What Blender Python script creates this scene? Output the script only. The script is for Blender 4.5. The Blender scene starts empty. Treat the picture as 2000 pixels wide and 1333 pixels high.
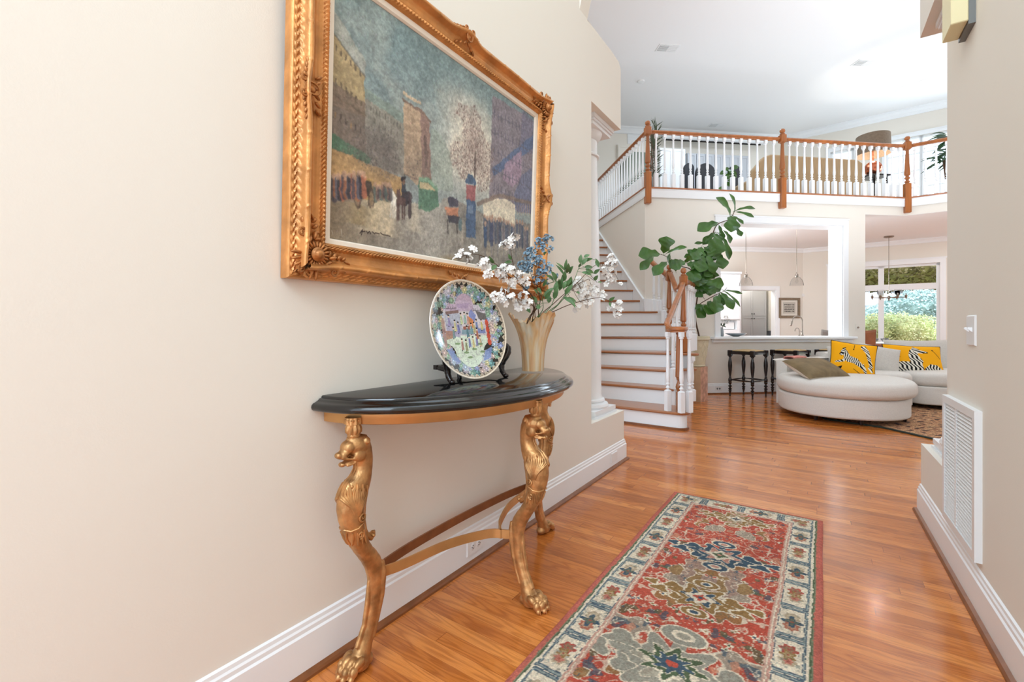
import bpy, bmesh, math, random
import numpy as np
from math import sin, cos, pi, radians, atan, sqrt
from mathutils import Vector, Matrix, noise
random.seed(7)
S = bpy.context.scene
C = S.collection
# ---------------------------------------------------------------- camera, world, lights, exposure
F, CX, HY, H = 889.0, 1000.0, 637.0, 1.08            # focal length in pixels, principal column, horizon row, eye height
cam = bpy.data.objects.new('camera', bpy.data.cameras.new('camera')); C.objects.link(cam)
cam.data.sensor_width = 36; cam.data.lens = F/2000*36; cam.data.shift_y = -(666.5-HY)/2000
cam.data.clip_start = .05; cam.data.clip_end = 200
cam.location = (0, 0, H); cam.rotation_euler = (pi/2, 0, 0); S.camera = cam
S.view_settings.view_transform = 'Standard'; S.view_settings.look = 'None'
S.view_settings.gamma = 1; S.view_settings.exposure = .93
try: S.view_settings.use_curve_mapping = False
except Exception: pass
W = bpy.data.worlds.new('world'); S.world = W; W.use_nodes = True
bg = W.node_tree.nodes['Background']; bg.inputs[0].default_value = (.74, .87, 1, 1); bg.inputs[1].default_value = 1.5
def area(name, loc, target, size, power, col=(1, .97, .93)):
    l = bpy.data.lights.new(name, 'AREA'); l.shape = 'RECTANGLE'; l.size, l.size_y = size; l.energy = power; l.color = col
    o = bpy.data.objects.new(name, l); C.objects.link(o); o.location = loc
    o.rotation_euler = (Vector(target)-Vector(loc)).to_track_quat('-Z', 'Y').to_euler(); return o
def bulb(name, loc, power, r=.05, col=(1, .9, .75)):
    l = bpy.data.lights.new(name, 'POINT'); l.energy = power; l.shadow_soft_size = r; l.color = col
    o = bpy.data.objects.new(name, l); C.objects.link(o); o.location = loc; return o
DL = (.73, .87, 1)
area('foyer_fill', (-1.5, -2.6, 4.4), (1.2, 3.2, 1.0), (2.6, 2.0), 68, DL)  # added fill from behind the camera; no transom is modelled
ul = area('great_room_upward_fill', (5.7, 3.9, 1.0), (5.5, 5.2, 6), (2.2, 2.2), 82, (.82, .91, 1)); ul.data.spread = radians(125)  # added upward fill behind the right wall, brightens the ceiling; no fixture
sun = bpy.data.lights.new('sun', 'SUN'); sun.energy = 1.7; sun.angle = .02; sun.color = (1, .96, .9); so_ = bpy.data.objects.new('sun', sun); C.objects.link(so_); so_.rotation_euler = Vector((-1, .2, -1.45)).to_track_quat('-Z', 'Y').to_euler()
area('kitchen_side_fill', (3.6, 8.9, 1.7), (7, 9.3, 2.3), (1.4, 1.3), 28, (.9, .95, 1))  # added fill hidden by the kitchen wall; no window is built there
area('nook_side_fill', (10.6, 7.2, 1.5), (7, 8.6, 2.2), (1.5, 1.6), 30, (.9, .95, 1))  # added fill out of view at the right, brightening the nook
area('kitchen_top_fill', (4.6, 8.3, 2.9), (4.6, 8.8, 0), (1.6, 1.0), 10, (.9, .95, 1))  # invented downward fill, kept out of view to lift the kitchen
area('nook_top_fill', (8.6, 8.2, 2.88), (8.2, 8.4, 0), (.9, .9), 7, (.9, .95, 1))  # unseen extra fill over the nook, not a fitting
area('loft_side_fill', (9.6, 8.3, 4.2), (4.5, 6.5, 6.0), (1.6, 1.4), 46, DL)  # added fill beyond the visible loft windows, aimed up at the ceiling
area('loft_top_fill', (4.6, 9.3, 5.95), (4.6, 9.3, 3), (2.2, 1.4), 30, DL)  # unseen fill added above the loft, no fixture modelled
area('stair_top_fill', (1.2, 7.2, 5.9), (1.2, 7.0, 0), (1.2, 2.0), 26, DL)  # stairwell fill added from overhead, without any fitting

# ---------------------------------------------------------------- frames of reference
class Fr:
    """a horizontal frame turned by th from the view axis: a to the right, b forward"""
    def __init__(s, th): s.th = th; s.rot = -th; s.u = (sin(th), cos(th)); s.n = (cos(th), -sin(th))
    def w(s, a, b, z=0): return Vector((a*s.n[0]+b*s.u[0], a*s.n[1]+b*s.u[1], z))
    def ab(s, p): return p[0]*s.n[0]+p[1]*s.n[1], p[0]*s.u[0]+p[1]*s.u[1]
    def onwall(s, a, x, y=HY):
        t = (x-CX)/F; b = -(a*s.n[0]-t*a*s.n[1])/(s.u[0]-t*s.u[1]); return b, H-(y-HY)/F*s.w(a, b).y
    def onb(s, b, x, y=HY):
        t = (x-CX)/F; a = -(b*s.u[0]-t*b*s.u[1])/(s.n[0]-t*s.n[1]); return a, H-(y-HY)/F*s.w(a, b).y
L = Fr(atan(606/889)); R = Fr(atan(588/889)); G = Fr(radians(-7.3)); K = Fr(radians(-7.3-45)); Wd = Fr(0)
def at(x, y, d): return Vector(((x-CX)/F*d, d, H-(y-HY)/F*d))
def fl(x, y, z=0): return at(x, y, F*(H-z)/(y-HY))
LA, RA = -1.327, .5214                               # faces of the foyer's left and right walls
GB = 6.763                                           # face of the kitchen wall
GC = G.onb(GB, 1262)[0]                              # its left corner, at the stairs

# ---------------------------------------------------------------- materials
def lin(c): return tuple(((x/255)/12.92 if x/255 <= .04045 else ((x/255+.055)/1.055)**2.4) for x in c)
MT = {}
def mat(name, col, rough=.5, metal=0, bump=0, scale=60, var=0, vscale=4, spec=.5, coat=0, trans=0, attr=None, aniso=None, ior=1.45, emit=0, sub=0):
    m = bpy.data.materials.new(name); m.use_nodes = True; nt = m.node_tree; N = nt.nodes; K_ = nt.links
    b = N['Principled BSDF']; c = lin(col)+(1,)
    b.inputs['Base Color'].default_value = c; b.inputs['Roughness'].default_value = rough; b.inputs['Metallic'].default_value = metal
    b.inputs['Specular IOR Level'].default_value = spec; b.inputs['Coat Weight'].default_value = coat; b.inputs['Coat Roughness'].default_value = .08
    b.inputs['Transmission Weight'].default_value = trans; b.inputs['IOR'].default_value = ior
    if emit: b.inputs['Emission Color'].default_value = c; b.inputs['Emission Strength'].default_value = emit
    tc = N.new('ShaderNodeTexCoord')
    def nz(sc, det=3, mp=None):
        n = N.new('ShaderNodeTexNoise'); n.inputs['Scale'].default_value = sc; n.inputs['Detail'].default_value = det
        src = tc.outputs['Object']
        if aniso:
            q = N.new('ShaderNodeMapping'); q.inputs['Scale'].default_value = aniso; K_.new(src, q.inputs[0]); src = q.outputs[0]
        K_.new(src, n.inputs['Vector']); return n
    if attr:
        a = N.new('ShaderNodeAttribute'); a.attribute_name = attr; K_.new(a.outputs['Color'], b.inputs['Base Color'])
    if var:
        n = nz(vscale); r = N.new('ShaderNodeMix'); r.data_type = 'RGBA'; r.blend_type = 'MULTIPLY'; r.inputs[0].default_value = 1
        rp = N.new('ShaderNodeValToRGB'); rp.color_ramp.elements[0].color = (1-var, 1-var, 1-var, 1); rp.color_ramp.elements[0].position = .3
        rp.color_ramp.elements[1].color = (1+var*.3,)*3+(1,); rp.color_ramp.elements[1].position = .7
        K_.new(n.outputs['Fac'], rp.inputs[0]); K_.new(rp.outputs[0], r.inputs[7]); r.inputs[6].default_value = c
        if attr: K_.new(a.outputs['Color'], r.inputs[6])
        K_.new(r.outputs[2], b.inputs['Base Color'])
    if bump:
        n = nz(scale); u = N.new('ShaderNodeBump'); u.inputs['Strength'].default_value = bump; u.inputs['Distance'].default_value = .01
        K_.new(n.outputs['Fac'], u.inputs['Height']); K_.new(u.outputs[0], b.inputs['Normal'])
    MT[name] = m; return m
mat('wall_paint', (236, 230, 219), .85, bump=.04, scale=220, spec=.2)
mat('white_paint', (243, 245, 246), .35, spec=.4)
mat('matte_white', (240, 239, 238), .9, spec=.2)
mat('gold', (208, 158, 104), .42, .75, bump=.3, scale=45, var=.45, vscale=26)
mat('gold_apron', (214, 166, 108), .38, .75, bump=.05, scale=60, var=.2, vscale=7)
mat('dark_gap', (30, 24, 20), .8)
mat('black_granite', (16, 17, 18), .1, spec=.6, coat=.4)
mat('stair_wood', (172, 108, 62), .3, var=.3, vscale=30, aniso=(1, 12, 12), coat=.25)
mat('rail_wood', (176, 106, 56), .28, var=.35, vscale=14, aniso=(1, 1, .12), coat=.3)
mat('shoe_wood', (140, 86, 50), .35, var=.25, vscale=20)
mat('black_wood', (30, 20, 18), .22, coat=.3)
mat('frame_gold', (216, 150, 86), .38, .4, bump=.2, scale=60, var=.35, vscale=13, coat=.1)
mat('frame_carving', (190, 126, 70), .38, .45, bump=.2, scale=90, var=.4, vscale=40)
mat('linen', (238, 226, 210), .9, bump=.1, scale=600)
mat('canvas_paint', (120, 120, 120), .55, attr='Col', bump=.25, scale=260, spec=.3)
mat('porcelain', (200, 200, 200), .12, attr='Col', coat=.5)
mat('porcelain_back', (240, 232, 220), .15, coat=.4)
mat('wool', (150, 80, 70), .95, attr='Col', bump=.7, scale=330, var=.22, vscale=160, spec=.1)
mat('printed_cotton', (250, 180, 40), .85, attr='Col', bump=.1, scale=300, spec=.1)
mat('black_trim', (25, 25, 22), .7)
mat('sofa_fabric', (226, 220, 212), .95, bump=.35, scale=240, var=.06, vscale=90, spec=.15)
mat('sofa_cushion_fabric', (212, 206, 197), .95, bump=.4, scale=200, var=.1, vscale=90, spec=.15)
mat('olive_velvet', (128, 108, 76), .7, bump=.15, scale=20, var=.3, vscale=9, spec=.3)
mat('pink_throw', (214, 140, 128), .95, bump=.4, scale=160)
mat('dark_steel', (55, 50, 48), .35, .8)
mat('nickel', (150, 140, 130), .25, .95)
mat('chrome', (190, 188, 184), .15, 1)
mat('straw', (206, 172, 122), .8, bump=.6, scale=120, var=.35, vscale=60, aniso=(1, 6, 1))
mat('grey_cabinet', (188, 190, 194), .45)
mat('white_cabinet', (238, 239, 240), .4)
mat('fig_leaf', (68, 110, 42), .28, var=.35, vscale=7, spec=.6, bump=.2, scale=30)
mat('plant_leaf', (52, 84, 52), .35, var=.4, vscale=12)
mat('spiky_leaf', (70, 82, 58), .5, var=.3, vscale=20)
mat('euc_leaf', (92, 128, 78), .45, var=.35, vscale=30)
mat('bark', (96, 70, 52), .85, bump=.5, scale=60, var=.3, vscale=25)
mat('twig', (92, 68, 48), .8)
mat('petal', (246, 242, 236), .7, sub=1)
mat('petal_heart', (190, 170, 90), .7)
mat('blue_bloom', (150, 178, 196), .7, var=.3, vscale=60)
mat('cream_ceramic', (214, 202, 172), .6, bump=.15, scale=40, var=.12, vscale=14)
mat('soil', (60, 44, 34), .95, bump=.6, scale=90)
mat('pink_marble', (224, 176, 150), .25, var=.4, vscale=16, coat=.2)
mat('tan_marble', (205, 168, 130), .25, var=.15, vscale=9, coat=.2)
mat('tan_upholstery', (176, 146, 108), .8, var=.15, vscale=10, aniso=(4, 4, .4))
mat('copper', (190, 110, 78), .22, .85)
mat('shade_linen', (124, 106, 88), .85, bump=.3, scale=300, var=.2, vscale=40)
mat('dark_leather', (58, 54, 52), .5)
mat('charcoal', (52, 54, 60), .5)
mat('blue_pot', (86, 106, 128), .4)
mat('brown_wood', (150, 92, 60), .4, var=.2, vscale=9)
mat('grey_green', (116, 126, 112), .6)
mat('cream_box', (234, 224, 180), .6)
mat('grey_metal', (120, 122, 120), .5, .3)
mat('vent_white', (236, 236, 235), .45)
mat('vent_dark', (110, 112, 110), .7)
mat('picture_print', (170, 165, 155), .6, attr='Col')
mat('antique_frame', (132, 112, 88), .5, .3, var=.3, vscale=40)
mat('glass_bowl', (150, 158, 162), .1, spec=.7)
mat('leaf_garden', (236, 244, 190), .7, var=.35, vscale=2.5)
mat('leaf_blue', (205, 226, 220), .7, var=.35, vscale=2.0)
mat('leaf_oak', (150, 132, 84), .7, var=.5, vscale=2.0)
mat('lawn', (190, 205, 150), .9, var=.2, vscale=1)
mat('grey_siding', (206, 210, 222), .8)
mat('orange_art', (200, 190, 180), .6)
def glass(name, col, rough=.0, mixt=.75):
    """thin clear glass: mostly lets light straight through, a little mirror"""
    m = bpy.data.materials.new(name); m.use_nodes = True; nt = m.node_tree; N = nt.nodes
    N.remove(N['Principled BSDF']); out = N['Material Output']
    t = N.new('ShaderNodeBsdfTransparent'); t.inputs[0].default_value = lin(col)+(1,)
    g = N.new('ShaderNodeBsdfGlossy'); g.inputs['Roughness'].default_value = rough; g.inputs[0].default_value = (.9, .9, .9, 1)
    f = N.new('ShaderNodeFresnel'); f.inputs[0].default_value = 1.02+mixt*.05
    x = N.new('ShaderNodeMixShader'); nt.links.new(f.outputs[0], x.inputs[0]); nt.links.new(t.outputs[0], x.inputs[1]); nt.links.new(g.outputs[0], x.inputs[2])
    nt.links.new(x.outputs[0], out.inputs['Surface']); MT[name] = m; return m
glass('window_glass', (250, 252, 255)); glass('shade_glass', (249, 249, 249), .03, .6)

# oak strip floor: narrow strips running across the foyer, boards of random tone, flat-sawn grain
def floor_mat():
    m = bpy.data.materials.new('oak_strip_floor'); m.use_nodes = True; nt = m.node_tree; N = nt.nodes; K_ = nt.links
    b = N['Principled BSDF']; tc = N.new('ShaderNodeTexCoord'); sp = N.new('ShaderNodeSeparateXYZ'); K_.new(tc.outputs['Object'], sp.inputs[0])
    def M(op, a, c=None, d=None):
        n = N.new('ShaderNodeMath'); n.operation = op
        for i, v in enumerate((a, c, d)):
            if v is None: continue
            if isinstance(v, (int, float)): n.inputs[i].default_value = v
            else: K_.new(v, n.inputs[i])
        return n.outputs[0]
    ys = M('DIVIDE', sp.outputs[1], .057); row = M('FLOOR', ys); fy = M('FRACT', ys)
    wn = N.new('ShaderNodeTexWhiteNoise'); wn.noise_dimensions = '1D'; K_.new(row, wn.inputs['W'])
    xs = M('ADD', M('DIVIDE', sp.outputs[0], 1.05), M('MULTIPLY', wn.outputs['Value'], 17.3)); bx_ = M('FLOOR', xs); fx = M('FRACT', xs)
    wid = M('ADD', M('MULTIPLY', row, 13.37), M('MULTIPLY', bx_, 7.91))
    w2 = N.new('ShaderNodeTexWhiteNoise'); w2.noise_dimensions = '1D'; K_.new(wid, w2.inputs['W'])
    cb = N.new('ShaderNodeCombineXYZ')
    K_.new(M('ADD', M('MULTIPLY', sp.outputs[0], 1.0), M('MULTIPLY', w2.outputs['Value'], 53)), cb.inputs[0])
    K_.new(sp.outputs[1], cb.inputs[1]); K_.new(M('MULTIPLY', w2.outputs['Value'], 31), cb.inputs[2])
    def noise_(scale, mp, det, rough_=.55, dist=0):
        q = N.new('ShaderNodeMapping'); q.inputs['Scale'].default_value = mp; K_.new(cb.outputs[0], q.inputs[0])
        n = N.new('ShaderNodeTexNoise'); n.inputs['Scale'].default_value = scale; n.inputs['Detail'].default_value = det
        n.inputs['Roughness'].default_value = rough_; n.inputs['Distortion'].default_value = dist; K_.new(q.outputs[0], n.inputs['Vector']); return n.outputs['Fac']
    big = noise_(1.0, (1.6, 14, 1), 2, dist=.3)
    rings = M('SINE', M('MULTIPLY', big, 62.0))                        # contour lines of a stretched noise: cathedral grain
    rings = M('POWER', M('MULTIPLY', M('ADD', rings, 1), .5), 2.2)
    pores = noise_(1.0, (14, 620, 1), 2)
    tone = N.new('ShaderNodeValToRGB'); e = tone.color_ramp.elements
    e[0].position = 0; e[0].color = lin((178, 100, 40))+(1,); e[1].position = 1; e[1].color = lin((226, 146, 74))+(1,)
    for p, c in ((.3, (206, 122, 52)), (.6, (196, 114, 50)), (.8, (218, 134, 64))):
        x = e.new(p); x.color = lin(c)+(1,)
    K_.new(w2.outputs['Value'], tone.inputs[0])
    def mul(src, fac, col):
        x = N.new('ShaderNodeMix'); x.data_type = 'RGBA'; x.blend_type = 'MULTIPLY'; K_.new(src, x.inputs[6]); x.inputs[7].default_value = col
        K_.new(fac, x.inputs[0]); return x.outputs[2]
    c1 = mul(tone.outputs[0], M('MULTIPLY', rings, .55), (.55, .42, .32, 1))
    c2 = mul(c1, M('MULTIPLY', M('GREATER_THAN', pores, .57), .35), (.55, .45, .38, 1))
    gap = M('MAXIMUM', M('LESS_THAN', fy, .02), M('LESS_THAN', fx, .0022))
    c3 = mul(c2, M('MULTIPLY', gap, .75), (.3, .2, .14, 1))
    K_.new(c3, b.inputs['Base Color'])
    b.inputs['Roughness'].default_value = .17; b.inputs['Specular IOR Level'].default_value = .5; b.inputs['Coat Weight'].default_value = .15; b.inputs['Coat Roughness'].default_value = .1
    u = N.new('ShaderNodeBump'); u.inputs['Strength'].default_value = .12; u.inputs['Distance'].default_value = .002
    K_.new(M('ADD', M('MULTIPLY', gap, -1), M('MULTIPLY', rings, -.12)), u.inputs['Height']); K_.new(u.outputs[0], b.inputs['Normal'])
    MT['oak_strip_floor'] = m
floor_mat()
def area_rug_mat():
    m = bpy.data.materials.new('area_rug_wool'); m.use_nodes = True; nt = m.node_tree; N = nt.nodes; K_ = nt.links
    b = N['Principled BSDF']; b.inputs['Roughness'].default_value = .95
    tc = N.new('ShaderNodeTexCoord'); q = N.new('ShaderNodeMapping'); q.inputs['Scale'].default_value = (9, 16, 1); K_.new(tc.outputs['Object'], q.inputs[0])
    n = N.new('ShaderNodeTexNoise'); n.inputs['Scale'].default_value = 1.2; n.inputs['Detail'].default_value = 5; K_.new(q.outputs[0], n.inputs['Vector'])
    r = N.new('ShaderNodeValToRGB'); e = r.color_ramp.elements; r.color_ramp.interpolation = 'CONSTANT'
    e[0].position = 0; e[0].color = lin((44, 34, 30))+(1,); e[1].position = .42; e[1].color = lin((150, 96, 66))+(1,)
    for p, c in ((.47, (196, 150, 106)), (.53, (176, 122, 84)), (.56, (60, 46, 38)), (.585, (206, 164, 120)), (.66, (120, 74, 54))):
        x = e.new(p); x.color = lin(c)+(1,)
    K_.new(n.outputs['Fac'], r.inputs[0]); K_.new(r.outputs[0], b.inputs['Base Color']); MT['area_rug_wool'] = m
area_rug_mat()

# ---------------------------------------------------------------- mesh building
class MB:
    def __init__(s): s.v = []; s.f = []; s.M = Matrix.Identity(4)
    def add(s, vs, fs):
        n = len(s.v); s.v += [tuple(s.M @ Vector(p)) for p in vs]; s.f += [tuple(i+n for i in q) for q in fs]; return s
    def box(s, x0, x1, y0, y1, z0, z1):
        return s.add([(x, y, z) for z in (z0, z1) for y in (y0, y1) for x in (x0, x1)],
                     [(0, 2, 3, 1), (4, 5, 7, 6), (0, 1, 5, 4), (1, 3, 7, 5), (3, 2, 6, 7), (2, 0, 4, 6)])
    def cbox(s, c, sz, bev=0):
        x, y, z = c; a, b, h = (q/2 for q in sz)
        if not bev: return s.box(x-a, x+a, y-b, y+b, z-h, z+h)
        vs = []
        for dz, k in ((-h, bev), (-h+bev, 0), (h-bev, 0), (h, bev)):
            q = bev+k*0
            A, B = a-k, b-k
            vs += [(x-A+bev, y-B, z+dz), (x+A-bev, y-B, z+dz), (x+A, y-B+bev, z+dz), (x+A, y+B-bev, z+dz), (x+A-bev, y+B, z+dz), (x-A+bev, y+B, z+dz), (x-A, y+B-bev, z+dz), (x-A, y-B+bev, z+dz)]
        fs = [tuple(range(7, -1, -1)), tuple(range(24, 32))]
        for r in range(3): fs += [(r*8+i, r*8+(i+1) % 8, r*8+8+(i+1) % 8, r*8+8+i) for i in range(8)]
        return s.add(vs, fs)
    def prism(s, poly, z0, z1):
        n = len(poly)
        A = sum(poly[i][0]*poly[(i+1) % n][1]-poly[(i+1) % n][0]*poly[i][1] for i in range(n))
        if A < 0: poly = poly[::-1]
        return s.add([(x, y, z0) for x, y in poly]+[(x, y, z1) for x, y in poly],
                     [tuple(range(n-1, -1, -1)), tuple(range(n, 2*n))]+[(i, (i+1) % n, n+(i+1) % n, n+i) for i in range(n)])
    def lathe(s, prof, seg=24, c=(0, 0, 0), a0=0, a1=2*pi, fn=None, caps=(1, 1)):
        full = abs(a1-a0-2*pi) < 1e-6; m = seg if full else seg+1; vs = []
        for r, z in prof:
            for i in range(m):
                t = a0+(a1-a0)*i/seg; q = r*(fn(t, z) if fn else 1); vs.append((c[0]+q*cos(t), c[1]+q*sin(t), c[2]+z))
        fs = []
        for j in range(len(prof)-1):
            for i in range(seg):
                k = (i+1) % m if full else i+1
                fs.append((j*m+i, j*m+k, (j+1)*m+k, (j+1)*m+i))
        if full and caps[0]: fs.append(tuple(range(m-1, -1, -1)))
        if full and caps[1]: fs.append(tuple(range((len(prof)-1)*m, len(prof)*m)))
        return s.add(vs, fs)
    def ell(s, c, r, seg=16, rings=10, rot=None):
        vs, fs = [], []
        for j in range(rings+1):
            p = pi*j/rings
            for i in range(seg):
                t = 2*pi*i/seg; v = Vector((r[0]*sin(p)*cos(t), r[1]*sin(p)*sin(t), r[2]*cos(p)))
                if rot: v = rot @ v
                vs.append((c[0]+v.x, c[1]+v.y, c[2]+v.z))
        for j in range(rings):
            for i in range(seg): fs.append((j*seg+i, (j+1)*seg+i, (j+1)*seg+(i+1) % seg, j*seg+(i+1) % seg))
        return s.add(vs, fs)
    def tube(s, pts, rad, seg=8, flat=None, up=None, prof=None):
        """sweep a round (or given) section along points; rad a number or a list"""
        pts = [Vector(p) for p in pts]; n = len(pts)
        rad = list(rad) if hasattr(rad, '__len__') else [rad]*n
        vs, fs = [], []; nx = None
        for i, p in enumerate(pts):
            t = (pts[min(i+1, n-1)]-pts[max(i-1, 0)])
            t = t.normalized() if t.length > 1e-9 else Vector((0, 0, 1))
            if nx is None or up is not None:
                r0 = Vector(up) if up is not None else (Vector((0, 0, 1)) if abs(t.z) < .9 else Vector((1, 0, 0)))
                nx = t.cross(r0); nx = nx.normalized() if nx.length > 1e-6 else Vector((1, 0, 0))
            else: nx = (nx-t*nx.dot(t)).normalized()
            ny = nx.cross(t).normalized()
            sec = prof if prof else [(cos(2*pi*k/seg), sin(2*pi*k/seg)*(flat or 1)) for k in range(seg)]
            for x, y in sec: vs.append(p+nx*(x*rad[i])+ny*(y*rad[i]))
        m = len(sec)
        for i in range(n-1):
            for k in range(m): fs.append((i*m+k, i*m+(k+1) % m, (i+1)*m+(k+1) % m, (i+1)*m+k))
        fs += [tuple(range(m-1, -1, -1)), tuple(range((n-1)*m, n*m))]
        return s.add(vs, fs)
    def grid(s, fn, nu, nv, closeu=False):
        m = nu if closeu else nu+1
        vs = [fn(i/nu, j/nv) for j in range(nv+1) for i in range(m)]
        return s.add(vs, [(j*m+i, j*m+(i+1) % m, (j+1)*m+(i+1) % m, (j+1)*m+i) for j in range(nv) for i in range(nu)])
    def quad(s, a, b, c, d): return s.add([a, b, c, d], [(0, 1, 2, 3)])
    def slab(s, pts, off):
        """a planar polygon of 3D points given thickness along vector off"""
        n = len(pts); off = Vector(off)
        return s.add([Vector(p) for p in pts]+[Vector(p)+off for p in pts], [tuple(range(n-1, -1, -1)), tuple(range(n, 2*n))]+[(i, (i+1) % n, n+(i+1) % n, n+i) for i in range(n)])
    def build(s, name, m, parent=None, loc=None, rot=None, smooth=False, ang=None, fix=True):
        me = bpy.data.meshes.new(name); me.from_pydata([tuple(v) for v in s.v], [], s.f); me.update()
        if fix:
            bm = bmesh.new(); bm.from_mesh(me); bmesh.ops.recalc_face_normals(bm, faces=bm.faces); bm.to_mesh(me); bm.free()
        if m: me.materials.append(MT[m] if isinstance(m, str) else m)
        if smooth or ang:
            me.polygons.foreach_set('use_smooth', [True]*len(me.polygons))
            if ang is None: ang = 40
            try: me.set_sharp_from_angle(angle=radians(ang))
            except Exception: pass
        o = bpy.data.objects.new(name, me); C.objects.link(o)
        if parent is not None: o.parent = parent
        if loc is not None: o.location = loc
        if rot is not None: o.rotation_euler = (0, 0, rot) if isinstance(rot, (int, float)) else rot
        return o
def tag(o, label=None, cat=None, group=None, kind=None):
    if label: o['label'] = label
    if cat: o['category'] = cat
    if group: o['group'] = group
    if kind: o['kind'] = kind
    return o
def thing(name, label, cat, loc=(0, 0, 0), rot=0, group=None):
    o = bpy.data.objects.new(name, None); C.objects.link(o); o.location = loc; o.rotation_euler = (0, 0, rot) if isinstance(rot, (int, float)) else rot
    o.empty_display_size = .1; return tag(o, label, cat, group)
def struct(name, mb, m, fr=None, **k): return tag(mb.build(name, m, rot=fr.rot if fr else None, **k), kind='structure')
def spart(name, mb, m, parent, **k): return mb.build(name, m, parent, **k)
def copy_tree(o, parent=None):
    c = o.copy(); C.objects.link(c)
    if parent is not None: c.parent = parent
    for ch in list(o.children): copy_tree(ch, c)
    return c
def bez(p, n=16):
    """smooth curve through the given points (Catmull-Rom)"""
    p = [Vector(q) for q in p]; q = [p[0]*2-p[1]]+p+[p[-1]*2-p[-2]]; out = []
    for i in range(1, len(q)-2):
        for k in range(n):
            t = k/n; a, b, c, d = q[i-1], q[i], q[i+1], q[i+2]
            out.append(.5*((2*b)+(c-a)*t+(2*a-5*b+4*c-d)*t*t+(3*b-a-3*c+d)*t**3))
    out.append(p[-1]); return out
def interp(tab, z):
    if z >= tab[0][0]: return tab[0][1]
    for (z0, v0), (z1, v1) in zip(tab, tab[1:]):
        if z >= z1: t = (z-z1)/(z0-z1); t = t*t*(3-2*t)*.4+t*.6; return v1+(v0-v1)*t
    return tab[-1][1]
# ================================================================ the setting
# floor (foyer frame, so that the strips run across the foyer)
fm = MB(); fm.box(-9, 14, -4, 17, -.12, 0); struct('floor', fm, 'oak_strip_floor', L)
# left wall of the foyer: wall, knee wall and boxed header round the opening with the column
T = .45; o0, o1, oh = 2.925, 3.555, 3.485
m = MB(); m.box(LA-T, LA, -1.6, 2.86, 0, 6.4)
m.box(LA-T, LA, 2.86, o0, 0, 3.17)
m.box(LA-T, LA, o0, o1, 0, .397)
hdr = [(o0, 2.645), (oh, 2.645), (oh, 3.13), (3.44, 3.165), (3.3, 3.175), (2.86, 3.175), (o0, 3.17)]
m.add([(LA, b, z) for b, z in hdr[:-1]+[(o0, 3.17)]]+[(LA-T, b, z) for b, z in hdr[:-1]+[(o0, 3.17)]],
      [tuple(range(7)), tuple(range(13, 6, -1))]+[(i, (i+1) % 7, 7+(i+1) % 7, 7+i) for i in range(7)])
struct('wall_left', m, 'wall_paint', L)
# right wall, the same way
m = MB(); m.box(RA, RA+T, -1.6, 2.888, 0, 6.4); m.box(RA, RA+T, 2.888, 3.505, 0, .40); m.box(RA, RA+T, 2.888, 3.53, 2.76, 3.3)
struct('wall_right', m, 'wall_paint', R)
# face of the arched opening between foyer and great room, high up
m = MB(); n = 24; aw = RA+.05-LA
pts = [(LA+aw*i/n, 3.178+1.0*(1-(1-2*i/n)**2)**.62) for i in range(n+1)]
for (a0, z0), (a1, z1) in zip(pts, pts[1:]):
    m.add([(a0, 2.74, z0), (a1, 2.74, z1), (a1, 2.74, 6.4), (a0, 2.74, 6.4), (a0, 2.86, z0), (a1, 2.86, z1), (a1, 2.86, 6.4), (a0, 2.86, 6.4)],
          [(0, 1, 2, 3), (7, 6, 5, 4), (0, 4, 5, 1), (3, 2, 6, 7)])
struct('wall_arch', m, 'wall_paint', L)
# baseboards: swept profile (out, up)
BP = [(0, 0), (.016, 0), (.016, .128), (.011, .134), (.011, .146), (.007, .152), (.006, .163), (0, .168)]
SP = [(.016, 0), (.034, 0), (.033, .008), (.028, .015), (.016, .02)]
def sweep_wall(mb, path, prof, close=False):
    """path: plan points with the room on the right-hand side when walking along it"""
    P = [Vector(p) for p in path]; n = len(P); k = len(prof); vs, fs = [], []
    for i in range(n):
        d0 = (P[i]-P[i-1]).normalized() if i else None; d1 = (P[i+1]-P[i]).normalized() if i < n-1 else None
        n0 = Vector((d0.y, -d0.x)) if d0 else None; n1 = Vector((d1.y, -d1.x)) if d1 else None
        nn = n0 if n1 is None else n1 if n0 is None else (n0+n1)/(1+n0.dot(n1))
        for x, z in prof: vs.append((P[i].x+nn.x*x, P[i].y+nn.y*x, z))
    for i in range(n-1):
        for j in range(k): fs.append((i*k+j, i*k+(j+1) % k, (i+1)*k+(j+1) % k, (i+1)*k+j))
    fs += [tuple(range(k)), tuple(range((n-1)*k, n*k))[::-1]]
    mb.add(vs, fs); return mb
def base(name, path, fr, z=0):
    b = struct(name, sweep_wall(MB(), path, BP), 'white_paint', fr, loc=(0, 0, z))
    spart('shoe_moulding', sweep_wall(MB(), path, SP), 'shoe_wood', b); return b
def base_u(v): return v
base('baseboard_left', [(LA, -1.6), (LA, o1), (LA-T, o1)], L)
rb = base('baseboard_right', [(RA+T, 3.505), (RA, 3.505), (RA, -1.6)], R)
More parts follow.
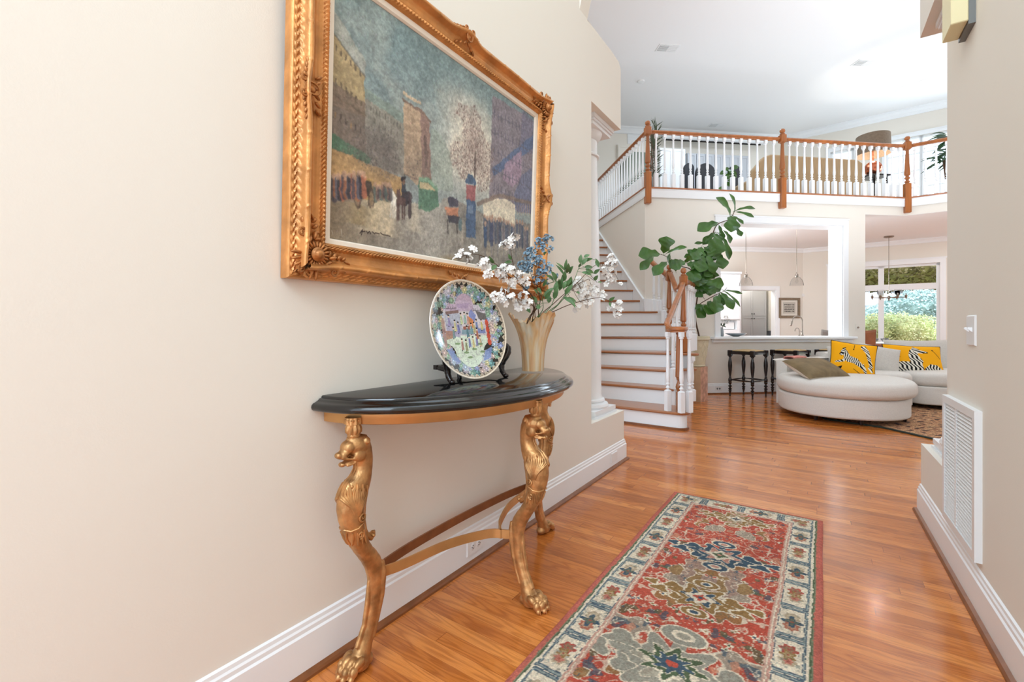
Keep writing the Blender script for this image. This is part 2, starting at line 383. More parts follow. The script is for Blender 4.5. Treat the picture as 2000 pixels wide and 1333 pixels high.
# columns on the knee walls
def column(fr, ca, cb, z0, z1, label):
    c = fr.w(ca, cb); t = thing('round_column', label, 'column', (c.x, c.y, z0), fr.rot, 'round white columns on the knee walls'); t['kind'] = 'thing'
    h = z1-z0; s = .205
    m = MB()
    for k, (a, za, zb) in enumerate(((0, 0, .014), (-.012, .014, .026), (-.006, .026, .055))):
        m.box(-s-a, s+a, -s-a, s+a, za, zb)
    m.build('plinth', 'white_paint', t)
    pr = [(.2, .055), (.205, .07), (.198, .088), (.17, .094), (.166, .1), (.176, .108), (.172, .12), (.158, .124), (.15, .15), (.148, .3)]
    rt = .117
    for i in range(1, 10): pr.append((.15-(.15-rt)*(i/9)**1.5, .3+(h-.62)*i/9))
    z = h-.32
    pr += [(rt, z+.06), (rt+.016, z+.066), (rt+.018, z+.076), (rt+.008, z+.084), (rt, z+.09), (rt, z+.19), (rt+.01, z+.196), (rt+.034, z+.235), (rt+.038, z+.25)]
    MB().lathe(pr, 40).build('shaft', 'white_paint', t, ang=35)
    q = rt+.05
    m = MB(); m.box(-q, q, -q, q, z+.25, z+.275); m.box(-q-.012, q+.012, -q-.012, q+.012, z+.275, z+.29); m.box(-q-.022, q+.022, -q-.022, q+.022, z+.29, h)
    m.build('capital', 'white_paint', t); return t
column(L, LA-.235, 3.27, .397, 2.645, 'white round column on the knee wall beside the staircase')
column(R, RA+.235, 3.215, .40, 2.76, 'white column mostly hidden by the right wall, only its base showing')
# great room: kitchen wall with the pass-through, side wall by the stairs, balcony edge
fz = 3.21                                             # loft floor level
kx0, kx1 = G.onb(GB, 1406)[0], G.onb(GB, 1646)[0]
ktop = 2.735; cz = .905                              # head of the opening, counter level
kend = G.onb(GB, 1690)[0]
m = MB(); m.box(GC, kx0, GB, GB+.28, 0, fz-.12); m.box(kx0, kx1, GB, GB+.28, 0, cz-.05); m.box(kx0, kx1, GB, GB+.28, ktop, fz-.12)
m.box(kx1, kend, GB, GB+.28, 0, fz-.12)
struct('wall_kitchen', m, 'wall_paint', G)
m = MB(); m.box(GC-.02, GC+.2, GB+.001, 11.0, 0, fz-.12); struct('wall_stair', m, 'wall_paint', G)
n3 = G.onb(GB, 1768)[0]                              # third newel, where the balcony turns
d45 = (sin(radians(45)), -cos(radians(45)))
pA = (n3, GB); pB = (n3+3.2*d45[0], GB+3.2*d45[1])
zs = 2.94
m = MB(); m.prism([(kend, GB), pA, pB, (pB[0]+.2, pB[1]+.2), (n3+.1, GB+.25), (kend, GB+.25)], zs, fz-.12)
struct('wall_balcony', m, 'wall_paint', G)
m = MB(); m.prism([(GC-.03, GB-.0), pA, pB, (12.5, pB[1]), (12.5, 12.6), (GC-.03, 12.6)], fz-.12, fz); struct('floor_loft', m, 'matte_white', G)
# trim along the balcony edge
TP = [(0, fz-.13), (.012, fz-.13), (.016, fz-.1), (.016, fz-.02), (.022, fz-.012), (.022, fz+.002), (0, fz+.002)]
NP = [(0, fz+.002), (.034, fz+.002), (.04, fz+.012), (.034, fz+.028), (-.06, fz+.028), (-.06, fz+.002)]
def rev(p): return p[::-1]
bpath = [(GC, 10.8), (GC, GB), pA, pB]
tb = struct('trim_balcony', sweep_wall(MB(), [(x, y) for x, y in bpath], [(-a+0, z) for a, z in TP]) if False else sweep_wall(MB(), [(GC-.022, 10.8), (GC-.022, GB-.022)]+[(n3, GB-.022), pB], TP), 'white_paint', G)
# crown-like band under the trim (side facing the stairs)
# kitchen pass-through casing
m = MB(); cw = .088
m.box(kx0-cw, kx0, GB-.022, GB, cz, ktop+cw); m.box(kx1, kx1+cw, GB-.022, GB, cz, ktop+cw); m.box(kx0, kx1, GB-.022, GB, ktop, ktop+cw)
m.box(kx0-cw-.012, kx1+cw+.012, GB-.032, GB, ktop+cw, ktop+cw+.022)
m.box(kx0, kx0+.012, GB, GB+.28, cz, ktop); m.box(kx1-.012, kx1, GB, GB+.28, cz, ktop); m.box(kx0, kx1, GB, GB+.28, ktop-.012, ktop)
struct('trim_1', m, 'white_paint', G)
bb = base('baseboard_kitchen', [(GC, GB), (kend, GB), (kend, GB+.28)], G)
base('baseboard_stair', [(GC, GB+.28), (GC, GB)], G) if False else None
# kitchen and breakfast nook beyond: back wall, 45-degree window wall, ceiling, crown
kb = 10.0; ka = G.onb(kb, 1568)[0]
pw = (n_ := G.onb(kb, 1447)[0], G.onb(kb, 1515)[0])   # pantry doorway
dz = 1.94
m = MB(); m.box(GC+.2, pw[0], kb, kb+.15, 0, 2.94); m.box(pw[0], pw[1], kb, kb+.15, dz, 2.94); m.box(pw[1], ka, kb, kb+.15, 0, 2.94)
struct('wall_back', m, 'wall_paint', G)
m = MB(); m.box(pw[0]-.6, pw[1]+.5, kb+1.15, kb+1.25, 0, 2.5); m.box(pw[0]-.6, pw[0]-.5, kb+.15, kb+1.15, 0, 2.5); m.box(pw[1]+.4, pw[1]+.5, kb+.15, kb+1.15, 0, 2.5)
struct('wall_pantry', m, 'wall_paint', G)
m = MB(); m.box(pw[0]-.09, pw[0], kb-.02, kb, 0, dz+.09); m.box(pw[1], pw[1]+.09, kb-.02, kb, 0, dz+.09); m.box(pw[0], pw[1], kb-.02, kb, dz, dz+.09)
m.box(pw[0], pw[0]+.012, kb, kb+.15, 0, dz); m.box(pw[1]-.012, pw[1], kb, kb+.15, 0, dz); m.box(pw[0], pw[1], kb, kb+.15, dz-.012, dz)
struct('trim_2', m, 'white_paint', G)
# 45-degree wall: frame N with origin at the corner; x along the wall, y outward
nth = radians(-37.7)
cor = G.w(ka, kb); nd = Vector((cos(nth), sin(nth)))   # direction along the wall
def on_nook(x, y):
    t = (x-CX)/F; s = (t*cor.y-cor.x)/(nd.x-t*nd.y); p = (cor.x+nd.x*s, cor.y+nd.y*s); return s, H-(y-HY)/F*p[1]
s0, s1 = on_nook(1624, 0)[0], on_nook(1836, 0)[0]; s2 = on_nook(1900, 0)[0]
wt = on_nook(1836, 515)[1]; wt0 = on_nook(1624, 524)[1]; wt = (wt+wt0)/2
def nwall(name, segs, z1, org, zb=0):
    m = MB()
    for a, b, z0, zz in segs: m.box(a, b, 0, .16, z0, zz)
    return struct(name, m, 'wall_paint', loc=(org.x, org.y, 0), rot_=0) if False else tag(m.build(name, 'wall_paint', loc=(org.x, org.y, 0), rot=nth), kind='structure')
nwall('wall_nook', [(0, s0, 0, 2.94), (s0, s1, wt, 2.94), (s0, s1, 0, .0005+.25), (s1, s2+.8, 0, 2.94)], 2.94, cor)
m = MB(); m.prism([(GC+.2, GB+.25), (n3+3.2, GB-3.2), (14, GB-3.2), (14, 11.5), (GC+.2, 11.5)], 2.94, 2.98)
m2 = MB(); m2.prism([(GC+.2, GB+.25), (kend-.01, GB+.25), (kend-.01, GB+.004), (n3, GB+.004), (pB[0], pB[1]+.004), (14, pB[1]), (14, 11.6), (GC+.2, 11.6)], zs-.004, zs+.04)
struct('ceiling_kitchen', m2, 'matte_white', G)
CR = [(0, -.1), (.02, -.1), (.028, -.09), (.035, -.06), (.06, -.03), (.075, -.024), (.08, 0), (0, 0)]
def crown(name, path, fr, z, sc=1, **k): return struct(name, sweep_wall(MB(), path, [(x*sc, z+y*sc) for x, y in CR]), 'white_paint', fr, **k)
e1 = G.ab(cor+Vector((nd.x, nd.y, 0))*(s2+.7))
crown('trim_3', [(GC+.2, kb), (ka, kb), e1], G, 2.938)
# breakfast nook window: casing, transoms and lights
def window(name, org, th, x0, x1, z0, z1, cols, rows, case=.09, depth=.1, glaz=True, thick=.05):
    """cols / rows: bar centres with widths; panes between them"""
    m = MB()
    m.box(x0-case, x1+case, -.025, 0, z1, z1+case); m.box(x0-case-.015, x1+case+.015, -.035, 0, z1+case, z1+case+.025)
    m.box(x0-case, x0, -.025, 0, z0-case, z1); m.box(x1, x1+case, -.025, 0, z0-case, z1)
    m.box(x0-case, x1+case, -.05, 0, z0-.04, z0); 
    f = tag(m.build(name, 'white_paint', loc=(org.x, org.y, org.z), rot=th), kind='structure')
    s = MB(); s.box(x0, x0+thick, .03, .09, z0, z1); s.box(x1-thick, x1, .03, .09, z0, z1); s.box(x0, x1, .03, .09, z1-thick, z1); s.box(x0, x1, .03, .09, z0, z0+thick)
    for c, w in cols: s.box(c-w/2, c+w/2, .03, .09, z0, z1)
    for r, w in rows: s.box(x0, x1, .032, .088, r-w/2, r+w/2)
    s.build('window_frame', 'white_paint', f)
    if glaz: g = MB(); g.box(x0, x1, .055, .059, z0, z1); g.build('glass_pane', 'window_glass', f)
    return f
mm = on_nook(1721, 0)[0]; mm0 = on_nook(1650, 0)[0]; zr = on_nook(1780, 560)[1]
window('window_1', Vector((cor.x, cor.y, 0)), nth, s0, s1, .25, wt, [(mm, .1), (mm0, .12)], [(zr, .13)])
# loft: back wall, 45-degree wall with two windows, ceiling of the whole great room
lb = 10.85; CZ = 6.0
la = G.onb(lb, 1530)[0]; lc = G.w(la, lb)
def on_loft(x, y):
    t = (x-CX)/F; s = (t*lc.y-lc.x)/(nd.x-t*nd.y); p = (lc.x+nd.x*s, lc.y+nd.y*s); return s, H-(y-HY)/F*p[1]
m = MB(); m.box(-1.2, GC+.3, lb, lb+.15, 0, CZ); m.box(GC+.3, la, lb, lb+.15, fz-.1, CZ); struct('wall_loft', m, 'wall_paint', G)
wa0, wa1 = on_loft(1622, 0)[0], on_loft(1668, 0)[0]; wb0, wb1 = on_loft(1730, 0)[0], on_loft(1875, 0)[0]
wz = (on_loft(1760, 272)[1]+on_loft(1800, 263)[1])/2; wz0 = fz+.25
m = MB()
for a, b, z0, z1 in [(0, wa0, fz-.1, CZ), (wa0, wa1, wz, CZ), (wa0, wa1, fz-.1, wz0), (wa1, wb0, fz-.1, CZ), (wb0, wb1, wz, CZ), (wb0, wb1, fz-.1, wz0), (wb1, wb1+2.5, fz-.1, CZ)]: m.box(a, b, 0, .16, z0, z1)
tag(m.build('wall_loft_window', 'wall_paint', loc=(lc.x, lc.y, 0), rot=nth), kind='structure')
def cols(x0, x1, n, w=.022): return [(x0+(x1-x0)*i/n, w) for i in range(1, n)]
window('window_2', Vector((lc.x, lc.y, 0)), nth, wa0, wa1, wz0, wz, cols(wa0, wa1, 2), cols(wz0, wz, 5, .02), case=.07)
window('window_3', Vector((lc.x, lc.y, 0)), nth, wb0, wb1, wz0, wz, cols(wb0, wb1, 4)+[((wb0+wb1)/2, .07)], cols(wz0, wz, 5, .02), case=.07)
crown('trim_4', [(-1.2, lb), (la, lb), G.ab(lc+Vector((nd.x, nd.y, 0))*(wb1+2.5))], G, CZ, 1.5)
m = MB(); m.box(-7, 12, 2.862, 16, CZ, CZ+.1); struct('ceiling', m, 'matte_white', L)
# unseen wall added right of the great room; its openings control the daylight
m = MB()
for y0, y1, z0, z1 in ((-.5, 1.0, 0, CZ), (1.0, 5.6, 0, .4), (1.0, 5.6, 3.4, CZ), (5.6, 7.6, 0, CZ), (2.3, 2.7, .4, 3.4), (3.9, 4.3, .4, 3.4)): m.box(10.4, 10.6, y0, y1, z0, z1)
struct('wall_daylight_control', m, 'wall_paint')
m = MB(); m.box(1.8, 10.6, -.6, -.5, 0, CZ); struct('wall_front', m, 'wall_paint')
# wall left of the stairs, unseen; added to close off outside light
m = MB(); m.box(.3, .45, 4.3, 11.0, 0, CZ); struct('wall_stairwell', m, 'wall_paint', G)
# ================================================================ turned posts and rails
def baluster_mesh(name, h, parent, m='white_paint', w=.028, wide=.016):
    """square foot, turned shaft, small block at the top; origin at the foot"""
    b = MB(); q = h*.27
    b.box(-w, w, -w, w, 0, q-.012); b.add([(-w, -w, q-.012), (w, -w, q-.012), (w, w, q-.012), (-w, w, q-.012), (-w*.55, -w*.55, q), (w*.55, -w*.55, q), (w*.55, w*.55, q), (-w*.55, w*.55, q)], [(0, 1, 5, 4), (1, 2, 6, 5), (2, 3, 7, 6), (3, 0, 4, 7)])
    r = wide
    pr = [(r*.75, q-.002), (r*.8, q+.01), (r*1.25, q+.018), (r*1.3, q+.026), (r*.8, q+.034), (r*.72, q+.05), (r*1.2, q+.058), (r*1.25, q+.066), (r*.8, q+.074), (r*1.25, q+.11), (r*1.3, q+.14), (r*1.1, q+.22), (r*.85, h*.78), (r*.78, h*.88), (r*.8, h-.075), (r*1.3, h-.068), (r*1.35, h-.058), (r*.8, h-.05)]
    b.lathe(pr, 12); b.box(-w*.8, w*.8, -w*.8, w*.8, h-.05, h)
    return b
def newel_mesh(h, drop=.25, w=.045, rail=.9):
    """newel post: origin at floor level; drop = part hanging below; rail = height of the rail's top"""
    b = MB(); q = .26; b.cbox((0, 0, (q-drop)/2), (2*w, 2*w, q+drop), .008)
    r = w*.8
    k = rail-.09
    pr = [(w*.75, q-.002), (w*.6, q+.015), (w*.85, q+.022), (w*.9, q+.034), (w*.55, q+.045), (w*.5, q+.065), (w*.85, q+.08), (w*.9, q+.095), (w*.6, q+.105), (w*.55, q+.125), (w*.9, q+.14), (w*.95, q+.16), (w*.75, q+.3), (w*.52, k-.03), (w*.55, k-.01), (w*.95, k), (w*.98, k+.01)]
    b.lathe(pr, 20); b.cbox((0, 0, rail-.025), (2*w*1.02, 2*w*1.02, .12), .006)
    z = rail+.035
    b.lathe([(w*.75, z), (w*.9, z+.008), (w*.9, z+.016), (w*.5, z+.024), (w*.5, z+.032), (w*.8, z+.042), (w*.92, z+.06), (w*.85, z+.08), (w*.55, z+.096), (.001, z+.102)], 20)
    return b
RAILP = [(-1, -.8), (-.55, -.8), (-.5, -.3), (-.95, .1), (-1, .45), (-.6, .85), (0, 1), (.6, .85), (1, .45), (.95, .1), (.5, -.3), (.55, -.8), (1, -.8)]
RAILP = [(-x, y) for x, y in [(-.55, -.9), (.55, -.9), (.5, -.4), (1, 0), (1, .45), (.6, .9), (0, 1), (-.6, .9), (-1, .45), (-1, 0), (-.5, -.4)]]
def rail_mesh(pts, r=.032): return MB().tube(pts, r, up=(0, 0, 1), prof=RAILP)
def rot_pt(fr): return fr.rot

# ---------------------------------------------------------------- staircase
RISE = .186
tk = [  # depth at column 1250, direction of the nosing (degrees from the view axis, negative to the left), right end column
    (4.95, -54, 1312), (5.36, -54, 1318), (5.60, -56, 1303), (5.90, -62, 1361), (6.24, -74, 1303), (6.60, -86, 1299), (6.94, -95, 1284), (7.24, -97.3, None), (7.53, -97.3, None), (7.80, -97.3, None),
    (8.07, -97.3, None), (8.33, -97.3, None), (8.59, -97.3, None), (8.85, -97.3, None), (9.11, -97.3, None), (9.37, -97.3, None)]
def line_at(i, px):
    d, ang, _ = tk[i]; c = Vector(((1250-CX)/F*d, d)); v = Vector((sin(radians(ang)), cos(radians(ang)))); t = (px-CX)/F
    s = (t*c.y-c.x)/(v.x-t*v.y); return c+v*s
def wall_hit(i):
    d, ang, _ = tk[i]; c = Vector(((1250-CX)/F*d, d)); v = Vector((sin(radians(ang)), cos(radians(ang))))
    # meet plane G a = GC-.02
    n = Vector(G.n); s = ((GC-.022)-c.dot(n))/v.dot(n); return c+v*s
def left_hit(i):
    d, ang, _ = tk[i]; c = Vector(((1250-CX)/F*d, d)); v = Vector((sin(radians(ang)), cos(radians(ang)))); n = Vector(G.n)
    s = (.46-c.dot(n))/v.dot(n); return c+v*s
ends = []
for i in range(len(tk)):
    l = left_hit(i); r = wall_hit(i) if tk[i][2] is None else line_at(i, tk[i][2]); ends.append((l, r))
st = thing('staircase', 'wide white staircase with oak treads climbing behind the round column', 'staircase', (1.6, 5.1, 0))
off = -Vector(st.location)
def sb(mb, name, m, par=st, **k): return mb.build(name, m, par, loc=-Vector(par.matrix_world.translation) if par.parent else off, **k)
vc = fl(1326, 803, RISE); vc = Vector((vc.x, vc.y))          # centre of the volute
for i in range(len(tk)-1):
    z = RISE*(i+1); l, r = ends[i]; l2, r2 = ends[i+1]
    v = (r-l).normalized(); nrm = Vector((v.y, -v.x));         # towards the viewer
    if nrm.y > 0: nrm = -nrm
    fwd = -nrm
    poly = [l+nrm*.03, r+nrm*.03, r2+fwd*.02, l2+fwd*.02]
    if i == 0:
        c = vc; rad = .155; a0 = math.atan2(nrm.y, nrm.x)
        arc = [c+Vector((cos(a0+pi*k/14), sin(a0+pi*k/14)))*(rad) for k in range(0, 15)]
        # straight front edge runs into the round end
        e = l+nrm*.03; arc0 = c+nrm*((e-c).dot(nrm)); rad = (e-c).dot(nrm)
        arc = [c+Vector((cos(a0+pi*k/14), sin(a0+pi*k/14)))*rad for k in range(0, 13)]
        poly = [l+nrm*.03]+arc+[r2+fwd*.02+v*.0, l2+fwd*.02]
        rz = MB(); ra = rad-.032
        arc2 = [c+Vector((cos(a0+pi*k/14), sin(a0+pi*k/14)))*ra for k in range(0, 13)]
        rp = [l-nrm*.002]+arc2+[r2+fwd*.01, l2+fwd*.01]
        rz.prism([tuple(p) for p in rp], .0, z-.028); sb(rz, 'riser', 'white_paint')
        sh = MB(); arc3 = [c+Vector((cos(a0+pi*k/14), sin(a0+pi*k/14)))*(ra+.018) for k in range(0, 13)]
        sh.prism([tuple(p) for p in [l+nrm*.016]+arc3+[r2, l2]], 0, .022); sb(sh, 'shoe_moulding', 'shoe_wood')
    elif i == 3:
        # the wide fourth step sticks out on the open side
        q = line_at(3, 1361); poly = [l+nrm*.03, q+nrm*.03, q+Vector((.03, .0)), q+Vector((.02, .45)), r2+fwd*.02, l2+fwd*.02]
    t = MB(); t.prism([tuple(p) for p in poly], z-.028, z)
    o = sb(t, 'tread', 'stair_wood')
    bv = o.modifiers.new('round', 'BEVEL'); bv.width = .011; bv.segments = 3; bv.limit_method = 'ANGLE'
    if i > 0:
        rr = r if i != 3 else line_at(3, 1350)
        m = MB(); m.prism([tuple(p) for p in (l, rr, rr+fwd*.02, l+fwd*.02)], z-RISE, z-.028); sb(m, 'riser', 'white_paint')
# closed side of the open end, below the treads
m = MB()
for i in (1, 2, 4, 5, 6):
    r, r2 = ends[i][1], ends[i+1][1]
    if i == 2: r2 = line_at(3, 1303)
    m.prism([tuple(p) for p in (r+Vector((-.03, 0)), r+Vector((-.004, 0)), r2+Vector((-.004, 0)), r2+Vector((-.03, 0)))], 0, RISE*(i+1)-.028)
q0 = line_at(3, 1350); q1 = q0+Vector((.02, .45)); m.prism([tuple(p) for p in (line_at(3, 1303), q0, q1, ends[4][1])], 0, RISE*4-.028)
sb(m, 'side_panel', 'white_paint')
# skirt board on the side wall
m = MB(); pts = []
def gy(p): return G.ab(p)[1]
for i in range(7, len(tk)-1): pts.append((gy(ends[i][1]), RISE*(i+1)))
b0, z0 = GB+.02, 1.435
sk = [(GC-.045, b0, z0-.4), (GC-.045, pts[-1][0], pts[-1][1]-.4), (GC-.045, pts[-1][0], z0+.21+(pts[-1][0]-b0)*.70), (GC-.045, b0, z0+.12)]
z0 = G.onwall(GC-.045, 1255, 586)[1]; zz = G.onwall(GC-.045, 1177, 466); b1 = zz[0]; sl = (zz[1]-z0)/(b1-b0)
sk = [(GC-.045, b0, z0-.5), (GC-.045, 11, z0+sl*(11-b0)-.45), (GC-.045, 11, z0+sl*(11-b0)), (GC-.045, b0, z0)]
m.slab([G.w(*p) for p in sk], G.w(.023, 0)); sb(m, 'skirt_board', 'white_paint')
m = MB(); m.slab([G.w(*p) for p in [(GC-.055, b0-.01, z0-.012), (GC-.055, 11, z0+sl*(11-b0)-.012), (GC-.055, 11, z0+sl*(11-b0)+.012), (GC-.055, b0-.01, z0+.012)]], G.w(.033, 0)); sb(m, 'skirt_cap', 'white_paint')
m = MB(); m.slab([G.w(*p) for p in [(GC-.0, GB-.024, z0-.5), (GC+.28, GB-.024, z0-.5), (GC+.28, GB-.024, z0+.012), (GC-.05, GB-.024, z0+.012)]], G.w(0, .022)); sb(m, 'skirt_return', 'white_paint')

# ---------------------------------------------------------------- stair railing
sr = thing('stair_railing', 'curved oak and white stair railing with a scrolled end on the bottom step', 'railing', (vc.x, vc.y, RISE))
off2 = -Vector(sr.location)
def rb_(mb, name, m, **k): return mb.build(name, m, sr, loc=off2, **k)
def wd(p, z): return Vector((p[0], p[1], z))
A_ = at(1335, 0, 5.72); A_ = Vector((A_.x, A_.y)); B_ = at(1307, 0, 6.35); B_ = Vector((B_.x, B_.y))
vz = RISE+.885                                             # top of the volute rail
# newel under the volute: slim turned oak post
pr = [(.021, 0), (.024, .01), (.024, .2), (.016, .215), (.026, .235), (.03, .26), (.017, .285), (.014, .30), (.024, .315), (.014, .33), (.02, .35), (.034, .385), (.026, .43), (.016, .45), (.026, .462), (.026, .475), (.017, .49), (.036, .53), (.036, .62), (.028, .80), (.026, .815), (.03, .82), (.03, .835), (.022, .84), (.022, .86)]
pr = [(.022, 0), (.026, .02), (.027, .15), (.03, .19), (.018, .205), (.028, .225), (.034, .25), (.027, .28), (.017, .30), (.015, .32), (.026, .332), (.026, .345), (.036, .36), (.034, .42), (.026, .78), (.024, .8), (.031, .806), (.031, .82), (.022, .826), (.022, .845)]
q = MB(); q.M = Matrix.Translation((vc.x, vc.y, RISE)); q.lathe(pr, 20); rb_(q, 'newel_post', 'rail_wood', ang=30)
# volute: spiral rail
sp = []
va = radians(170)
for k in range(0, 41):
    t = k/40; r = .03+.05*t; a = va+2*pi*1.2*(1-t); sp.append(Vector((vc.x+r*cos(a), vc.y+r*sin(a), vz-.03)))
v0 = sp[-1]
q = MB(); q.tube(sp, .033, up=(0, 0, 1), prof=RAILP); q.M = Matrix.Translation((vc.x, vc.y, vz-.06)); q.lathe([(.03, 0), (.06, .004), (.06, .05), (.045, .06), (.001, .062)], 24)
rb_(q, 'volute', 'rail_wood', ang=35)
zA = 4*RISE+.93; zB = 6*RISE+.80
tA = wd(A_, 1.60)
q = rail_mesh(bez([v0, at(1303, 634, 4.86), at(1310, 617, 5.02), at(1320, 592, 5.25), at(1330, 568, 5.48), at(1334, 556, 5.62), tA], 8), .029)
rb_(q, 'handrail', 'rail_wood', ang=35)
m = newel_mesh(1, 0, .04, zA-4*RISE); m.v = [(x+A_.x, y+A_.y, z+4*RISE) for x, y, z in m.v]; rb_(m, 'newel_post', 'rail_wood', ang=30)
m = newel_mesh(1, 0, .04, 1.80-5*RISE); m.v = [(x+B_.x, y+B_.y, z+5*RISE) for x, y, z in m.v]; rb_(m, 'newel_post', 'rail_wood', ang=30)
# gooseneck from the first newel back to the second
q = rail_mesh(bez([wd(A_, zA-.02), wd(A_*.8+B_*.2, zA-.09), wd(A_*.55+B_*.45, zA-.12), wd(A_*.35+B_*.65, zA-.02), wd(A_*.1+B_*.9, 1.79), wd(B_, 1.79)], 8), .034); rb_(q, 'gooseneck', 'rail_wood', ang=35)
wh = at(1263, 0, 7.03); wh = Vector((wh.x, wh.y)); q = rail_mesh([wd(B_, 1.77), wd(B_*.5+wh*.5, 1.94), wd(wh, H-(503-HY)/F*7.03)], .034); rb_(q, 'handrail', 'rail_wood', ang=35)
# short return rail on the outer side
r0, r1 = at(1342, 0, 5.85), at(1358, 0, 6.35); zr0, zr1 = H-(551-HY)/F*5.85, H-(560-HY)/F*6.35
q = rail_mesh([wd(A_, zr0+.01), wd(r0, zr0), wd(r1, zr1)], .03); rb_(q, 'handrail', 'rail_wood', ang=35)
def bal(p, z0, z1, w=.026):
    m = baluster_mesh('baluster', z1-z0, None, w=w, wide=.017); a = .35
    m.v = [(p[0]+x*cos(a)-y*sin(a), p[1]+x*sin(a)+y*cos(a), z0+z) for x, y, z in m.v]; rb_(m, 'baluster', 'white_paint', ang=30)
for a in (178, 262, 312, 10, 60):                          # ring of balusters under the volute
    bal((vc.x+.115*cos(radians(a)), vc.y+.115*sin(radians(a))), RISE, vz-.055)
for t, k in ((.30, 2), (.62, 3)):                          # up to the first newel
    p = Vector((vc.x-.06, vc.y+.12))*(1-t)+Vector((A_.x-.06, A_.y-.08))*t; bal(p, RISE*k, vz+.03+(1.55-vz)*t)
for t in (.12, .37, .62, .87):
    p = Vector((r0.x, r0.y))*(1-t)+Vector((r1.x, r1.y))*t; bal(p, 4*RISE, zr0*(1-t)+zr1*t-.03)
for t, k in ((.3, 5), (.66, 5)): p = A_*(1-t)+B_*t; bal(p, RISE*k, zA*(1-t)+1.77*t-.12)
for px, k in ((1297, 6), (1287, 7), (1277, 7)):
    d = 6.35+(1307-px)/44*.68; p = at(px, 0, d); t = (1307-px)/44; bal((p.x, p.y), RISE*k, 1.77+(H-(503-HY)/F*7.03-1.77)*t-.04)
p = at(1352, 0, 5.42); bal((p.x, p.y), RISE*1+.0, RISE*4-.03, .03); p = at(1350, 0, 5.2); 

# ---------------------------------------------------------------- balcony railing
br = thing('balcony_railing', 'oak and white balcony railing with three oak newels round the loft', 'railing', G.w(GC, GB, fz), G.rot)
def lb_(x, y, z=0): return (x-GC, y-GB, z)
npx = [GC+.01, G.onb(GB, 1525)[0], n3]
RT = .885
nm = newel_mesh(1, .235, .045, RT+.03)
nsrc = None
for i, a in enumerate(npx):
    if nsrc is None: nsrc = nm.build('newel_post', 'rail_wood', br, loc=lb_(a, GB-.035), ang=30); o = nsrc
    else: o = nsrc.copy(); C.objects.link(o); o.location = lb_(a, GB-.035)
    if i == 2: o.rotation_euler = (0, 0, radians(-22.5))
q = rail_mesh([lb_(GC, GB-.02, RT), lb_(n3, GB-.02, RT)], .031); q.build('handrail', 'rail_wood', br, ang=35)
q = rail_mesh([lb_(n3, GB-.02, RT), (pB[0]-GC, pB[1]-GB, RT)], .031); q.build('handrail', 'rail_wood', br, ang=35)
q = rail_mesh([lb_(GC, GB, RT), lb_(GC, 10.8, RT)], .031); q.build('handrail', 'rail_wood', br, ang=35)
sh = MB(); sweep_wall(sh, [(0-.03, 10.8-GB), (-.03, -.03), (n3-GC, -.03), (pB[0]-GC, pB[1]-GB)], [(-.075, 0), (0, 0), (.022, .002), (.026, .013), (.02, .026), (-.075, .026)])
sh.build('shoe_rail', 'rail_wood', br)
bsrc = baluster_mesh('baluster', RT-.055, None).build('baluster', 'white_paint', br, ang=30)
sites = []
for (a0, a1, n) in ((npx[0], npx[1], 15), (npx[1], npx[2], 16)):
    for k in range(1, n+1): sites.append(((a0+(a1-a0)*k/(n+1)), GB-.02, 0))
dd = Vector(d45)
for k in range(1, 9): sites.append((n3+dd.x*.13*k, GB+.01+dd.y*.13*k, radians(-45)))
for k in range(1, 24): sites.append((GC+.01, GB+.13*k+.02, 0))
for k, (a, b, r_) in enumerate(sites):
    o = bsrc if k == 0 else bsrc.copy()
    if k: C.objects.link(o)
    o.location = lb_(a, b, .026); o.rotation_euler = (0, 0, r_)
# ================================================================ painted surfaces: a small painter that colours a fine mesh
rng = np.random.RandomState(5)
def vnoise(h, w, fy, fx, seed=0):
    """smooth value noise with about fy x fx cells"""
    r = np.random.RandomState(seed); fy, fx = max(2, int(fy)), max(2, int(fx)); g = r.rand(fy+2, fx+2)
    y = np.linspace(0, fy, h, endpoint=False)[:, None]; x = np.linspace(0, fx, w, endpoint=False)[None, :]
    yi = y.astype(int); xi = x.astype(int); ty = y-yi; tx = x-xi; ty = ty*ty*(3-2*ty); tx = tx*tx*(3-2*tx)
    return (g[yi, xi]*(1-ty)+g[yi+1, xi]*ty)*(1-tx)+(g[yi, xi+1]*(1-ty)+g[yi+1, xi+1]*ty)*tx
def fbm(h, w, fy, fx, seed=0, o=4): return sum(vnoise(h, w, fy*2**k, fx*2**k, seed+k)*.5**k for k in range(o))/sum(.5**k for k in range(o))
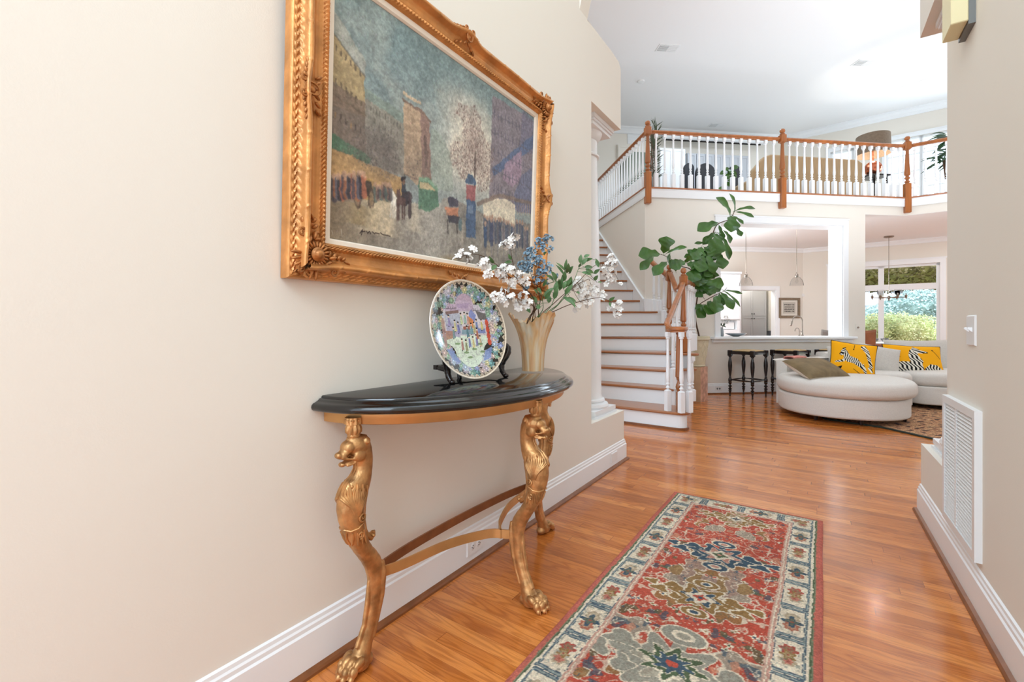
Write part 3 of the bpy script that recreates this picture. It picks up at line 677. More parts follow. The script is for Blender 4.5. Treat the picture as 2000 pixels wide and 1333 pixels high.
class Paint:
    """image indexed [row from the bottom, column]; coordinates x 0..sx, y 0..sy"""
    def __init__(s, nx, ny, sx, sy, col):
        s.nx, s.ny, s.sx, s.sy = nx, ny, sx, sy; s.im = np.ones((ny, nx, 3))*np.array(col, float)
        s.X, s.Y = np.meshgrid((np.arange(nx)+.5)/nx*sx, (np.arange(ny)+.5)/ny*sy)
    def mix(s, mask, col, op=1):
        a = (mask*op)[..., None]; s.im = s.im*(1-a)+np.array(col, float)*a
    def poly(s, pts, col, op=1, soft=0, wob=0, seed=1):
        X, Y = s.X, s.Y
        if wob: X = X+wob*(fbm(s.ny, s.nx, 30, 30, seed)-.5); Y = Y+wob*(fbm(s.ny, s.nx, 30, 30, seed+9)-.5)
        ins = np.zeros(X.shape, bool); n = len(pts)
        for i in range(n):
            (x0, y0), (x1, y1) = pts[i], pts[(i+1) % n]
            if y0 == y1: continue
            c = ((y0 > Y) != (y1 > Y)) & (X < (x1-x0)*(Y-y0)/(y1-y0)+x0); ins ^= c
        m = ins.astype(float); s.mix(m, col, op); return m
    def ell(s, cx, cy, rx, ry, col, op=1, soft=0, rot=0):
        dx, dy = s.X-cx, s.Y-cy; c, d = cos(rot), sin(rot); q = np.hypot((dx*c+dy*d)/rx, (-dx*d+dy*c)/ry)
        m = np.clip((1-q)/soft, 0, 1) if soft else (q < 1).astype(float); s.mix(m, col, op); return m
    def line(s, pts, w, col, op=1):
        m = np.zeros(s.X.shape)
        for (x0, y0), (x1, y1) in zip(pts, pts[1:]):
            dx, dy = x1-x0, y1-y0; t = np.clip(((s.X-x0)*dx+(s.Y-y0)*dy)/max(dx*dx+dy*dy, 1e-12), 0, 1)
            d = np.hypot(s.X-x0-t*dx, s.Y-y0-t*dy); m = np.maximum(m, np.clip((w/2-d)/(s.sx/s.nx)+.5, 0, 1))
        s.mix(m, col, op)
    def speck(s, region, n, size, cols, seed=3, stretch=1):
        r = np.random.RandomState(seed); ys, xs = np.nonzero(region > .3)
        if not len(ys): return
        for i in r.randint(0, len(ys), n):
            y, x = ys[i], xs[i]; k = max(1, int(r.rand()*size+.7)); c = cols[r.randint(len(cols))]
            s.im[y:y+int(k*stretch), x:x+k] = s.im[y:y+int(k*stretch), x:x+k]*.35+np.array(c, float)*.65
    def grain(s, amp, fy, fx, seed=11): s.im *= (1+amp*(fbm(s.ny, s.nx, fy, fx, seed)-.5)*2)[..., None]
def lin_np(a):
    a = np.clip(a, 0, 255)/255; return np.where(a <= .04045, a/12.92, ((a+.055)/1.055)**2.4)
def set_cols(me, cols):
    """per-point colours, cols (n,3) srgb"""
    a = me.color_attributes.new('Col', 'FLOAT_COLOR', 'POINT'); c = np.ones((len(me.vertices), 4)); c[:, :3] = lin_np(cols); a.data.foreach_set('color', c.ravel())
def sheet(name, p, m, parent, fn, thick=None, flip=False):
    """grid of p.nx x p.ny points placed by fn(x, y) arrays -> (n,3); coloured by the painting"""
    P = fn(p.X.ravel(), p.Y.ravel()); nx, ny = p.nx, p.ny
    i = np.arange(nx-1)[None, :]+np.arange(ny-1)[:, None]*nx; i = i.ravel()
    q = np.stack([i, i+1, i+nx+1, i+nx], 1)
    if flip: q = q[:, ::-1]
    me = bpy.data.meshes.new(name); me.from_pydata(P.tolist(), [], q.tolist()); me.update(); set_cols(me, p.im.reshape(-1, 3))
    me.polygons.foreach_set('use_smooth', [True]*len(me.polygons)); me.materials.append(MT[m])
    o = bpy.data.objects.new(name, me); C.objects.link(o)
    if parent is not None: o.parent = parent
    return o

# ---------------------------------------------------------------- framed street painting on the left wall
X0, X1, Z0, PW = .727, 2.208, 1.222, .142
FWd, FHt = X1-X0, 2.333-1.222; LEAN = .035
org = L.w(LA+.004, X0, Z0); uu = Vector((L.u[0], L.u[1], 0)); up = (Vector((0, 0, 1))+Vector((L.n[0], L.n[1], 0))*LEAN).normalized(); nn = uu.cross(up).normalized()
pt = thing('street_painting', 'large impressionist street scene in an ornate gilded frame on the left wall', 'painting', org)
pt.rotation_mode = 'XYZ'; pt.matrix_world = Matrix.Translation(org) @ Matrix((uu, up, nn)).transposed().to_4x4()
MI = Matrix((uu, up, nn))
def ray_local(x, y, h=.022):
    """pixel of the photograph -> coordinates on the canvas plane"""
    d = Vector(((x-CX)/F, 1, -(y-HY)/F)); o = Vector((0, 0, H)); p0 = org+nn*h; t = (p0-o).dot(nn)/d.dot(nn); q = MI @ (o+d*t-org); return q.x, q.y
cx0, cy0, cx1, cy1 = PW, PW-.005, FWd-PW, FHt-PW
CWd, CHt = cx1-cx0, cy1-cy0
p = Paint(600, 420, CWd, CHt, (122, 134, 132))
def U(*q): return [(a-cx0, b-cy0) for a, b in (ray_local(x, y) for x, y in q)]
n1 = fbm(p.ny, p.nx, 5, 7, 1); n2 = fbm(p.ny, p.nx, 9, 12, 21)
ty = p.Y/CHt; tx = p.X/CWd
p.mix(np.clip(ty*1.6-.5, 0, 1), (96, 124, 126), .8)
p.mix(np.clip((n1-.45)*4, 0, 1)*np.clip(1-abs(ty-.7)*2.2, 0, 1), (164, 162, 146), .6)
cl = np.exp(-(((tx-.58)/.15)**2+((ty-.60)/.2)**2)); p.mix(np.clip(cl*1.7+(n2-.5)*1.8*cl, 0, 1), (214, 202, 178), .9)
p.mix(np.exp(-(((tx-.55)/.22)**2+((ty-.74)/.08)**2))*np.clip((n2-.4)*4, 0, 1), (178, 172, 158), .6)
p.mix(np.clip((tx-.75)*5, 0, 1)*np.clip((ty-.5)*4, 0, 1), (104, 126, 140), .6)
for q, c, o_ in [
    ([(652, 18), (715, 118), (715, 150), (652, 62)], (150, 148, 134), .75),
    ([(640, 48), (713, 149), (714, 230), (640, 205)], (160, 134, 86), .95),
    ([(640, 150), (714, 205), (722, 320), (640, 300)], (112, 92, 76), .9),
    ([(712, 172), (789, 222), (789, 250), (712, 200)], (112, 128, 116), .9),
    ([(712, 192), (789, 240), (790, 345), (715, 320)], (132, 126, 110), .92),
    ([(841, 250), (856, 256), (880, 300), (886, 375), (842, 365)], (138, 150, 134), .7),
    ([(789, 178), (822, 199), (824, 206), (789, 186)], (186, 158, 122), 1),
    ([(784, 190), (823, 216), (842, 236), (842, 241), (822, 223), (785, 197)], (118, 92, 76), 1),
    ([(789, 198), (821, 220), (824, 366), (789, 343)], (170, 140, 108), 1),
    ([(821, 220), (838, 238), (843, 358), (824, 366)], (138, 106, 92), 1),
    ([(828, 262), (834, 268), (836, 330), (829, 330)], (100, 78, 70), .8),
    ([(962, 186), (1040, 236), (1040, 420), (955, 400)], (116, 104, 112), .92),
    ([(1020, 215), (1045, 240), (1045, 300), (1015, 300)], (98, 96, 120), .7),
    ([(1043, 262), (1043, 288), (965, 345), (962, 328)], (72, 92, 130), .9),
    ([(1018, 292), (1018, 352), (1000, 366), (982, 352), (986, 322)], (144, 116, 136), .9),
    ([(1020, 340), (1043, 325), (1043, 420), (1004, 410), (1004, 380)], (92, 98, 126), .85),
    ([(640, 255), (690, 288), (727, 312), (722, 322), (640, 285)], (66, 106, 76), 1),
    ([(640, 286), (725, 324), (790, 348), (790, 385), (640, 350)], (178, 132, 72), .95),
    ([(640, 340), (790, 380), (790, 400), (640, 385)], (108, 92, 66), .8)]: p.poly(U(*q), c, o_, wob=.012)
r_ = np.random.RandomState(8)
for k in range(9):
    x = 655+k*9.5; p.poly(U((x, 85+k*10), (x+3.4, 89+k*10), (x+3.4, 102+k*9.6), (x, 98+k*9.8)), (84, 70, 54), .8) if k < 6 else None
    if k < 6: p.poly(U((x, 150+k*9), (x+3.4, 153+k*9), (x+3.4, 166+k*9), (x, 163+k*9)), (92, 76, 56), .8); p.poly(U((x, 218+k*6), (x+3, 220+k*6), (x+3, 234+k*6), (x, 232+k*6)), (150, 112, 66) if k % 3 == 0 else (74, 62, 54), .8)
for k in range(11):
    x = 724+k*5.8; y = 208+k*3.6
    p.line(U((x, y), (x, y+7)), .006, (96, 92, 82), .8)
    if k % 2: p.line(U((x, y+20), (x, y+27)), .006, (98, 92, 82), .7)
for r in range(5):
    for k in range(9):
        x = 966+k*7; y = 215+r*36+k*3.5
        if y < 395-(x-960)*1.1+60: p.line(U((x, y), (x, y+16)), .006, (78, 74, 92), .7)
for k in range(5): p.line(U((962, 222+k*36), (1040, 262+k*36)), .005, (90, 84, 96), .8)
p.line(U((714, 225), (640, 178)), .006, (96, 80, 60), .8); p.line(U((713, 150), (645, 55)), .006, (92, 90, 80), .8)
p.line(U((789, 342), (842, 360)), .006, (120, 92, 78), .9); p.line(U((640, 330), (648, 258)), .004, (90, 70, 60), .5)
# bare trees
tr = np.exp(-(((p.X-U((755, 300))[0][0])/.16)**2+((p.Y-U((755, 300))[0][1])/.085)**2))*np.clip((n2-.25)*3, 0, 1)
p.mix(np.clip(tr, 0, 1), (92, 82, 76), .75); p.speck((tr > .3)*1., 900, 2, [(70, 62, 60), (120, 108, 96), (96, 84, 78)], 5)
c0 = U((925, 290))[0]; tr = np.exp(-(((p.X-c0[0])/.17)**2+((p.Y-c0[1])/.20)**2)*1.3)
tr = tr*np.clip((n2-.22)*3, .3, 1.1); p.mix(np.clip((tr-.2)*1.1, 0, 1), (130, 104, 94), .6); p.speck((tr > .3)*1., 4200, 2.2, [(92, 66, 58), (128, 94, 84), (176, 164, 148), (104, 84, 78), (150, 128, 116)], 6, 1.6)
p.line(U((928, 300), (925, 480)), .012, (84, 68, 62), .8)

# wet ground
gm = p.poly(U((640, 385), (790, 398), (850, 398), (880, 385), (960, 425), (1045, 440), (1045, 560), (640, 490)), (126, 118, 106), .95, wob=.02)
gn = fbm(p.ny, p.nx, 14, 40, 33); p.mix(gm*np.clip((gn-.42)*4, 0, 1), (150, 142, 126), .5); p.mix(gm*np.clip((n1-.5)*4, 0, 1), (92, 90, 86), .5)
p.mix(gm*np.clip(1-tx*4, 0, 1), (128, 100, 62), .6)
for x, y0, y1, w, c, o_ in [(733, 382, 455, .05, (206, 184, 138), .7), (756, 395, 462, .045, (214, 190, 146), .7), (812, 400, 455, .035, (188, 172, 142), .7), (700, 400, 440, .05, (150, 122, 70), .5), (905, 430, 510, .012, (176, 160, 140), .6), (955, 440, 500, .03, (176, 158, 128), .5), (985, 440, 500, .02, (180, 166, 140), .5), (1000, 440, 500, .015, (150, 140, 130), .5)]:
    q = U((x, y0), (x, y1)); m_ = np.exp(-((p.X-q[0][0])/w)**2)*((p.Y < q[0][1]) & (p.Y > q[1][1]))*np.clip(.4+gn, 0, 1); p.mix(np.clip(m_, 0, 1), c, o_)
q = U((840, 380), (870, 500)); m_ = np.exp(-((p.X-q[0][0]-.03)/.09)**2)*gm; p.mix(m_, (166, 162, 150), .6)
p.ell(*U((880, 510))[0], .09, .03, (150, 116, 50), .5, .9); p.ell(*U((1030, 500))[0], .07, .06, (112, 84, 60), .6, .9)
# cafe glow, tram, kiosk, carriages, horses, people
p.poly(U((944, 398), (960, 388), (985, 388), (1006, 398), (1006, 440), (944, 428)), (204, 190, 160), .9, wob=.02)
p.poly(U((930, 395), (975, 378), (1045, 396), (1045, 402), (975, 386), (932, 404)), (120, 98, 84), .8)
for k in range(8): p.line(U((1010+k*4, 400), (1010+k*4, 420)), .004, (190, 140, 90), .6)
p.poly(U((818, 350), (835, 350), (856, 376), (856, 402), (840, 414), (818, 408)), (74, 112, 86), .95, wob=.01)
p.poly(U((818, 346), (838, 348), (858, 372), (852, 374), (836, 356), (818, 354)), (104, 142, 110), .9); p.poly(U((820, 356), (836, 358), (852, 374), (820, 368)), (184, 156, 110), .85)
p.poly(U((909, 352), (915, 340), (922, 342), (930, 356), (930, 362), (909, 358)), (62, 84, 112), 1); p.poly(U((911, 360), (929, 364), (928, 393), (911, 390)), (152, 78, 78), .95)
p.poly(U((911, 390), (929, 393), (930, 468), (910, 462)), (58, 82, 116), .95, wob=.01); p.poly(U((914, 400), (924, 402), (924, 418), (914, 416)), (96, 116, 140), .8)
p.poly(U((697, 346), (726, 354), (726, 388), (699, 382)), (58, 48, 40), .95, wob=.006); p.line(U((697, 346), (726, 353)), .008, (168, 128, 60), .9)
p.line(U((700, 383), (724, 389)), .012, (186, 140, 70), .8)
for x in (699, 725): p.ell(*U((x, 388))[0], .016, .036, (70, 54, 44), .7); p.ell(*U((x, 388))[0], .010, .026, (150, 120, 80), .6)
p.poly(U((786, 372), (800, 374), (802, 396), (792, 402), (783, 386)), (50, 42, 48), .95, wob=.006); p.ell(*U((801, 402))[0], .010, .05, (60, 46, 48), .8)
p.poly(U((784, 358), (791, 358), (793, 376), (784, 376)), (46, 52, 62), .95); p.ell(*U((788, 354))[0], .008, .012, (110, 80, 62), 1); p.line(U((785, 349), (791, 349)), .01, (40, 36, 40), 1)
p.poly(U((757, 362), (761, 358), (768, 372), (774, 384), (774, 402), (766, 404), (762, 384)), (214, 208, 192), .9, wob=.004)
for x in (763, 768, 772): p.line(U((x, 398), (x-1, 424)), .007, (190, 184, 168), .8)
p.poly(U((775, 370), (780, 366), (784, 384), (792, 388), (792, 402), (775, 402)), (88, 62, 56), .95, wob=.004)
for x in (776, 779, 786, 790): p.line(U((x, 400), (x, 428)), .007, (74, 52, 48), .85)
p.poly(U((874, 388), (884, 386), (895, 392), (895, 404), (878, 404)), (62, 60, 74), .95); p.poly(U((868, 404), (896, 406), (894, 424), (872, 420)), (184, 108, 72), .9, wob=.015)
p.poly(U((874, 420), (897, 424), (895, 438), (876, 434)), (58, 56, 66), .9); 
for x in (874, 892): p.line(U((x, 430), (x+1, 456)), .006, (60, 52, 52), .8)
p.ell(*U((899, 440))[0], .012, .03, (80, 110, 116), .8)
def person(x, y, h, c, o_=.85):
    a = U((x, y), (x, y-h)); w = .0065+h*.00009; p.line([a[0], (a[1][0], a[1][1]-.012)], w*2, c, o_); p.ell(a[1][0], a[1][1]-.004, w*.9, w*1.1, (170, 128, 98), .8)
for k in range(15): person(650+k*4.2+r_.rand()*3, 382+r_.rand()*8, 38+r_.rand()*10, [(62, 56, 66), (150, 84, 50), (70, 74, 92), (50, 44, 48), (170, 90, 60)][k % 5])
for k in range(9): person(734+k*3.6, 384+r_.rand()*6, 22+r_.rand()*8, [(72, 92, 88), (112, 72, 62), (64, 58, 62)][k % 3], .7)
for k in range(17): person(946+k*5.2+r_.rand()*2, 462+k*1.2+r_.rand()*8, 40+r_.rand()*8, [(56, 66, 92), (70, 70, 88), (44, 58, 86), (92, 84, 96)][k % 4], .75)
person(948, 480, 44, (46, 72, 108)); person(960, 478, 50, (60, 70, 100))
for k in range(6): p.line(U((948+k*12, 478), (948+k*12, 500)), .010, (90, 92, 104), .35)
wy = ((fbm(p.ny, p.nx, 70, 90, 201, 2)-.5)*5+(fbm(p.ny, p.nx, 26, 34, 203, 2)-.5)*5).astype(int); wx_ = ((fbm(p.ny, p.nx, 70, 90, 205, 2)-.5)*5+(fbm(p.ny, p.nx, 26, 34, 207, 2)-.5)*4).astype(int)
jy, jx = np.mgrid[0:p.ny, 0:p.nx]; wp = p.im[np.clip(jy+wy, 0, p.ny-1), np.clip(jx+wx_, 0, p.nx-1)]; p.im = wp     # loose brushwork
bl_ = sum(np.roll(np.roll(p.im, dy, 0), dx, 1) for dy in (-2, -1, 0, 1, 2) for dx in (-1, 0, 1))/15; p.im = p.im*.55+bl_*.45
r_ = np.random.RandomState(77)
for k in range(4200):                                       # dabs picked up from the neighbouring colour
    y, x = r_.randint(4, p.ny-10), r_.randint(4, p.nx-8); c = p.im[y, x]*(1+.22*(r_.rand()-.5))+r_.randint(-7, 8, 3); hh, ww = r_.randint(2, 7), r_.randint(1, 4); p.im[y:y+hh, x:x+ww] = p.im[y:y+hh, x:x+ww]*.45+c*.55
g_ = p.im.mean(2, keepdims=True); p.im = (p.im*.76+g_*.24)*1.05+14
# signature squiggle
sg = [(703, 456), (708, 449), (706, 459)], [(706, 453), (713, 452)], [(716, 452), (718, 456), (722, 452), (724, 457)], [(727, 453), (732, 457)], [(733, 455), (741, 457)], [(743, 455), (748, 459), (757, 460), (762, 462)]
for s_ in sg: p.line(U(*s_), .0036, (52, 42, 40), .9)
p.line(U((648, 450), (650, 458)), .002, (200, 196, 180), .8); p.line(U((666, 448), (668, 462)), .002, (200, 196, 180), .8)
p.grain(.17, 80, 110, 44); p.grain(.10, 150, 215, 45); p.grain(.1, 20, 28, 46)
sheet('canvas', p, 'canvas_paint', pt, lambda x, y: np.stack([x+cx0, y+cy0, x*0+.022], 1))
m = MB()
def bevel_ring(mb, x0, y0, x1, y1, prof):
    """prof: list of (inset, height); mitred rectangular ring"""
    vs = []; 
    for i, h in prof: vs += [(x0+i, y0+i, h), (x1-i, y0+i, h), (x1-i, y1-i, h), (x0+i, y1-i, h)]
    k = len(prof); mb.add(vs, [(a*4+b, a*4+(b+1) % 4, (a+1)*4+(b+1) % 4, (a+1)*4+b) for a in range(k-1) for b in range(4)])
li = PW-.024
bevel_ring(m, li, li-.005, FWd-li, FHt-li, [(-.01, .02), (-.01, .034), (.019, .031), (.0245, .024), (.0245, .018)])
m.build('liner', 'linen', pt)
# carved moulding: each side a fine grid with relief
def crest(s, Lg):
    c = math.exp(-((s-Lg/2)/.07)**2); e = math.exp(-(min(s, Lg-s)/.09)**2); w = .5+.5*cos(2*pi*(s-Lg/2)/(Lg*.5)); return .020*c+.016*e-.006*w
PRF = [(0, -.002), (0, .026), (.004, .034), (.012, .037), (.022, .038), (.028, .048), (.034, .068), (.040, .073), (.046, .072), (.052, .062), (.060, .048), (.072, .040), (.084, .038), (.094, .041), (.099, .048), (.104, .052), (.110, .049), (.116, .042), (.12, .036), (.121, .02)]
FWI = li+.002
def side(p0, p1, inw, Lg, name):
    """p0->p1 outer edge; inw inward direction"""
    d = (p1-p0).normalized(); ns, vs, fs = int(Lg/.0042), [], []
    fine = []
    for (a, h), (b, g) in zip(PRF, PRF[1:]):
        k = 3 if b-a < .008 else 4
        fine += [(a+(b-a)*i/k, h+(g-h)*i/k) for i in range(k)]
    fine.append(PRF[-1]); nk = len(fine)
    for i in range(ns+1):
        s = Lg*i/ns; cr = crest(s, Lg)
        for t, h in fine:
            k = t/.121; tt = t*FWI/.121
            fr = tt/1.0; x = tt+(Lg-2*tt)*(i/ns)
            wr = math.exp(-((k-.34)/.13)**2) if k > .2 else 0; q = h+cr*.7*wr; push = cr*wr*1.0
            if .08 < k < .22: q += .003*sin(2*pi*s/.026+sin(2*pi*k/.14)*2.2)
            if .78 < k < .93: q += .0035*sin(2*pi*s/.017+6*sin(pi*(k-.78)/.15))
            if .25 < k < .45: q += (.0025 if (s % .115) < .008 else 0)
            ps = p0+d*x+inw*(tt-push); vs.append((ps.x, ps.y, q))
    for i in range(ns):
        for j in range(nk-1): fs.append((i*nk+j, i*nk+j+1, (i+1)*nk+j+1, (i+1)*nk+j))
    return vs, fs
m = MB(); c4 = [Vector((0, 0, 0)), Vector((FWd, 0, 0)), Vector((FWd, FHt, 0)), Vector((0, FHt, 0))]; iw = [Vector((0, 1, 0)), Vector((-1, 0, 0)), Vector((0, -1, 0)), Vector((1, 0, 0))]
for k in range(4): m.add(*side(c4[k], c4[(k+1) % 4], iw[k], (c4[(k+1) % 4]-c4[k]).length, 's'))
m.build('frame', 'frame_gold', pt, smooth=True, ang=60)
def spiral(c, r0, r1, turns, a0, z, dirn=1, n=26): return [(c[0]+(r0+(r1-r0)*k/n)*cos(a0+dirn*2*pi*turns*k/n), c[1]+(r0+(r1-r0)*k/n)*sin(a0+dirn*2*pi*turns*k/n), z) for k in range(n+1)]
def corner_orn():
    m = MB(); z = .062; c = (.075, .075)
    m.lathe([(.02, z+.0), (.022, z+.008), (.017, z+.012), (.015, z+.016), (.011, z+.024), (.004, z+.028), (.0005, z+.0285)], 20, (c[0], c[1], 0))
    for k in range(20):                                    # fluted shell around the boss
        a = 2*pi*k/20; r0, r1 = .02, .042+.004*sin(3*a)
        m.ell((c[0]+cos(a)*(r0+r1)/2, c[1]+sin(a)*(r0+r1)/2, z-.004), ((r1-r0)/2+.003, .0048, .009), 8, 6, Matrix.Rotation(a, 3, 'Z'))
    for sx, a0 in ((1, .3), (-1, pi/2-.3)):                # leaves and scrolls creeping along both rails
        for k in range(5):
            t = k/4; x = .115+.075*t; y = .052+.02*sin(k*1.7)
            q = (x, y) if sx == 1 else (y, x); an = (0.5-k*.25) if sx == 1 else pi/2-(.5-k*.25)
            m.ell((q[0], q[1], z-.006-.006*t), (.017-.006*t, .0065-.002*t, .009), 10, 6, Matrix.Rotation(an, 3, 'Z'))
            q = (x-.01, .085-.01*t) if sx == 1 else (.085-.01*t, x-.01)
            m.ell((q[0], q[1], z-.01-.008*t), (.014-.004*t, .006, .008), 10, 6, Matrix.Rotation(an+1.1*sx, 3, 'Z'))
        cc = (.135, .028) if sx == 1 else (.028, .135)
        m.tube(spiral(cc, .003, .017, 1.4, a0, z+.0, sx), [.0035+.0012*k/26 for k in range(27)], 6)
        cc = (.03, .03) if sx == 1 else (.05, .018)
        m.tube(spiral(cc, .003, .014, 1.2, a0+2, z-.002, -sx), .0035, 6)
    for k in range(7):
        a = pi+pi/4+(k-3)*.27; m.ell((c[0]+cos(a)*.06, c[1]+sin(a)*.06, z-.006), (.019, .0055, .008), 10, 6, Matrix.Rotation(a, 3, 'Z'))
    return m
csrc = corner_orn().build('corner_ornament', 'frame_carving', pt, smooth=True, ang=60)
for k, (x, y, r) in enumerate(((0, 0, 0), (FWd, 0, pi/2), (FWd, FHt, pi), (0, FHt, -pi/2))):
    o = csrc if k == 0 else csrc.copy()
    if k: C.objects.link(o)
    o.location = (x, y, 0); o.rotation_euler = (0, 0, r)
def cart_orn():
    m = MB(); z = .074
    m.ell((0, .043, z-.008), (.011, .016, .008), 14, 8)
    m.tube([(.017*cos(a), .043+.023*sin(a), z) for a in [2*pi*k/20 for k in range(21)]], .0038, 6)
    for s in (-1, 1):
        m.tube(spiral((s*.02, .018), .002, .012, 1.3, 0 if s > 0 else pi, z, s), .0036, 6)
        for k in range(4): m.ell((s*(.032+k*.016), .022+.004*k, z-.006-.002*k), (.011, .005, .006), 8, 6, Matrix.Rotation(-s*.35, 3, 'Z'))
        for k in range(3): m.ell((s*(.012+k*.02), .068+.006*k, z-.016-.006*k), (.012, .005, .007), 8, 6, Matrix.Rotation(s*.9, 3, 'Z'))
    return m
ksrc = cart_orn().build('centre_cartouche', 'frame_carving', pt, smooth=True, ang=60)
for k, (x, y, r) in enumerate(((FWd/2, 0, 0), (FWd, FHt/2, pi/2), (FWd/2, FHt, pi), (0, FHt/2, -pi/2))):
    o = ksrc if k == 0 else ksrc.copy()
    if k: C.objects.link(o)
    o.location = (x, y, 0); o.rotation_euler = (0, 0, r)
# ================================================================ console table
TB, TZ = 1.485, .858
ct = thing('console_table', 'half-round console table with black stone top on three gilded lion legs', 'table', L.w(LA+.005, TB), L.rot)
def halfloft(prof, A, D, n=64):
    """half ellipse against the wall (x = out from wall, y = along); prof: (inset, z)"""
    m = MB(); vs = []
    for i, z in prof:
        for k in range(n+1):
            t = -pi/2+pi*k/n; vs.append(((D-i)*cos(t), (A-i)*sin(t), z))
    k = n+1; fs = [(a*k+b, a*k+b+1, (a+1)*k+b+1, (a+1)*k+b) for a in range(len(prof)-1) for b in range(n)]
    fs += [tuple(range(k)), tuple(range((len(prof)-1)*k, len(prof)*k))[::-1], ]
    fs += [tuple([a*k for a in range(len(prof))]+[a*k+n for a in range(len(prof)-1, -1, -1)])]
    return m.add(vs, fs)
TA, TD = .662, .475
halfloft([(.04, TZ), (.036, TZ-.003), (.035, TZ-.008), (.028, TZ-.009), (.024, TZ-.014), (.014, TZ-.019), (.006, TZ-.022), (.001, TZ-.028), (0, TZ-.034), (.002, TZ-.040), (.007, TZ-.045), (.016, TZ-.047)], TA, TD).build('stone_top', 'black_granite', ct, ang=50)
AZ = TZ-.047
ap = halfloft([(.045, AZ), (.045, AZ-.035), (.047, AZ-.037)], TA, TD); ap.build('apron', 'gold_apron', ct, ang=50)
CT = AZ-.037                                             # underside of the apron
def lion_leg():
    """monopodium: x outwards, y sideways; a neck and shoulder flowing into a paw"""
    root_parts = {}
    tab = [  # z, front x, back x, half width
        (.735, .022, -.045, .024), (.715, .022, -.056, .030), (.69, .012, -.063, .032), (.66, -.002, -.066, .030), (.636, -.006, -.065, .029), (.615, .008, -.063, .031), (.597, .032, -.061, .034),
        (.575, .046, -.055, .036), (.55, .054, -.043, .037), (.52, .055, -.035, .038), (.49, .050, -.031, .037), (.46, .041, -.033, .035), (.43, .030, -.039, .033), (.40, .014, -.050, .031),
        (.375, -.002, -.064, .029), (.35, -.018, -.084, .027), (.325, -.034, -.100, .025), (.30, -.046, -.109, .023), (.27, -.054, -.112, .021), (.235, -.057, -.110, .019), (.2, -.057, -.106, .0175),
        (.165, -.051, -.098, .0165), (.13, -.041, -.088, .0165), (.1, -.028, -.078, .018), (.075, -.014, -.070, .021), (.05, .004, -.062, .026), (.03, .014, -.056, .030), (.008, .012, -.052, .030)]
    m = MB(); rings = []
    n = 20
    zs_ = [tab[0][0]-(tab[0][0]-.008)*k/70 for k in range(71)]
    for z in zs_:
        f = interp([(a, b) for a, b, _, _ in tab], z); b = interp([(a, c) for a, _, c, _ in tab], z); w = interp([(a, d) for a, _, _, d in tab], z)
        cx, hx = (f+b)/2, (f-b)/2; rings.append([(cx+hx*cos(2*pi*k/n), w*sin(2*pi*k/n), z) for k in range(n)])
    vs = [q for r in rings for q in r]; fs = [(i*n+k, i*n+(k+1) % n, (i+1)*n+(k+1) % n, (i+1)*n+k) for i in range(len(rings)-1) for k in range(n)]
    fs += [tuple(range(n)), tuple(range((len(rings)-1)*n, len(rings)*n))[::-1]]; m.add(vs, fs)
    Ry = lambda a: Matrix.Rotation(a, 3, 'Y')
    # head: skull, brow, muzzle with open mouth, jaw, cheeks, ears
    m.ell((-.012, 0, .708), (.043, .036, .034), 20, 14); m.ell((.020, 0, .708), (.024, .027, .020), 16, 10, Ry(.5)); m.ell((.036, 0, .692), (.024, .020, .013), 16, 10, Ry(.55))
    m.ell((.054, 0, .689), (.011, .014, .010), 12, 8); m.ell((.018, 0, .664), (.032, .017, .007), 16, 8, Ry(.25)); m.ell((.042, 0, .659), (.010, .013, .008), 12, 8)
    for s in (-1, 1):
        m.ell((-.006, s*.024, .680), (.022, .012, .020), 14, 10); m.ell((.022, s*.017, .718), (.013, .006, .005), 10, 8, Ry(.4)); m.ell((.020, s*.0205, .708), (.007, .005, .005), 10, 8)
        m.ell((-.026, s*.034, .724), (.010, .006, .012), 10, 8, Matrix.Rotation(s*.5, 3, 'X')); m.ell((.043, s*.011, .683), (.010, .008, .009), 10, 8)
        m.tube([(.05, s*.012, .681), (.03, s*.019, .676), (.012, s*.022, .672), (.002, s*.019, .664), (.014, s*.018, .657), (.034, s*.014, .655)], .004, 6)
    # tendons of the shank and the bony hock
    for s in (-1, 1):
        m.tube([(-.100, s*.010, .31), (-.104, s*.013, .27), (-.100, s*.012, .2), (-.083, s*.010, .13), (-.062, s*.012, .08)], [.010, .012, .009, .007, .008], 8)
    m.tube([(-.058, 0, .26), (-.053, 0, .2), (-.040, 0, .13), (-.012, 0, .07)], [.006, .009, .008, .009], 8)
    # paw: four toes with knuckles, heel pad
    m.ell((-.008, 0, .028), (.046, .034, .026), 18, 10); m.ell((-.048, 0, .02), (.02, .024, .02), 14, 8)
    for k, (y, x, r) in enumerate(((-.030, .018, .0115), (-.011, .032, .0125), (.011, .032, .0125), (.030, .018, .0115))):
        a = y*9; m.ell((x-.018, y*.95, .042), (.020, r, .013), 12, 8, Ry(.35)); m.ell((x+.004, y, .026), (.014, r*1.02, .0165), 12, 8); m.ell((x+.014, y*1.02, .011), (.010, r*.85, .010), 12, 8)
    root_parts['body'] = m
    c = MB()
    for y, x in ((-.031, .036), (-.0115, .05), (.0115, .05), (.031, .036)): c.tube([(x-.004, y, .016), (x+.004, y, .010), (x+.006, y, .002)], [.0042, .003, .0008], 6)
    root_parts['claws'] = c
    # fluted cup between head and apron
    k_ = MB(); k_.lathe([(.018, .735), (.020, .741), (.019, .744), (.0225, .750), (.0225, .762), (.0195, .772), (.0185, .778), (.021, .781), (.026, .786), (.027, .79), (.024, .793), (.026, .797), (.026, CT+.002)], 48, fn=lambda t, z: 1+.13*cos(10*t) if .746 < z < .778 else 1+.06*cos(20*t) if .778 <= z < .793 else 1)
    root_parts['capital'] = k_
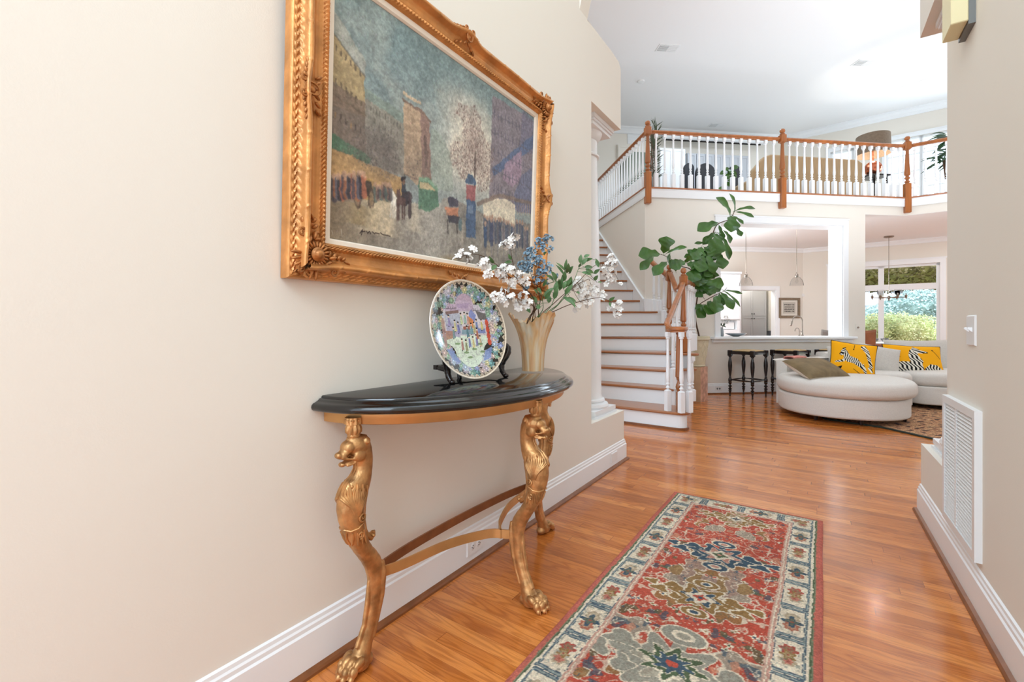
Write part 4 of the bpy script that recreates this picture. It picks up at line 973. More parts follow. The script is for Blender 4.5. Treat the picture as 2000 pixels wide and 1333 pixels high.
    # acanthus carving: ribs and volutes laid on the shoulder, a band, and the scroll at the back
    g = MB()
    def on(x, z, s, lift=.001):
        f = interp([(a, b) for a, b, _, _ in tab], z); b = interp([(a, c) for a, _, c, _ in tab], z); w = interp([(a, d) for a, _, _, d in tab], z)
        cx, hx = (f+b)/2, (f-b)/2; q = max(-.985, min(.985, (x-cx)/hx)); return (cx+hx*q*1.01, s*(w*sqrt(1-q*q)+lift), z)
    for s in (-1, 1):
        for k in range(14):                                  # long leaf ribs sweeping down into the upper volute
            t = k/13; x0 = .048-.072*t; z0_ = .598-.022*t+.012*sin(k*2)
            pth = bez([(x0, 0, z0_), (x0+.006-.004*t, 0, .565-.012*t), (.030-.030*t, 0, .53-.01*t), (.022-.018*t, 0, .505-.004*t)], 6)
            g.tube([on(q.x, q.z, s) for q in pth], [.0018+.0034*sin(pi*min(1, (i+1)/len(pth))) for i in range(len(pth))], 6)
        sp_ = [( -.006+ (.003+.0135*k/30)*cos(.6-2*pi*1.6*k/30), .492+(.003+.0135*k/30)*sin(.6-2*pi*1.6*k/30)) for k in range(31)]
        g.tube([on(x, z, s, .002) for x, z in sp_], [.0024+.0016*k/30 for k in range(31)], 6)
        g.tube([on(x, z, s, .003) for x, z in ((.052, .462), (.03, .458), (.01, .462), (-.012, .472), (-.024, .482))], .003, 6)
        sp_ = [(.000+(.002+.010*k/26)*cos(2.4+2*pi*1.4*k/26), .438+(.002+.010*k/26)*sin(2.4+2*pi*1.4*k/26)) for k in range(27)]
        g.tube([on(x, z, s, .002) for x, z in sp_], .0032, 6)
        for k in range(5): x = .036-.012*k; g.tube([on(x, .452, s), on(x-.004, .43, s), on(x-.009, .412-.003*(k % 2), s), on(x-.010, .404, s, .002)], [.003, .0042, .004, .002], 6)
        g.ell(on(.022, .590, s, .0), (.005, .003, .005), 8, 6)
        g.tube([on(.0, .66, s, .0), on(.006, .64, s, .001), on(.014, .615, s, .0)], [.001, .002, .001], 6)
    g.tube([(-.050, 0, .585), (-.046, 0, .55), (-.037, 0, .51), (-.034, 0, .47), (-.040, 0, .43), (-.052, 0, .405), (-.066, 0, .395), (-.076, 0, .402), (-.076, 0, .413), (-.068, 0, .415)], [.003, .007, .008, .008, .009, .010, .009, .007, .006, .004], 8, flat=1)
    g.v = [(x, y*1.0, z) for x, y, z in g.v]
    g.ell((-.069, 0, .405), (.008, .016, .008), 12, 8)
    root_parts['carving'] = g
    return root_parts
lg = lion_leg()
def put_leg(x, y, rz, src=None):
    if src is None:
        b = lg['body'].build('leg', 'gold', ct, smooth=True)
        r = b.modifiers.new('fuse', 'REMESH'); r.mode = 'VOXEL'; r.voxel_size = .0024; r.use_smooth_shade = True
        s_ = b.modifiers.new('soften', 'SMOOTH'); s_.factor = .6; s_.iterations = 3
        for nm_, ob in (('capital', 'capital'), ('claws', 'claws'), ('carving', 'leaf_carving')): lg[nm_].build(ob, 'gold', b, smooth=True, ang=50)
    else: b = copy_tree(src, ct)
    b.location = (x, y, 0); b.rotation_euler = (0, 0, rz); return b
lg0 = put_leg(.118, -(TB-.892), -pi/2)                   # local x = out from the wall, y = forward along it
put_leg(.415, 0.005, 0, lg0); put_leg(.118, (TB-.892), pi/2, lg0)
# stretchers: flat bars bending from leg to leg
def bar(pts, name='stretcher', w=.017, t=.0035, m='gold_apron'):
    return MB().tube(bez(pts, 10), 1, up=(0, 0, 1), prof=[(-t, -w), (t, -w), (t, w), (-t, w)]).build(name, m, ct, ang=60)
hz = .262; yl = -(TB-1.005)
bar([(.112, yl, hz), (.135, -.40, hz), (.165, -.21, hz), (.235, -.06, hz), (.30, -.02, hz), (.335, 0, hz)])
bar([(.112, -yl, hz), (.125, .37, hz), (.15, .21, hz), (.215, .05, hz), (.26, -.01, hz), (.28, -.035, hz)])
bar([(.085, yl, hz), (.06, -.3, hz), (.05, 0, hz), (.06, .3, hz), (.085, -yl, hz)], m='shoe_wood')
MB().box(.03, .10, -.60, .60, CT+.0, CT+.02).build('back_rail', 'gold_apron', ct)

# ---------------------------------------------------------------- decorated plate on its stand
PR = .2; phi = radians(8); tilt = radians(12)
pc = L.w(-1.18, 1.405, TZ+.206)
dirh = Vector((L.u[0], L.u[1], 0))*cos(phi)+Vector((L.n[0], L.n[1], 0))*sin(phi); nh = Vector((dirh.y, -dirh.x, 0))
upv = (Vector((0, 0, 1))*cos(tilt)-nh*sin(tilt)).normalized(); nv = dirh.cross(upv)
pl = thing('decorated_plate', 'large round black ground porcelain plate painted with flowers and a garden scene', 'plate', pc)
pl.matrix_world = Matrix.Translation(pc) @ Matrix((dirh, upv, nv)).transposed().to_4x4()
N_ = 460
q = Paint(N_, N_, 2*PR, 2*PR, (34, 32, 28)); X_, Y_ = q.X-PR, q.Y-PR; r = np.hypot(X_, Y_)/PR; th = np.arctan2(Y_, X_)
rs = np.random.RandomState(4)
fcols = [(126, 160, 140), (146, 178, 150), (190, 176, 184), (150, 160, 196), (204, 196, 150), (206, 182, 172), (108, 150, 148), (174, 190, 206), (214, 210, 200)]
for k in range(250):                                        # flower heads strewn over the black ground
    a = rs.rand()*2*pi; rr = (.62+.27*rs.rand())*PR; s = (.010+.010*rs.rand()); c = fcols[rs.randint(len(fcols))]; x, y = rr*cos(a)+PR, rr*sin(a)+PR
    m0 = np.hypot(q.X-x, q.Y-y); ang = np.arctan2(q.Y-y, q.X-x); lob = s*(.8+.2*np.cos(ang*(5+k % 3)))
    q.mix((m0 < lob).astype(float), c, .92); q.mix(((m0 < lob*.62) & (m0 > lob*.45)).astype(float), [v*.55 for v in c], .8); q.mix((m0 < lob*.3).astype(float), [min(255, v*1.2) for v in c], .9)
# pale pointed border, cream rim
zz = np.abs(((th/(2*pi)*46) % 1)-.5)*2
q.mix((r > .905+.055*zz).astype(float), (196, 182, 158)); q.mix(((r > .93+.045*zz) & (r < .965)).astype(float), (168, 150, 128), .8); q.mix((r > .968).astype(float), (226, 212, 190)); q.mix(((r > .955) & (r < .968)).astype(float), (120, 100, 84), .6)
# lobed centre panel with the scene
x, y = X_/PR, Y_/PR
pan = ((np.abs(x) < .56) & (np.abs(y) < .52)) | (np.hypot(x-.02, (y-.50)*1.0) < .24) | (np.hypot(x, y+.42) < .34)
pan &= ~((np.hypot(np.abs(x)-.62, y+.52) < .26) | (np.hypot(np.abs(x)-.6, y-.62) < .22))
pm = pan.astype(float); q.mix(pm, (206, 196, 196))
q.mix(pm*(y < -.12), (216, 228, 206)); q.mix(pm*(y > .38), (190, 168, 186)); q.mix(pm*((np.abs(x+.33) < .2) & (y > -.1) & (y < .33)), (170, 176, 190), .8)
q.mix(pm*((x > .25) & (y > .12)), (214, 210, 216), .8)
def PQ(*a): return [(PR+u*PR, PR+v*PR) for u, v in a]
for pts, c, o_ in [([(.18, .42), (.30, .30), (.22, .14), (.10, .16), (.10, .34)], (124, 136, 190), .9), ([(.08, .28), (.20, .20), (.20, .02), (.08, .06)], (214, 132, 74), 1), ([(.30, .40), (.56, .34), (.60, .20), (.36, .22)], (104, 100, 98), .95),
    ([(-.5, .36), (-.16, .40), (-.16, .34), (-.5, .30)], (120, 90, 84), .9), ([(-.52, .12), (-.2, .12), (-.2, -.16), (-.52, -.1)], (166, 160, 186), .8), ([(-.14, .0), (.16, .02), (.16, -.1), (-.16, -.1)], (120, 150, 160), .9),
    ([(-.10, .06), (.08, .08), (.08, .0), (-.10, .0)], (150, 84, 66), .9), ([(.30, .02), (.50, .02), (.50, -.08), (.28, -.08)], (112, 126, 180), .9), ([(-.56, -.02), (-.36, -.02), (-.36, -.16), (-.56, -.2)], (166, 118, 96), .8), ([(-.2, .52), (.16, .56), (.1, .44), (-.16, .44)], (168, 146, 172), .9)]: q.poly(PQ(*pts), c, o_)
for k, (u, v, c) in enumerate([(-.30, .10, (204, 196, 140)), (-.22, .06, (118, 120, 170)), (-.12, .24, (190, 200, 150)), (-.02, .26, (150, 180, 170)), (.06, .24, (200, 150, 130)), (.12, .04, (116, 156, 160)), (.2, .06, (190, 180, 120)), (.28, .12, (110, 130, 180)), (.42, .12, (214, 200, 120)), (-.18, -.28, (176, 130, 120)), (-.08, -.30, (150, 156, 110)), (.02, -.22, (122, 128, 180)), (.12, -.24, (216, 200, 140)), (.22, -.2, (130, 124, 176)), (.32, -.22, (206, 188, 150)), (.26, -.06, (180, 110, 80)), (-.36, -.04, (120, 150, 150)), (.0, -.02, (90, 130, 140)), (-.44, .2, (150, 140, 180))]):
    q.poly(PQ((u-.035, v-.13), (u+.035, v-.13), (u+.022, v+.04), (u-.022, v+.04)), c, .95); q.ell(PR+u*PR, PR+(v+.065)*PR, .022*PR, .024*PR, (230, 206, 184)); q.ell(PR+u*PR, PR+(v+.088)*PR, .024*PR, .018*PR, (26, 22, 24))
    q.ell(PR+(u-.02)*PR, PR+(v-.14)*PR, .014*PR, .01*PR, (30, 26, 26)); q.line(PQ((u, v+.02), (u+.03, v-.1)), .0022, [w*.7 for w in c], .7)
for u, v in ((-.3, -.28), (-.1, -.46), (.12, -.40), (.3, -.3), (-.02, -.56), (.34, -.46)): q.ell(PR+u*PR, PR+v*PR, .07*PR, .022*PR, (124, 154, 104), .9)
for v in (.14, .0, -.14, -.26): q.ell(PR+.57*PR, PR+v*PR, .05*PR, .075*PR, (204, 74, 48), .95); q.ell(PR-.6*PR, PR+v*PR, .045*PR, .085*PR, (178, 140, 134), .8)
for sx in (-1, 1): q.poly(PQ((sx*.62, -.36), (sx*.5, -.60), (sx*.3, -.66), (sx*.42, -.44)), (122, 142, 190), .85)
for k in range(7):
    for u0, v0 in ((-.52, .42), (.24, .40)): q.line(PQ((u0+k*.045, v0), (u0+k*.045+.03, v0), (u0+k*.045+.03, v0+.04)), .0022, (40, 36, 34), .9)
q.mix(pm*(fbm(N_, N_, 90, 90, 3) > .66), (120, 110, 120), .35); q.grain(.12, 80, 80, 7)
# disc as a grid in polar form
m_r, m_t = 150, 520; rr = np.linspace(0, 1, m_r+1); tt = np.linspace(0, 2*pi, m_t, endpoint=False)
RR, TT = np.meshgrid(rr, tt, indexing='ij'); px_ = RR*PR*np.cos(TT); py_ = RR*PR*np.sin(TT)
pz_ = np.where(RR < .6, .006, .006+.024*((np.clip(RR, .6, 1)-.6)/.4)**1.3)
ii = np.clip((px_+PR)/(2*PR)*N_, 0, N_-1.001).astype(int); jj = np.clip((py_+PR)/(2*PR)*N_, 0, N_-1.001).astype(int)
pc_ = q.im[jj, ii].reshape(-1, 3)
vs = np.stack([px_, py_, pz_], 2).reshape(-1, 3).tolist(); fs = [(i*m_t+k, i*m_t+(k+1) % m_t, (i+1)*m_t+(k+1) % m_t, (i+1)*m_t+k) for i in range(m_r) for k in range(m_t)]
me = bpy.data.meshes.new('painted_face'); me.from_pydata(vs, [], fs); me.update(); set_cols(me, pc_); me.polygons.foreach_set('use_smooth', [True]*len(me.polygons)); me.materials.append(MT['porcelain'])
o = bpy.data.objects.new('painted_face', me); C.objects.link(o); o.parent = pl
MB().lathe([(PR, .030), (PR+.0015, .028), (PR, .025), (PR*.98, .0245), (PR*.62, 0), (PR*.55, -.004), (PR*.52, -.004), (.001, .0)], 96, caps=(0, 1)).build('plate_back', 'porcelain_back', pl, smooth=True)
# stand: two scrolled front legs and a back leg, black wood
psd = thing('plate_stand', 'black carved wooden stand holding up the painted plate', 'plate stand', L.w(-1.215, 1.462, TZ), L.rot-phi)
for s in (-1, 1):
    m = MB()
    pth = bez([(.070, s*.150, .006), (.062, s*.150, .014), (.050, s*.150, .030), (.046, s*.151, .052), (.050, s*.157, .075), (.058, s*.170, .098), (.060, s*.180, .120), (.052, s*.176, .138), (.044, s*.166, .132)], 5)
    rr_ = [.011, .012, .013, .0145, .017, .018, .017, .014, .010, .006]; n_ = len(pth)
    m.tube(pth, [rr_[min(9, int(i/n_*9.999))]*.9 for i in range(n_)], 10); m.ell((.072, s*.150, .009), (.014, .012, .009), 12, 8); m.ell((.046, s*.172, .128), (.013, .010, .012), 12, 8)
    m.tube(bez([(.046, s*.151, .052), (.02, s*.150, .056), (-.01, s*.148, .058)], 5), .011, 10)
    m.build('leg', 'black_wood', psd, smooth=True)
m = MB(); m.tube(bez([(-.055, 0, 0), (-.058, 0, .02), (-.05, 0, .06), (-.03, 0, .12)], 6), [.010]*6+[.011]*6+[.009]*7, 10); m.build('leg', 'black_wood', psd, ang=50)
m = MB(); m.box(-.03, -.01, -.16, .16, .05, .068); m.box(-.045, -.012, -.014, .014, .048, .07); m.build('crossbar', 'black_wood', psd)

# ---------------------------------------------------------------- art glass vase
mat('amber_glass', (255, 216, 168), .12, trans=.35, coat=.6, ior=1.35, bump=.3, scale=14, aniso=(5, 5, .35))
nt = MT['amber_glass'].node_tree; tc_ = nt.nodes.new('ShaderNodeTexCoord'); mp_ = nt.nodes.new('ShaderNodeMapping'); mp_.inputs['Scale'].default_value = (34, 34, 2.2); nt.links.new(tc_.outputs['Object'], mp_.inputs[0])
nz_ = nt.nodes.new('ShaderNodeTexNoise'); nz_.inputs['Scale'].default_value = 1; nz_.inputs['Detail'].default_value = 2; nt.links.new(mp_.outputs[0], nz_.inputs['Vector'])
rp_ = nt.nodes.new('ShaderNodeValToRGB'); e_ = rp_.color_ramp.elements; e_[0].position = .3; e_[0].color = lin((238, 176, 116))+(1,); e_[1].position = .7; e_[1].color = lin((255, 244, 218))+(1,); x_ = e_.new(.5); x_.color = lin((255, 214, 160))+(1,)
nt.links.new(nz_.outputs['Fac'], rp_.inputs[0]); nt.links.new(rp_.outputs[0], nt.nodes['Principled BSDF'].inputs['Base Color'])
va_c = L.w(-1.168, 1.895, TZ)
vs_ = thing('glass_vase', 'fluted amber art glass vase with a ruffled rim on the console table', 'vase', va_c, L.rot)
def vase(inner=0):
    m = MB(); n, k_ = 96, 40; vs = []
    for j in range(k_+1):
        t = j/k_
        for i in range(n):
            a = 2*pi*i/n; lob = cos(3*a+.9)*.6+cos(2*a)*.25
            zt = .262+.034*lob+.006*cos(21*a); z = .004+(zt-.004)*t if not inner else .018+(zt-.018-.0)*t
            r0 = .053 if t < .5 else .053
            r_ = .053+.004*t+.052*t**2.6+.014*lob*t**5; r_ *= 1+.018*cos(21*a+3*t)*(1-.3*t)+.035*t**3*cos(7*a)
            r_ -= inner*(.0045); vs.append((r_*cos(a), r_*sin(a), z))
    fs = [(j*n+i, j*n+(i+1) % n, (j+1)*n+(i+1) % n, (j+1)*n+i) for j in range(k_) for i in range(n)]
    return vs, fs, n, k_
v1, f1, n, k_ = vase(0); v2, f2, _, _ = vase(1); m = MB()
o_ = len(v1); fs = f1+[tuple(a+o_ for a in f[::-1]) for f in f2]+[(k_*n+i, k_*n+(i+1) % n, o_+k_*n+(i+1) % n, o_+k_*n+i) for i in range(n)]+[tuple(range(n-1, -1, -1)), tuple(range(o_, o_+n))]
m.add(v1+v2, fs); m.build('vase_body', 'amber_glass', vs_, smooth=True, ang=80)

# ---------------------------------------------------------------- flower stems in the vase
rf = random.Random(11)
def rdir(): 
    v = Vector((rf.gauss(0, 1), rf.gauss(0, 1), rf.gauss(0, 1))); return v.normalized()
def flower(mb, hb, c, nrm, s, np_=5, cup=.35):
    nrm = nrm.normalized(); u = nrm.orthogonal().normalized(); v = nrm.cross(u); a0 = rf.random()*6
    for k in range(np_):
        a = a0+2*pi*k/np_; d = u*cos(a)+v*sin(a); w = -u*sin(a)+v*cos(a); hw = s*.36
        P_ = [c+d*s*.08-w*hw*.2, c+d*s*.08+w*hw*.2, c+d*s*.6+w*hw+nrm*s*cup*.7, c+d*s*.6-w*hw+nrm*s*cup*.7, c+d*s*.98+w*hw*.5+nrm*s*cup*.6, c+d*s*.98-w*hw*.5+nrm*s*cup*.6, c+d*s*.55+nrm*s*cup*.35, c+d*s*.9+nrm*s*cup*.5]
        mb.add(P_, [(0, 1, 2, 6), (0, 6, 3), (6, 2, 4, 7), (3, 6, 7, 5)])
    if hb is not None: hb.ell(c+nrm*s*.12, (s*.12,)*3, 6, 4)
def leaf(mb, base_, tip, nrm, w, curl=.15, n=5, shape=None):
    d = tip-base_; Lg = d.length; d.normalize(); s_ = d.cross(nrm).normalized(); nrm = s_.cross(d).normalized(); vs = []
    for i in range(n+1):
        t = i/n; ww = w*(shape(t) if shape else sin(pi*t**.85)**.8 if 0 < t < 1 else .03); c = base_+d*Lg*t+nrm*(-curl*Lg*(2*t-1)**2+curl*Lg)*1.0
        vs += [c-s_*ww+nrm*ww*.25, c, c+s_*ww+nrm*ww*.25]
    mb.add(vs, [q for i in range(n) for q in ((i*3, i*3+1, i*3+4, i*3+3), (i*3+1, i*3+2, i*3+5, i*3+4))])
mouth = va_c+Vector((0, 0, .25))
def W3(q): return at(*q)
def branch(name, label, kind, pts, clusters, leaves=(), grp=None):
    root = thing(name, label, 'flower stem' if kind != 'leaf' else 'leafy stem', va_c+Vector((0, 0, .03)), group=grp); off = -Vector(root.location)
    path = [va_c+Vector((rf.uniform(-.02, .02), rf.uniform(-.02, .02), .035)), mouth+Vector((rf.uniform(-.03, .03), rf.uniform(-.03, .03), -.02))]+[W3(q) for q in pts]
    bz = bez(path, 8); st_ = MB(); st_.tube(bz, [.0028-.0018*i/len(bz) for i in range(len(bz))], 6)
    blo, hea, lf = MB(), MB(), MB()
    for (x, y, d, r_, n) in clusters:
        cc = W3((x, y, d)); R_ = r_/F*d
        b0 = min(bz[14:], key=lambda p_: (p_-cc).length); st_.tube(bez([b0, (b0+cc)/2+Vector((0, 0, -.006)), cc], 4), .0011, 5)
        for k in range(n):
            o_ = rdir(); o_ *= R_*rf.random()**.4; o_.y *= .6; c = cc+o_
            s = rf.uniform(.012, .018) if kind == 'white' else rf.uniform(.005, .008)
            nr = (o_.normalized()+Vector((-.2, -.7, .35))+rdir()*.5)
            if kind == 'white': flower(blo, blo, c, nr, s)
            else: flower(blo, None, c, nr, s*1.25, 6, .9)
            if k % 3 == 0: st_.tube([cc, c], .0007, 4)
    for (x0, y0, x1, y1, d, w) in leaves:
        a, b = W3((x0, y0, d)), W3((x1, y1, d-.02+rf.uniform(-.02, .02))); leaf(lf, a, b, Vector((rf.uniform(-.5, .5), -1, rf.uniform(0, .7))), w, .08)
        b0 = min(bz[10:], key=lambda p_: (p_-a).length); st_.tube([b0, a], .001, 4)
    st_.build('stem', 'twig' if kind != 'leaf' else 'euc_leaf', root, loc=off, smooth=True)
    if blo.v: blo.build('blossoms', 'petal' if kind == 'white' else 'blue_bloom', root, loc=off, smooth=True, fix=False)
    if hea.v: hea.build('flower_centres', 'petal_heart', root, loc=off, smooth=True)
    if lf.v: lf.build('leaves', 'euc_leaf', root, loc=off, smooth=True, fix=False)
    return root
GW = 'stems in the amber vase'
branch('white_blossom_branch', 'white blossom branch reaching furthest left in front of the street painting', 'white', [(1045, 585, 2.14), (1000, 545, 2.0), (960, 510, 1.9), (930, 497, 1.83), (905, 500, 1.8)],
       [(894, 506, 1.79, 6, 2), (903, 492, 1.8, 7, 3), (912, 503, 1.8, 8, 4), (918, 512, 1.82, 7, 3), (922, 487, 1.82, 5, 2), (944, 512, 1.86, 10, 6), (950, 525, 1.88, 9, 5), (934, 520, 1.85, 6, 3)], [(965, 515, 955, 500, 1.9, .008), (970, 518, 958, 530, 1.9, .009)], GW)
branch('white_blossom_branch', 'white blossom sprig standing straight up before the lower right of the painting', 'white', [(1040, 590, 2.16), (1012, 545, 2.08), (1000, 505, 2.03), (998, 482, 2.02)],
       [(986, 480, 2.0, 8, 5), (993, 474, 2.0, 7, 4), (1006, 461, 2.0, 8, 5), (1001, 479, 2.0, 7, 4), (999, 468, 2.0, 5, 3)], [(1000, 512, 985, 514, 2.03, .008), (999, 508, 993, 496, 2.03, .007)], GW)
branch('white_blossom_branch', 'thick white blossom branch hanging over the frame above the plate', 'white', [(1045, 590, 2.12), (1025, 565, 2.04), (1005, 540, 1.97), (975, 525, 1.9), (950, 532, 1.88)],
       [(953, 533, 1.87, 8, 6), (974, 530, 1.9, 10, 8), (986, 528, 1.92, 12, 9), (994, 527, 1.93, 10, 7), (982, 545, 1.93, 9, 6), (1000, 548, 1.96, 9, 7), (999, 562, 1.97, 8, 6), (1020, 540, 2.0, 11, 7), (1028, 548, 2.02, 8, 5), (1012, 533, 1.99, 7, 4)], (), GW)
branch('white_blossom_branch', 'low white blossom branch just above the right edge of the plate', 'white', [(1042, 600, 2.12), (1020, 592, 2.02), (990, 582, 1.94), (965, 578, 1.9)],
       [(965, 578, 1.88, 8, 6), (978, 580, 1.9, 11, 8), (994, 583, 1.92, 12, 9), (1003, 580, 1.93, 9, 6), (1012, 592, 1.95, 11, 8), (985, 590, 1.9, 7, 5), (1030, 592, 2.02, 10, 7), (1022, 577, 2.0, 9, 6), (984, 568, 1.92, 5, 3)], [(1028, 600, 1036, 612, 2.1, .01)], GW)
branch('white_blossom_branch', 'white blossom branch arching up right in front of the stairs', 'white', [(1085, 590, 2.3), (1125, 555, 2.35), (1160, 520, 2.4), (1190, 508, 2.42)],
       [(1196, 502, 2.42, 9, 9), (1200, 515, 2.42, 7, 6), (1188, 520, 2.42, 9, 8), (1196, 530, 2.42, 8, 8), (1184, 538, 2.42, 9, 8), (1194, 545, 2.42, 8, 7), (1188, 554, 2.42, 6, 5), (1212, 556, 2.42, 4, 2), (1178, 528, 2.4, 6, 5)], [(1160, 548, 1168, 538, 2.38, .010), (1166, 552, 1175, 553, 2.38, .008), (1170, 522, 1163, 505, 2.4, .009)], GW)
branch('white_blossom_branch', 'white blossom branch drooping lowest on the right beside the column', 'white', [(1090, 605, 2.28), (1130, 590, 2.33), (1170, 582, 2.38), (1192, 590, 2.4), (1203, 604, 2.4)],
       [(1194, 600, 2.4, 7, 5), (1203, 596, 2.4, 7, 5), (1210, 592, 2.4, 6, 4), (1205, 608, 2.4, 8, 6), (1208, 616, 2.4, 6, 5), (1213, 605, 2.4, 4, 3)], [(1190, 588, 1201, 580, 2.4, .009), (1190, 590, 1192, 600, 2.4, .006)], GW)
branch('white_blossom_branch', 'dense white blossom spray between the green leaves and the column', 'white', [(1080, 605, 2.28), (1105, 575, 2.33), (1130, 555, 2.37), (1150, 545, 2.4)],
       [(1128, 552, 2.38, 14, 12), (1143, 556, 2.4, 14, 14), (1138, 572, 2.38, 14, 12), (1152, 580, 2.4, 12, 10), (1160, 566, 2.41, 12, 10), (1170, 572, 2.42, 9, 7), (1176, 580, 2.42, 8, 6), (1150, 590, 2.38, 10, 7), (1135, 592, 2.37, 9, 6), (1128, 602, 2.36, 9, 5), (1118, 560, 2.36, 8, 6)], [(1125, 570, 1132, 575, 2.33, .009)], GW)
branch('blue_flower_stem', 'tall dusty blue flower spike in front of the painting frame', 'blue', [(1055, 590, 2.2), (1045, 540, 2.17), (1048, 500, 2.16), (1062, 465, 2.16)],
       [(1066, 463, 2.15, 7, 14), (1076, 466, 2.15, 5, 8), (1062, 474, 2.15, 8, 16), (1052, 473, 2.15, 7, 12), (1060, 484, 2.15, 9, 16), (1075, 488, 2.15, 6, 8), (1042, 488, 2.14, 8, 14), (1036, 492, 2.14, 7, 12), (1030, 500, 2.13, 9, 18), (1040, 504, 2.14, 10, 20), (1052, 508, 2.15, 9, 18), (1060, 516, 2.16, 9, 14), (1048, 520, 2.15, 9, 12)], [(1062, 498, 1068, 492, 2.16, .007)], GW)
branch('blue_flower_stem', 'lower dusty blue flower stem between the white blossoms and green leaves', 'blue', [(1055, 590, 2.2), (1045, 560, 2.17), (1035, 530, 2.14)],
       [(1020, 517, 2.12, 9, 18), (1030, 522, 2.13, 9, 16), (1018, 527, 2.12, 8, 12), (1038, 520, 2.13, 9, 16), (1073, 521, 2.17, 8, 14), (1068, 530, 2.17, 8, 12), (1055, 532, 2.16, 9, 12), (1048, 548, 2.16, 8, 10), (1066, 548, 2.18, 8, 10), (1028, 560, 2.12, 7, 12), (1084, 538, 2.2, 5, 5)], [(1060, 560, 1068, 545, 2.18, .008), (1050, 562, 1058, 575, 2.18, .008)], GW)
def lv(lst, d): return [(a, b, c, e, d+rf.uniform(-.03, .03), w) for a, b, c, e, w in lst]
branch('leafy_green_stem', 'tallest leafy green stem rising from the middle of the vase', 'leaf', [(1075, 600, 2.2), (1090, 560, 2.2), (1105, 525, 2.2)], [],
       lv([(1104, 528, 1107, 506, .008), (1107, 534, 1110, 514, .012), (1112, 535, 1120, 520, .013), (1105, 530, 1086, 513, .006), (1102, 538, 1085, 517, .007), (1100, 550, 1104, 530, .013), (1108, 560, 1116, 540, .014), (1104, 562, 1118, 545, .013), (1093, 568, 1099, 540, .012), (1090, 558, 1092, 545, .009)], 2.2), GW)
branch('leafy_green_stem', 'leafy green stem spreading to the right of the vase beneath the white spray', 'leaf', [(1080, 605, 2.2), (1100, 585, 2.2), (1115, 570, 2.2)], [],
       lv([(1103, 575, 1119, 556, .012), (1100, 565, 1106, 548, .010), (1104, 583, 1126, 590, .012), (1108, 582, 1124, 602, .012), (1100, 580, 1122, 596, .010), (1110, 565, 1116, 558, .009)], 2.18), GW)
branch('leafy_green_stem', 'thin leafy green twig standing against the wall left of the column', 'leaf', [(1095, 590, 2.25), (1120, 550, 2.3), (1130, 525, 2.33), (1140, 505, 2.35)], [],
       lv([(1133, 515, 1135, 497, .011), (1136, 518, 1148, 503, .010), (1142, 510, 1158, 505, .009), (1140, 503, 1152, 498, .009), (1130, 522, 1134, 514, .007), (1141, 522, 1158, 522, .010), (1143, 526, 1160, 534, .010), (1136, 532, 1156, 538, .010), (1164, 508, 1169, 523, .008), (1160, 535, 1172, 526, .010)], 2.33), GW)
branch('leafy_green_stem', 'broad pale green leaves low at the left of the bouquet', 'leaf', [(1060, 605, 2.16), (1060, 580, 2.14), (1070, 555, 2.13)], [],
       lv([(1082, 550, 1066, 538, .012), (1086, 550, 1076, 530, .014), (1062, 580, 1082, 562, .012), (1064, 585, 1078, 566, .009), (1086, 575, 1088, 548, .013), (1082, 585, 1090, 560, .012), (1072, 592, 1074, 578, .012), (1050, 590, 1036, 580, .011), (1048, 598, 1042, 588, .010), (1050, 575, 1042, 565, .008), (1056, 600, 1046, 600, .012)], 2.13), GW)
# ================================================================ runner rug
RW, RB0, RB1 = .795, .62, 3.025
rc = L.w(-.3935, (RB0+RB1)/2)
rug = thing('runner_rug', 'red oriental runner rug with a cream medallion border lying along the foyer', 'rug', rc, L.rot)
nx, ny = 210, 620; RL = RB1-RB0
p = Paint(nx, ny, RW, RL, (190, 92, 76))
X, Y = p.X, p.Y; wob = .010*(fbm(ny, nx, 120, 40, 2)-.5); wob2 = .010*(fbm(ny, nx, 120, 40, 5)-.5)
X = X+wob; Y = Y+wob2
xm = np.minimum(X, RW-X); ed = np.minimum(xm, np.minimum(Y, RL-Y))
CRM, NVY, GLD, GRY, SAL, GRN, RED = (240, 226, 200), (78, 98, 112), (160, 126, 80), (164, 160, 144), (206, 116, 100), (92, 108, 80), (200, 92, 74)
def mx(m, c, o=1): p.mix(np.asarray(m, float), c, o)
# field: mirrored swirling ground
hx = 110; sym = lambda a: np.where(p.X < RW/2, a, a[:, ::-1])
f1 = sym(fbm(ny, nx, 22, 9, 51, 3)); f2 = sym(fbm(ny, nx, 30, 12, 61, 3)); f3 = sym(fbm(ny, nx, 16, 5, 71, 3))
mx(np.ones_like(X), RED); mx(fbm(ny, nx, 10, 5, 3) > .5, (200, 98, 78), .6)
mx((f3 > .70), GRY, .75); mx((f3 > .70) & (f2 > .5), (176, 168, 148), .6); mx(abs(f3-.70) < .008, CRM, .9)
f4 = sym(fbm(ny, nx, 44, 14, 81, 2)); f5 = sym(fbm(ny, nx, 60, 18, 91, 2)); mx(abs(f4-.5) < .016, CRM, .75); mx(abs(f5-.62) < .016, (206, 170, 140), .8); mx(f5 > .74, NVY, .7); mx(f4 > .76, GRN, .7); mx(f4 < .24, (214, 150, 120), .8)
mx((f1 > .70), GLD, .8); mx(abs(f1-.70) < .010, CRM, .9); mx(abs(f1-.36) < .008, CRM, .85); mx(abs(f2-.42) < .006, NVY, .7); mx(abs(f2-.60) < .006, CRM, .8)
rs = np.random.RandomState(12)
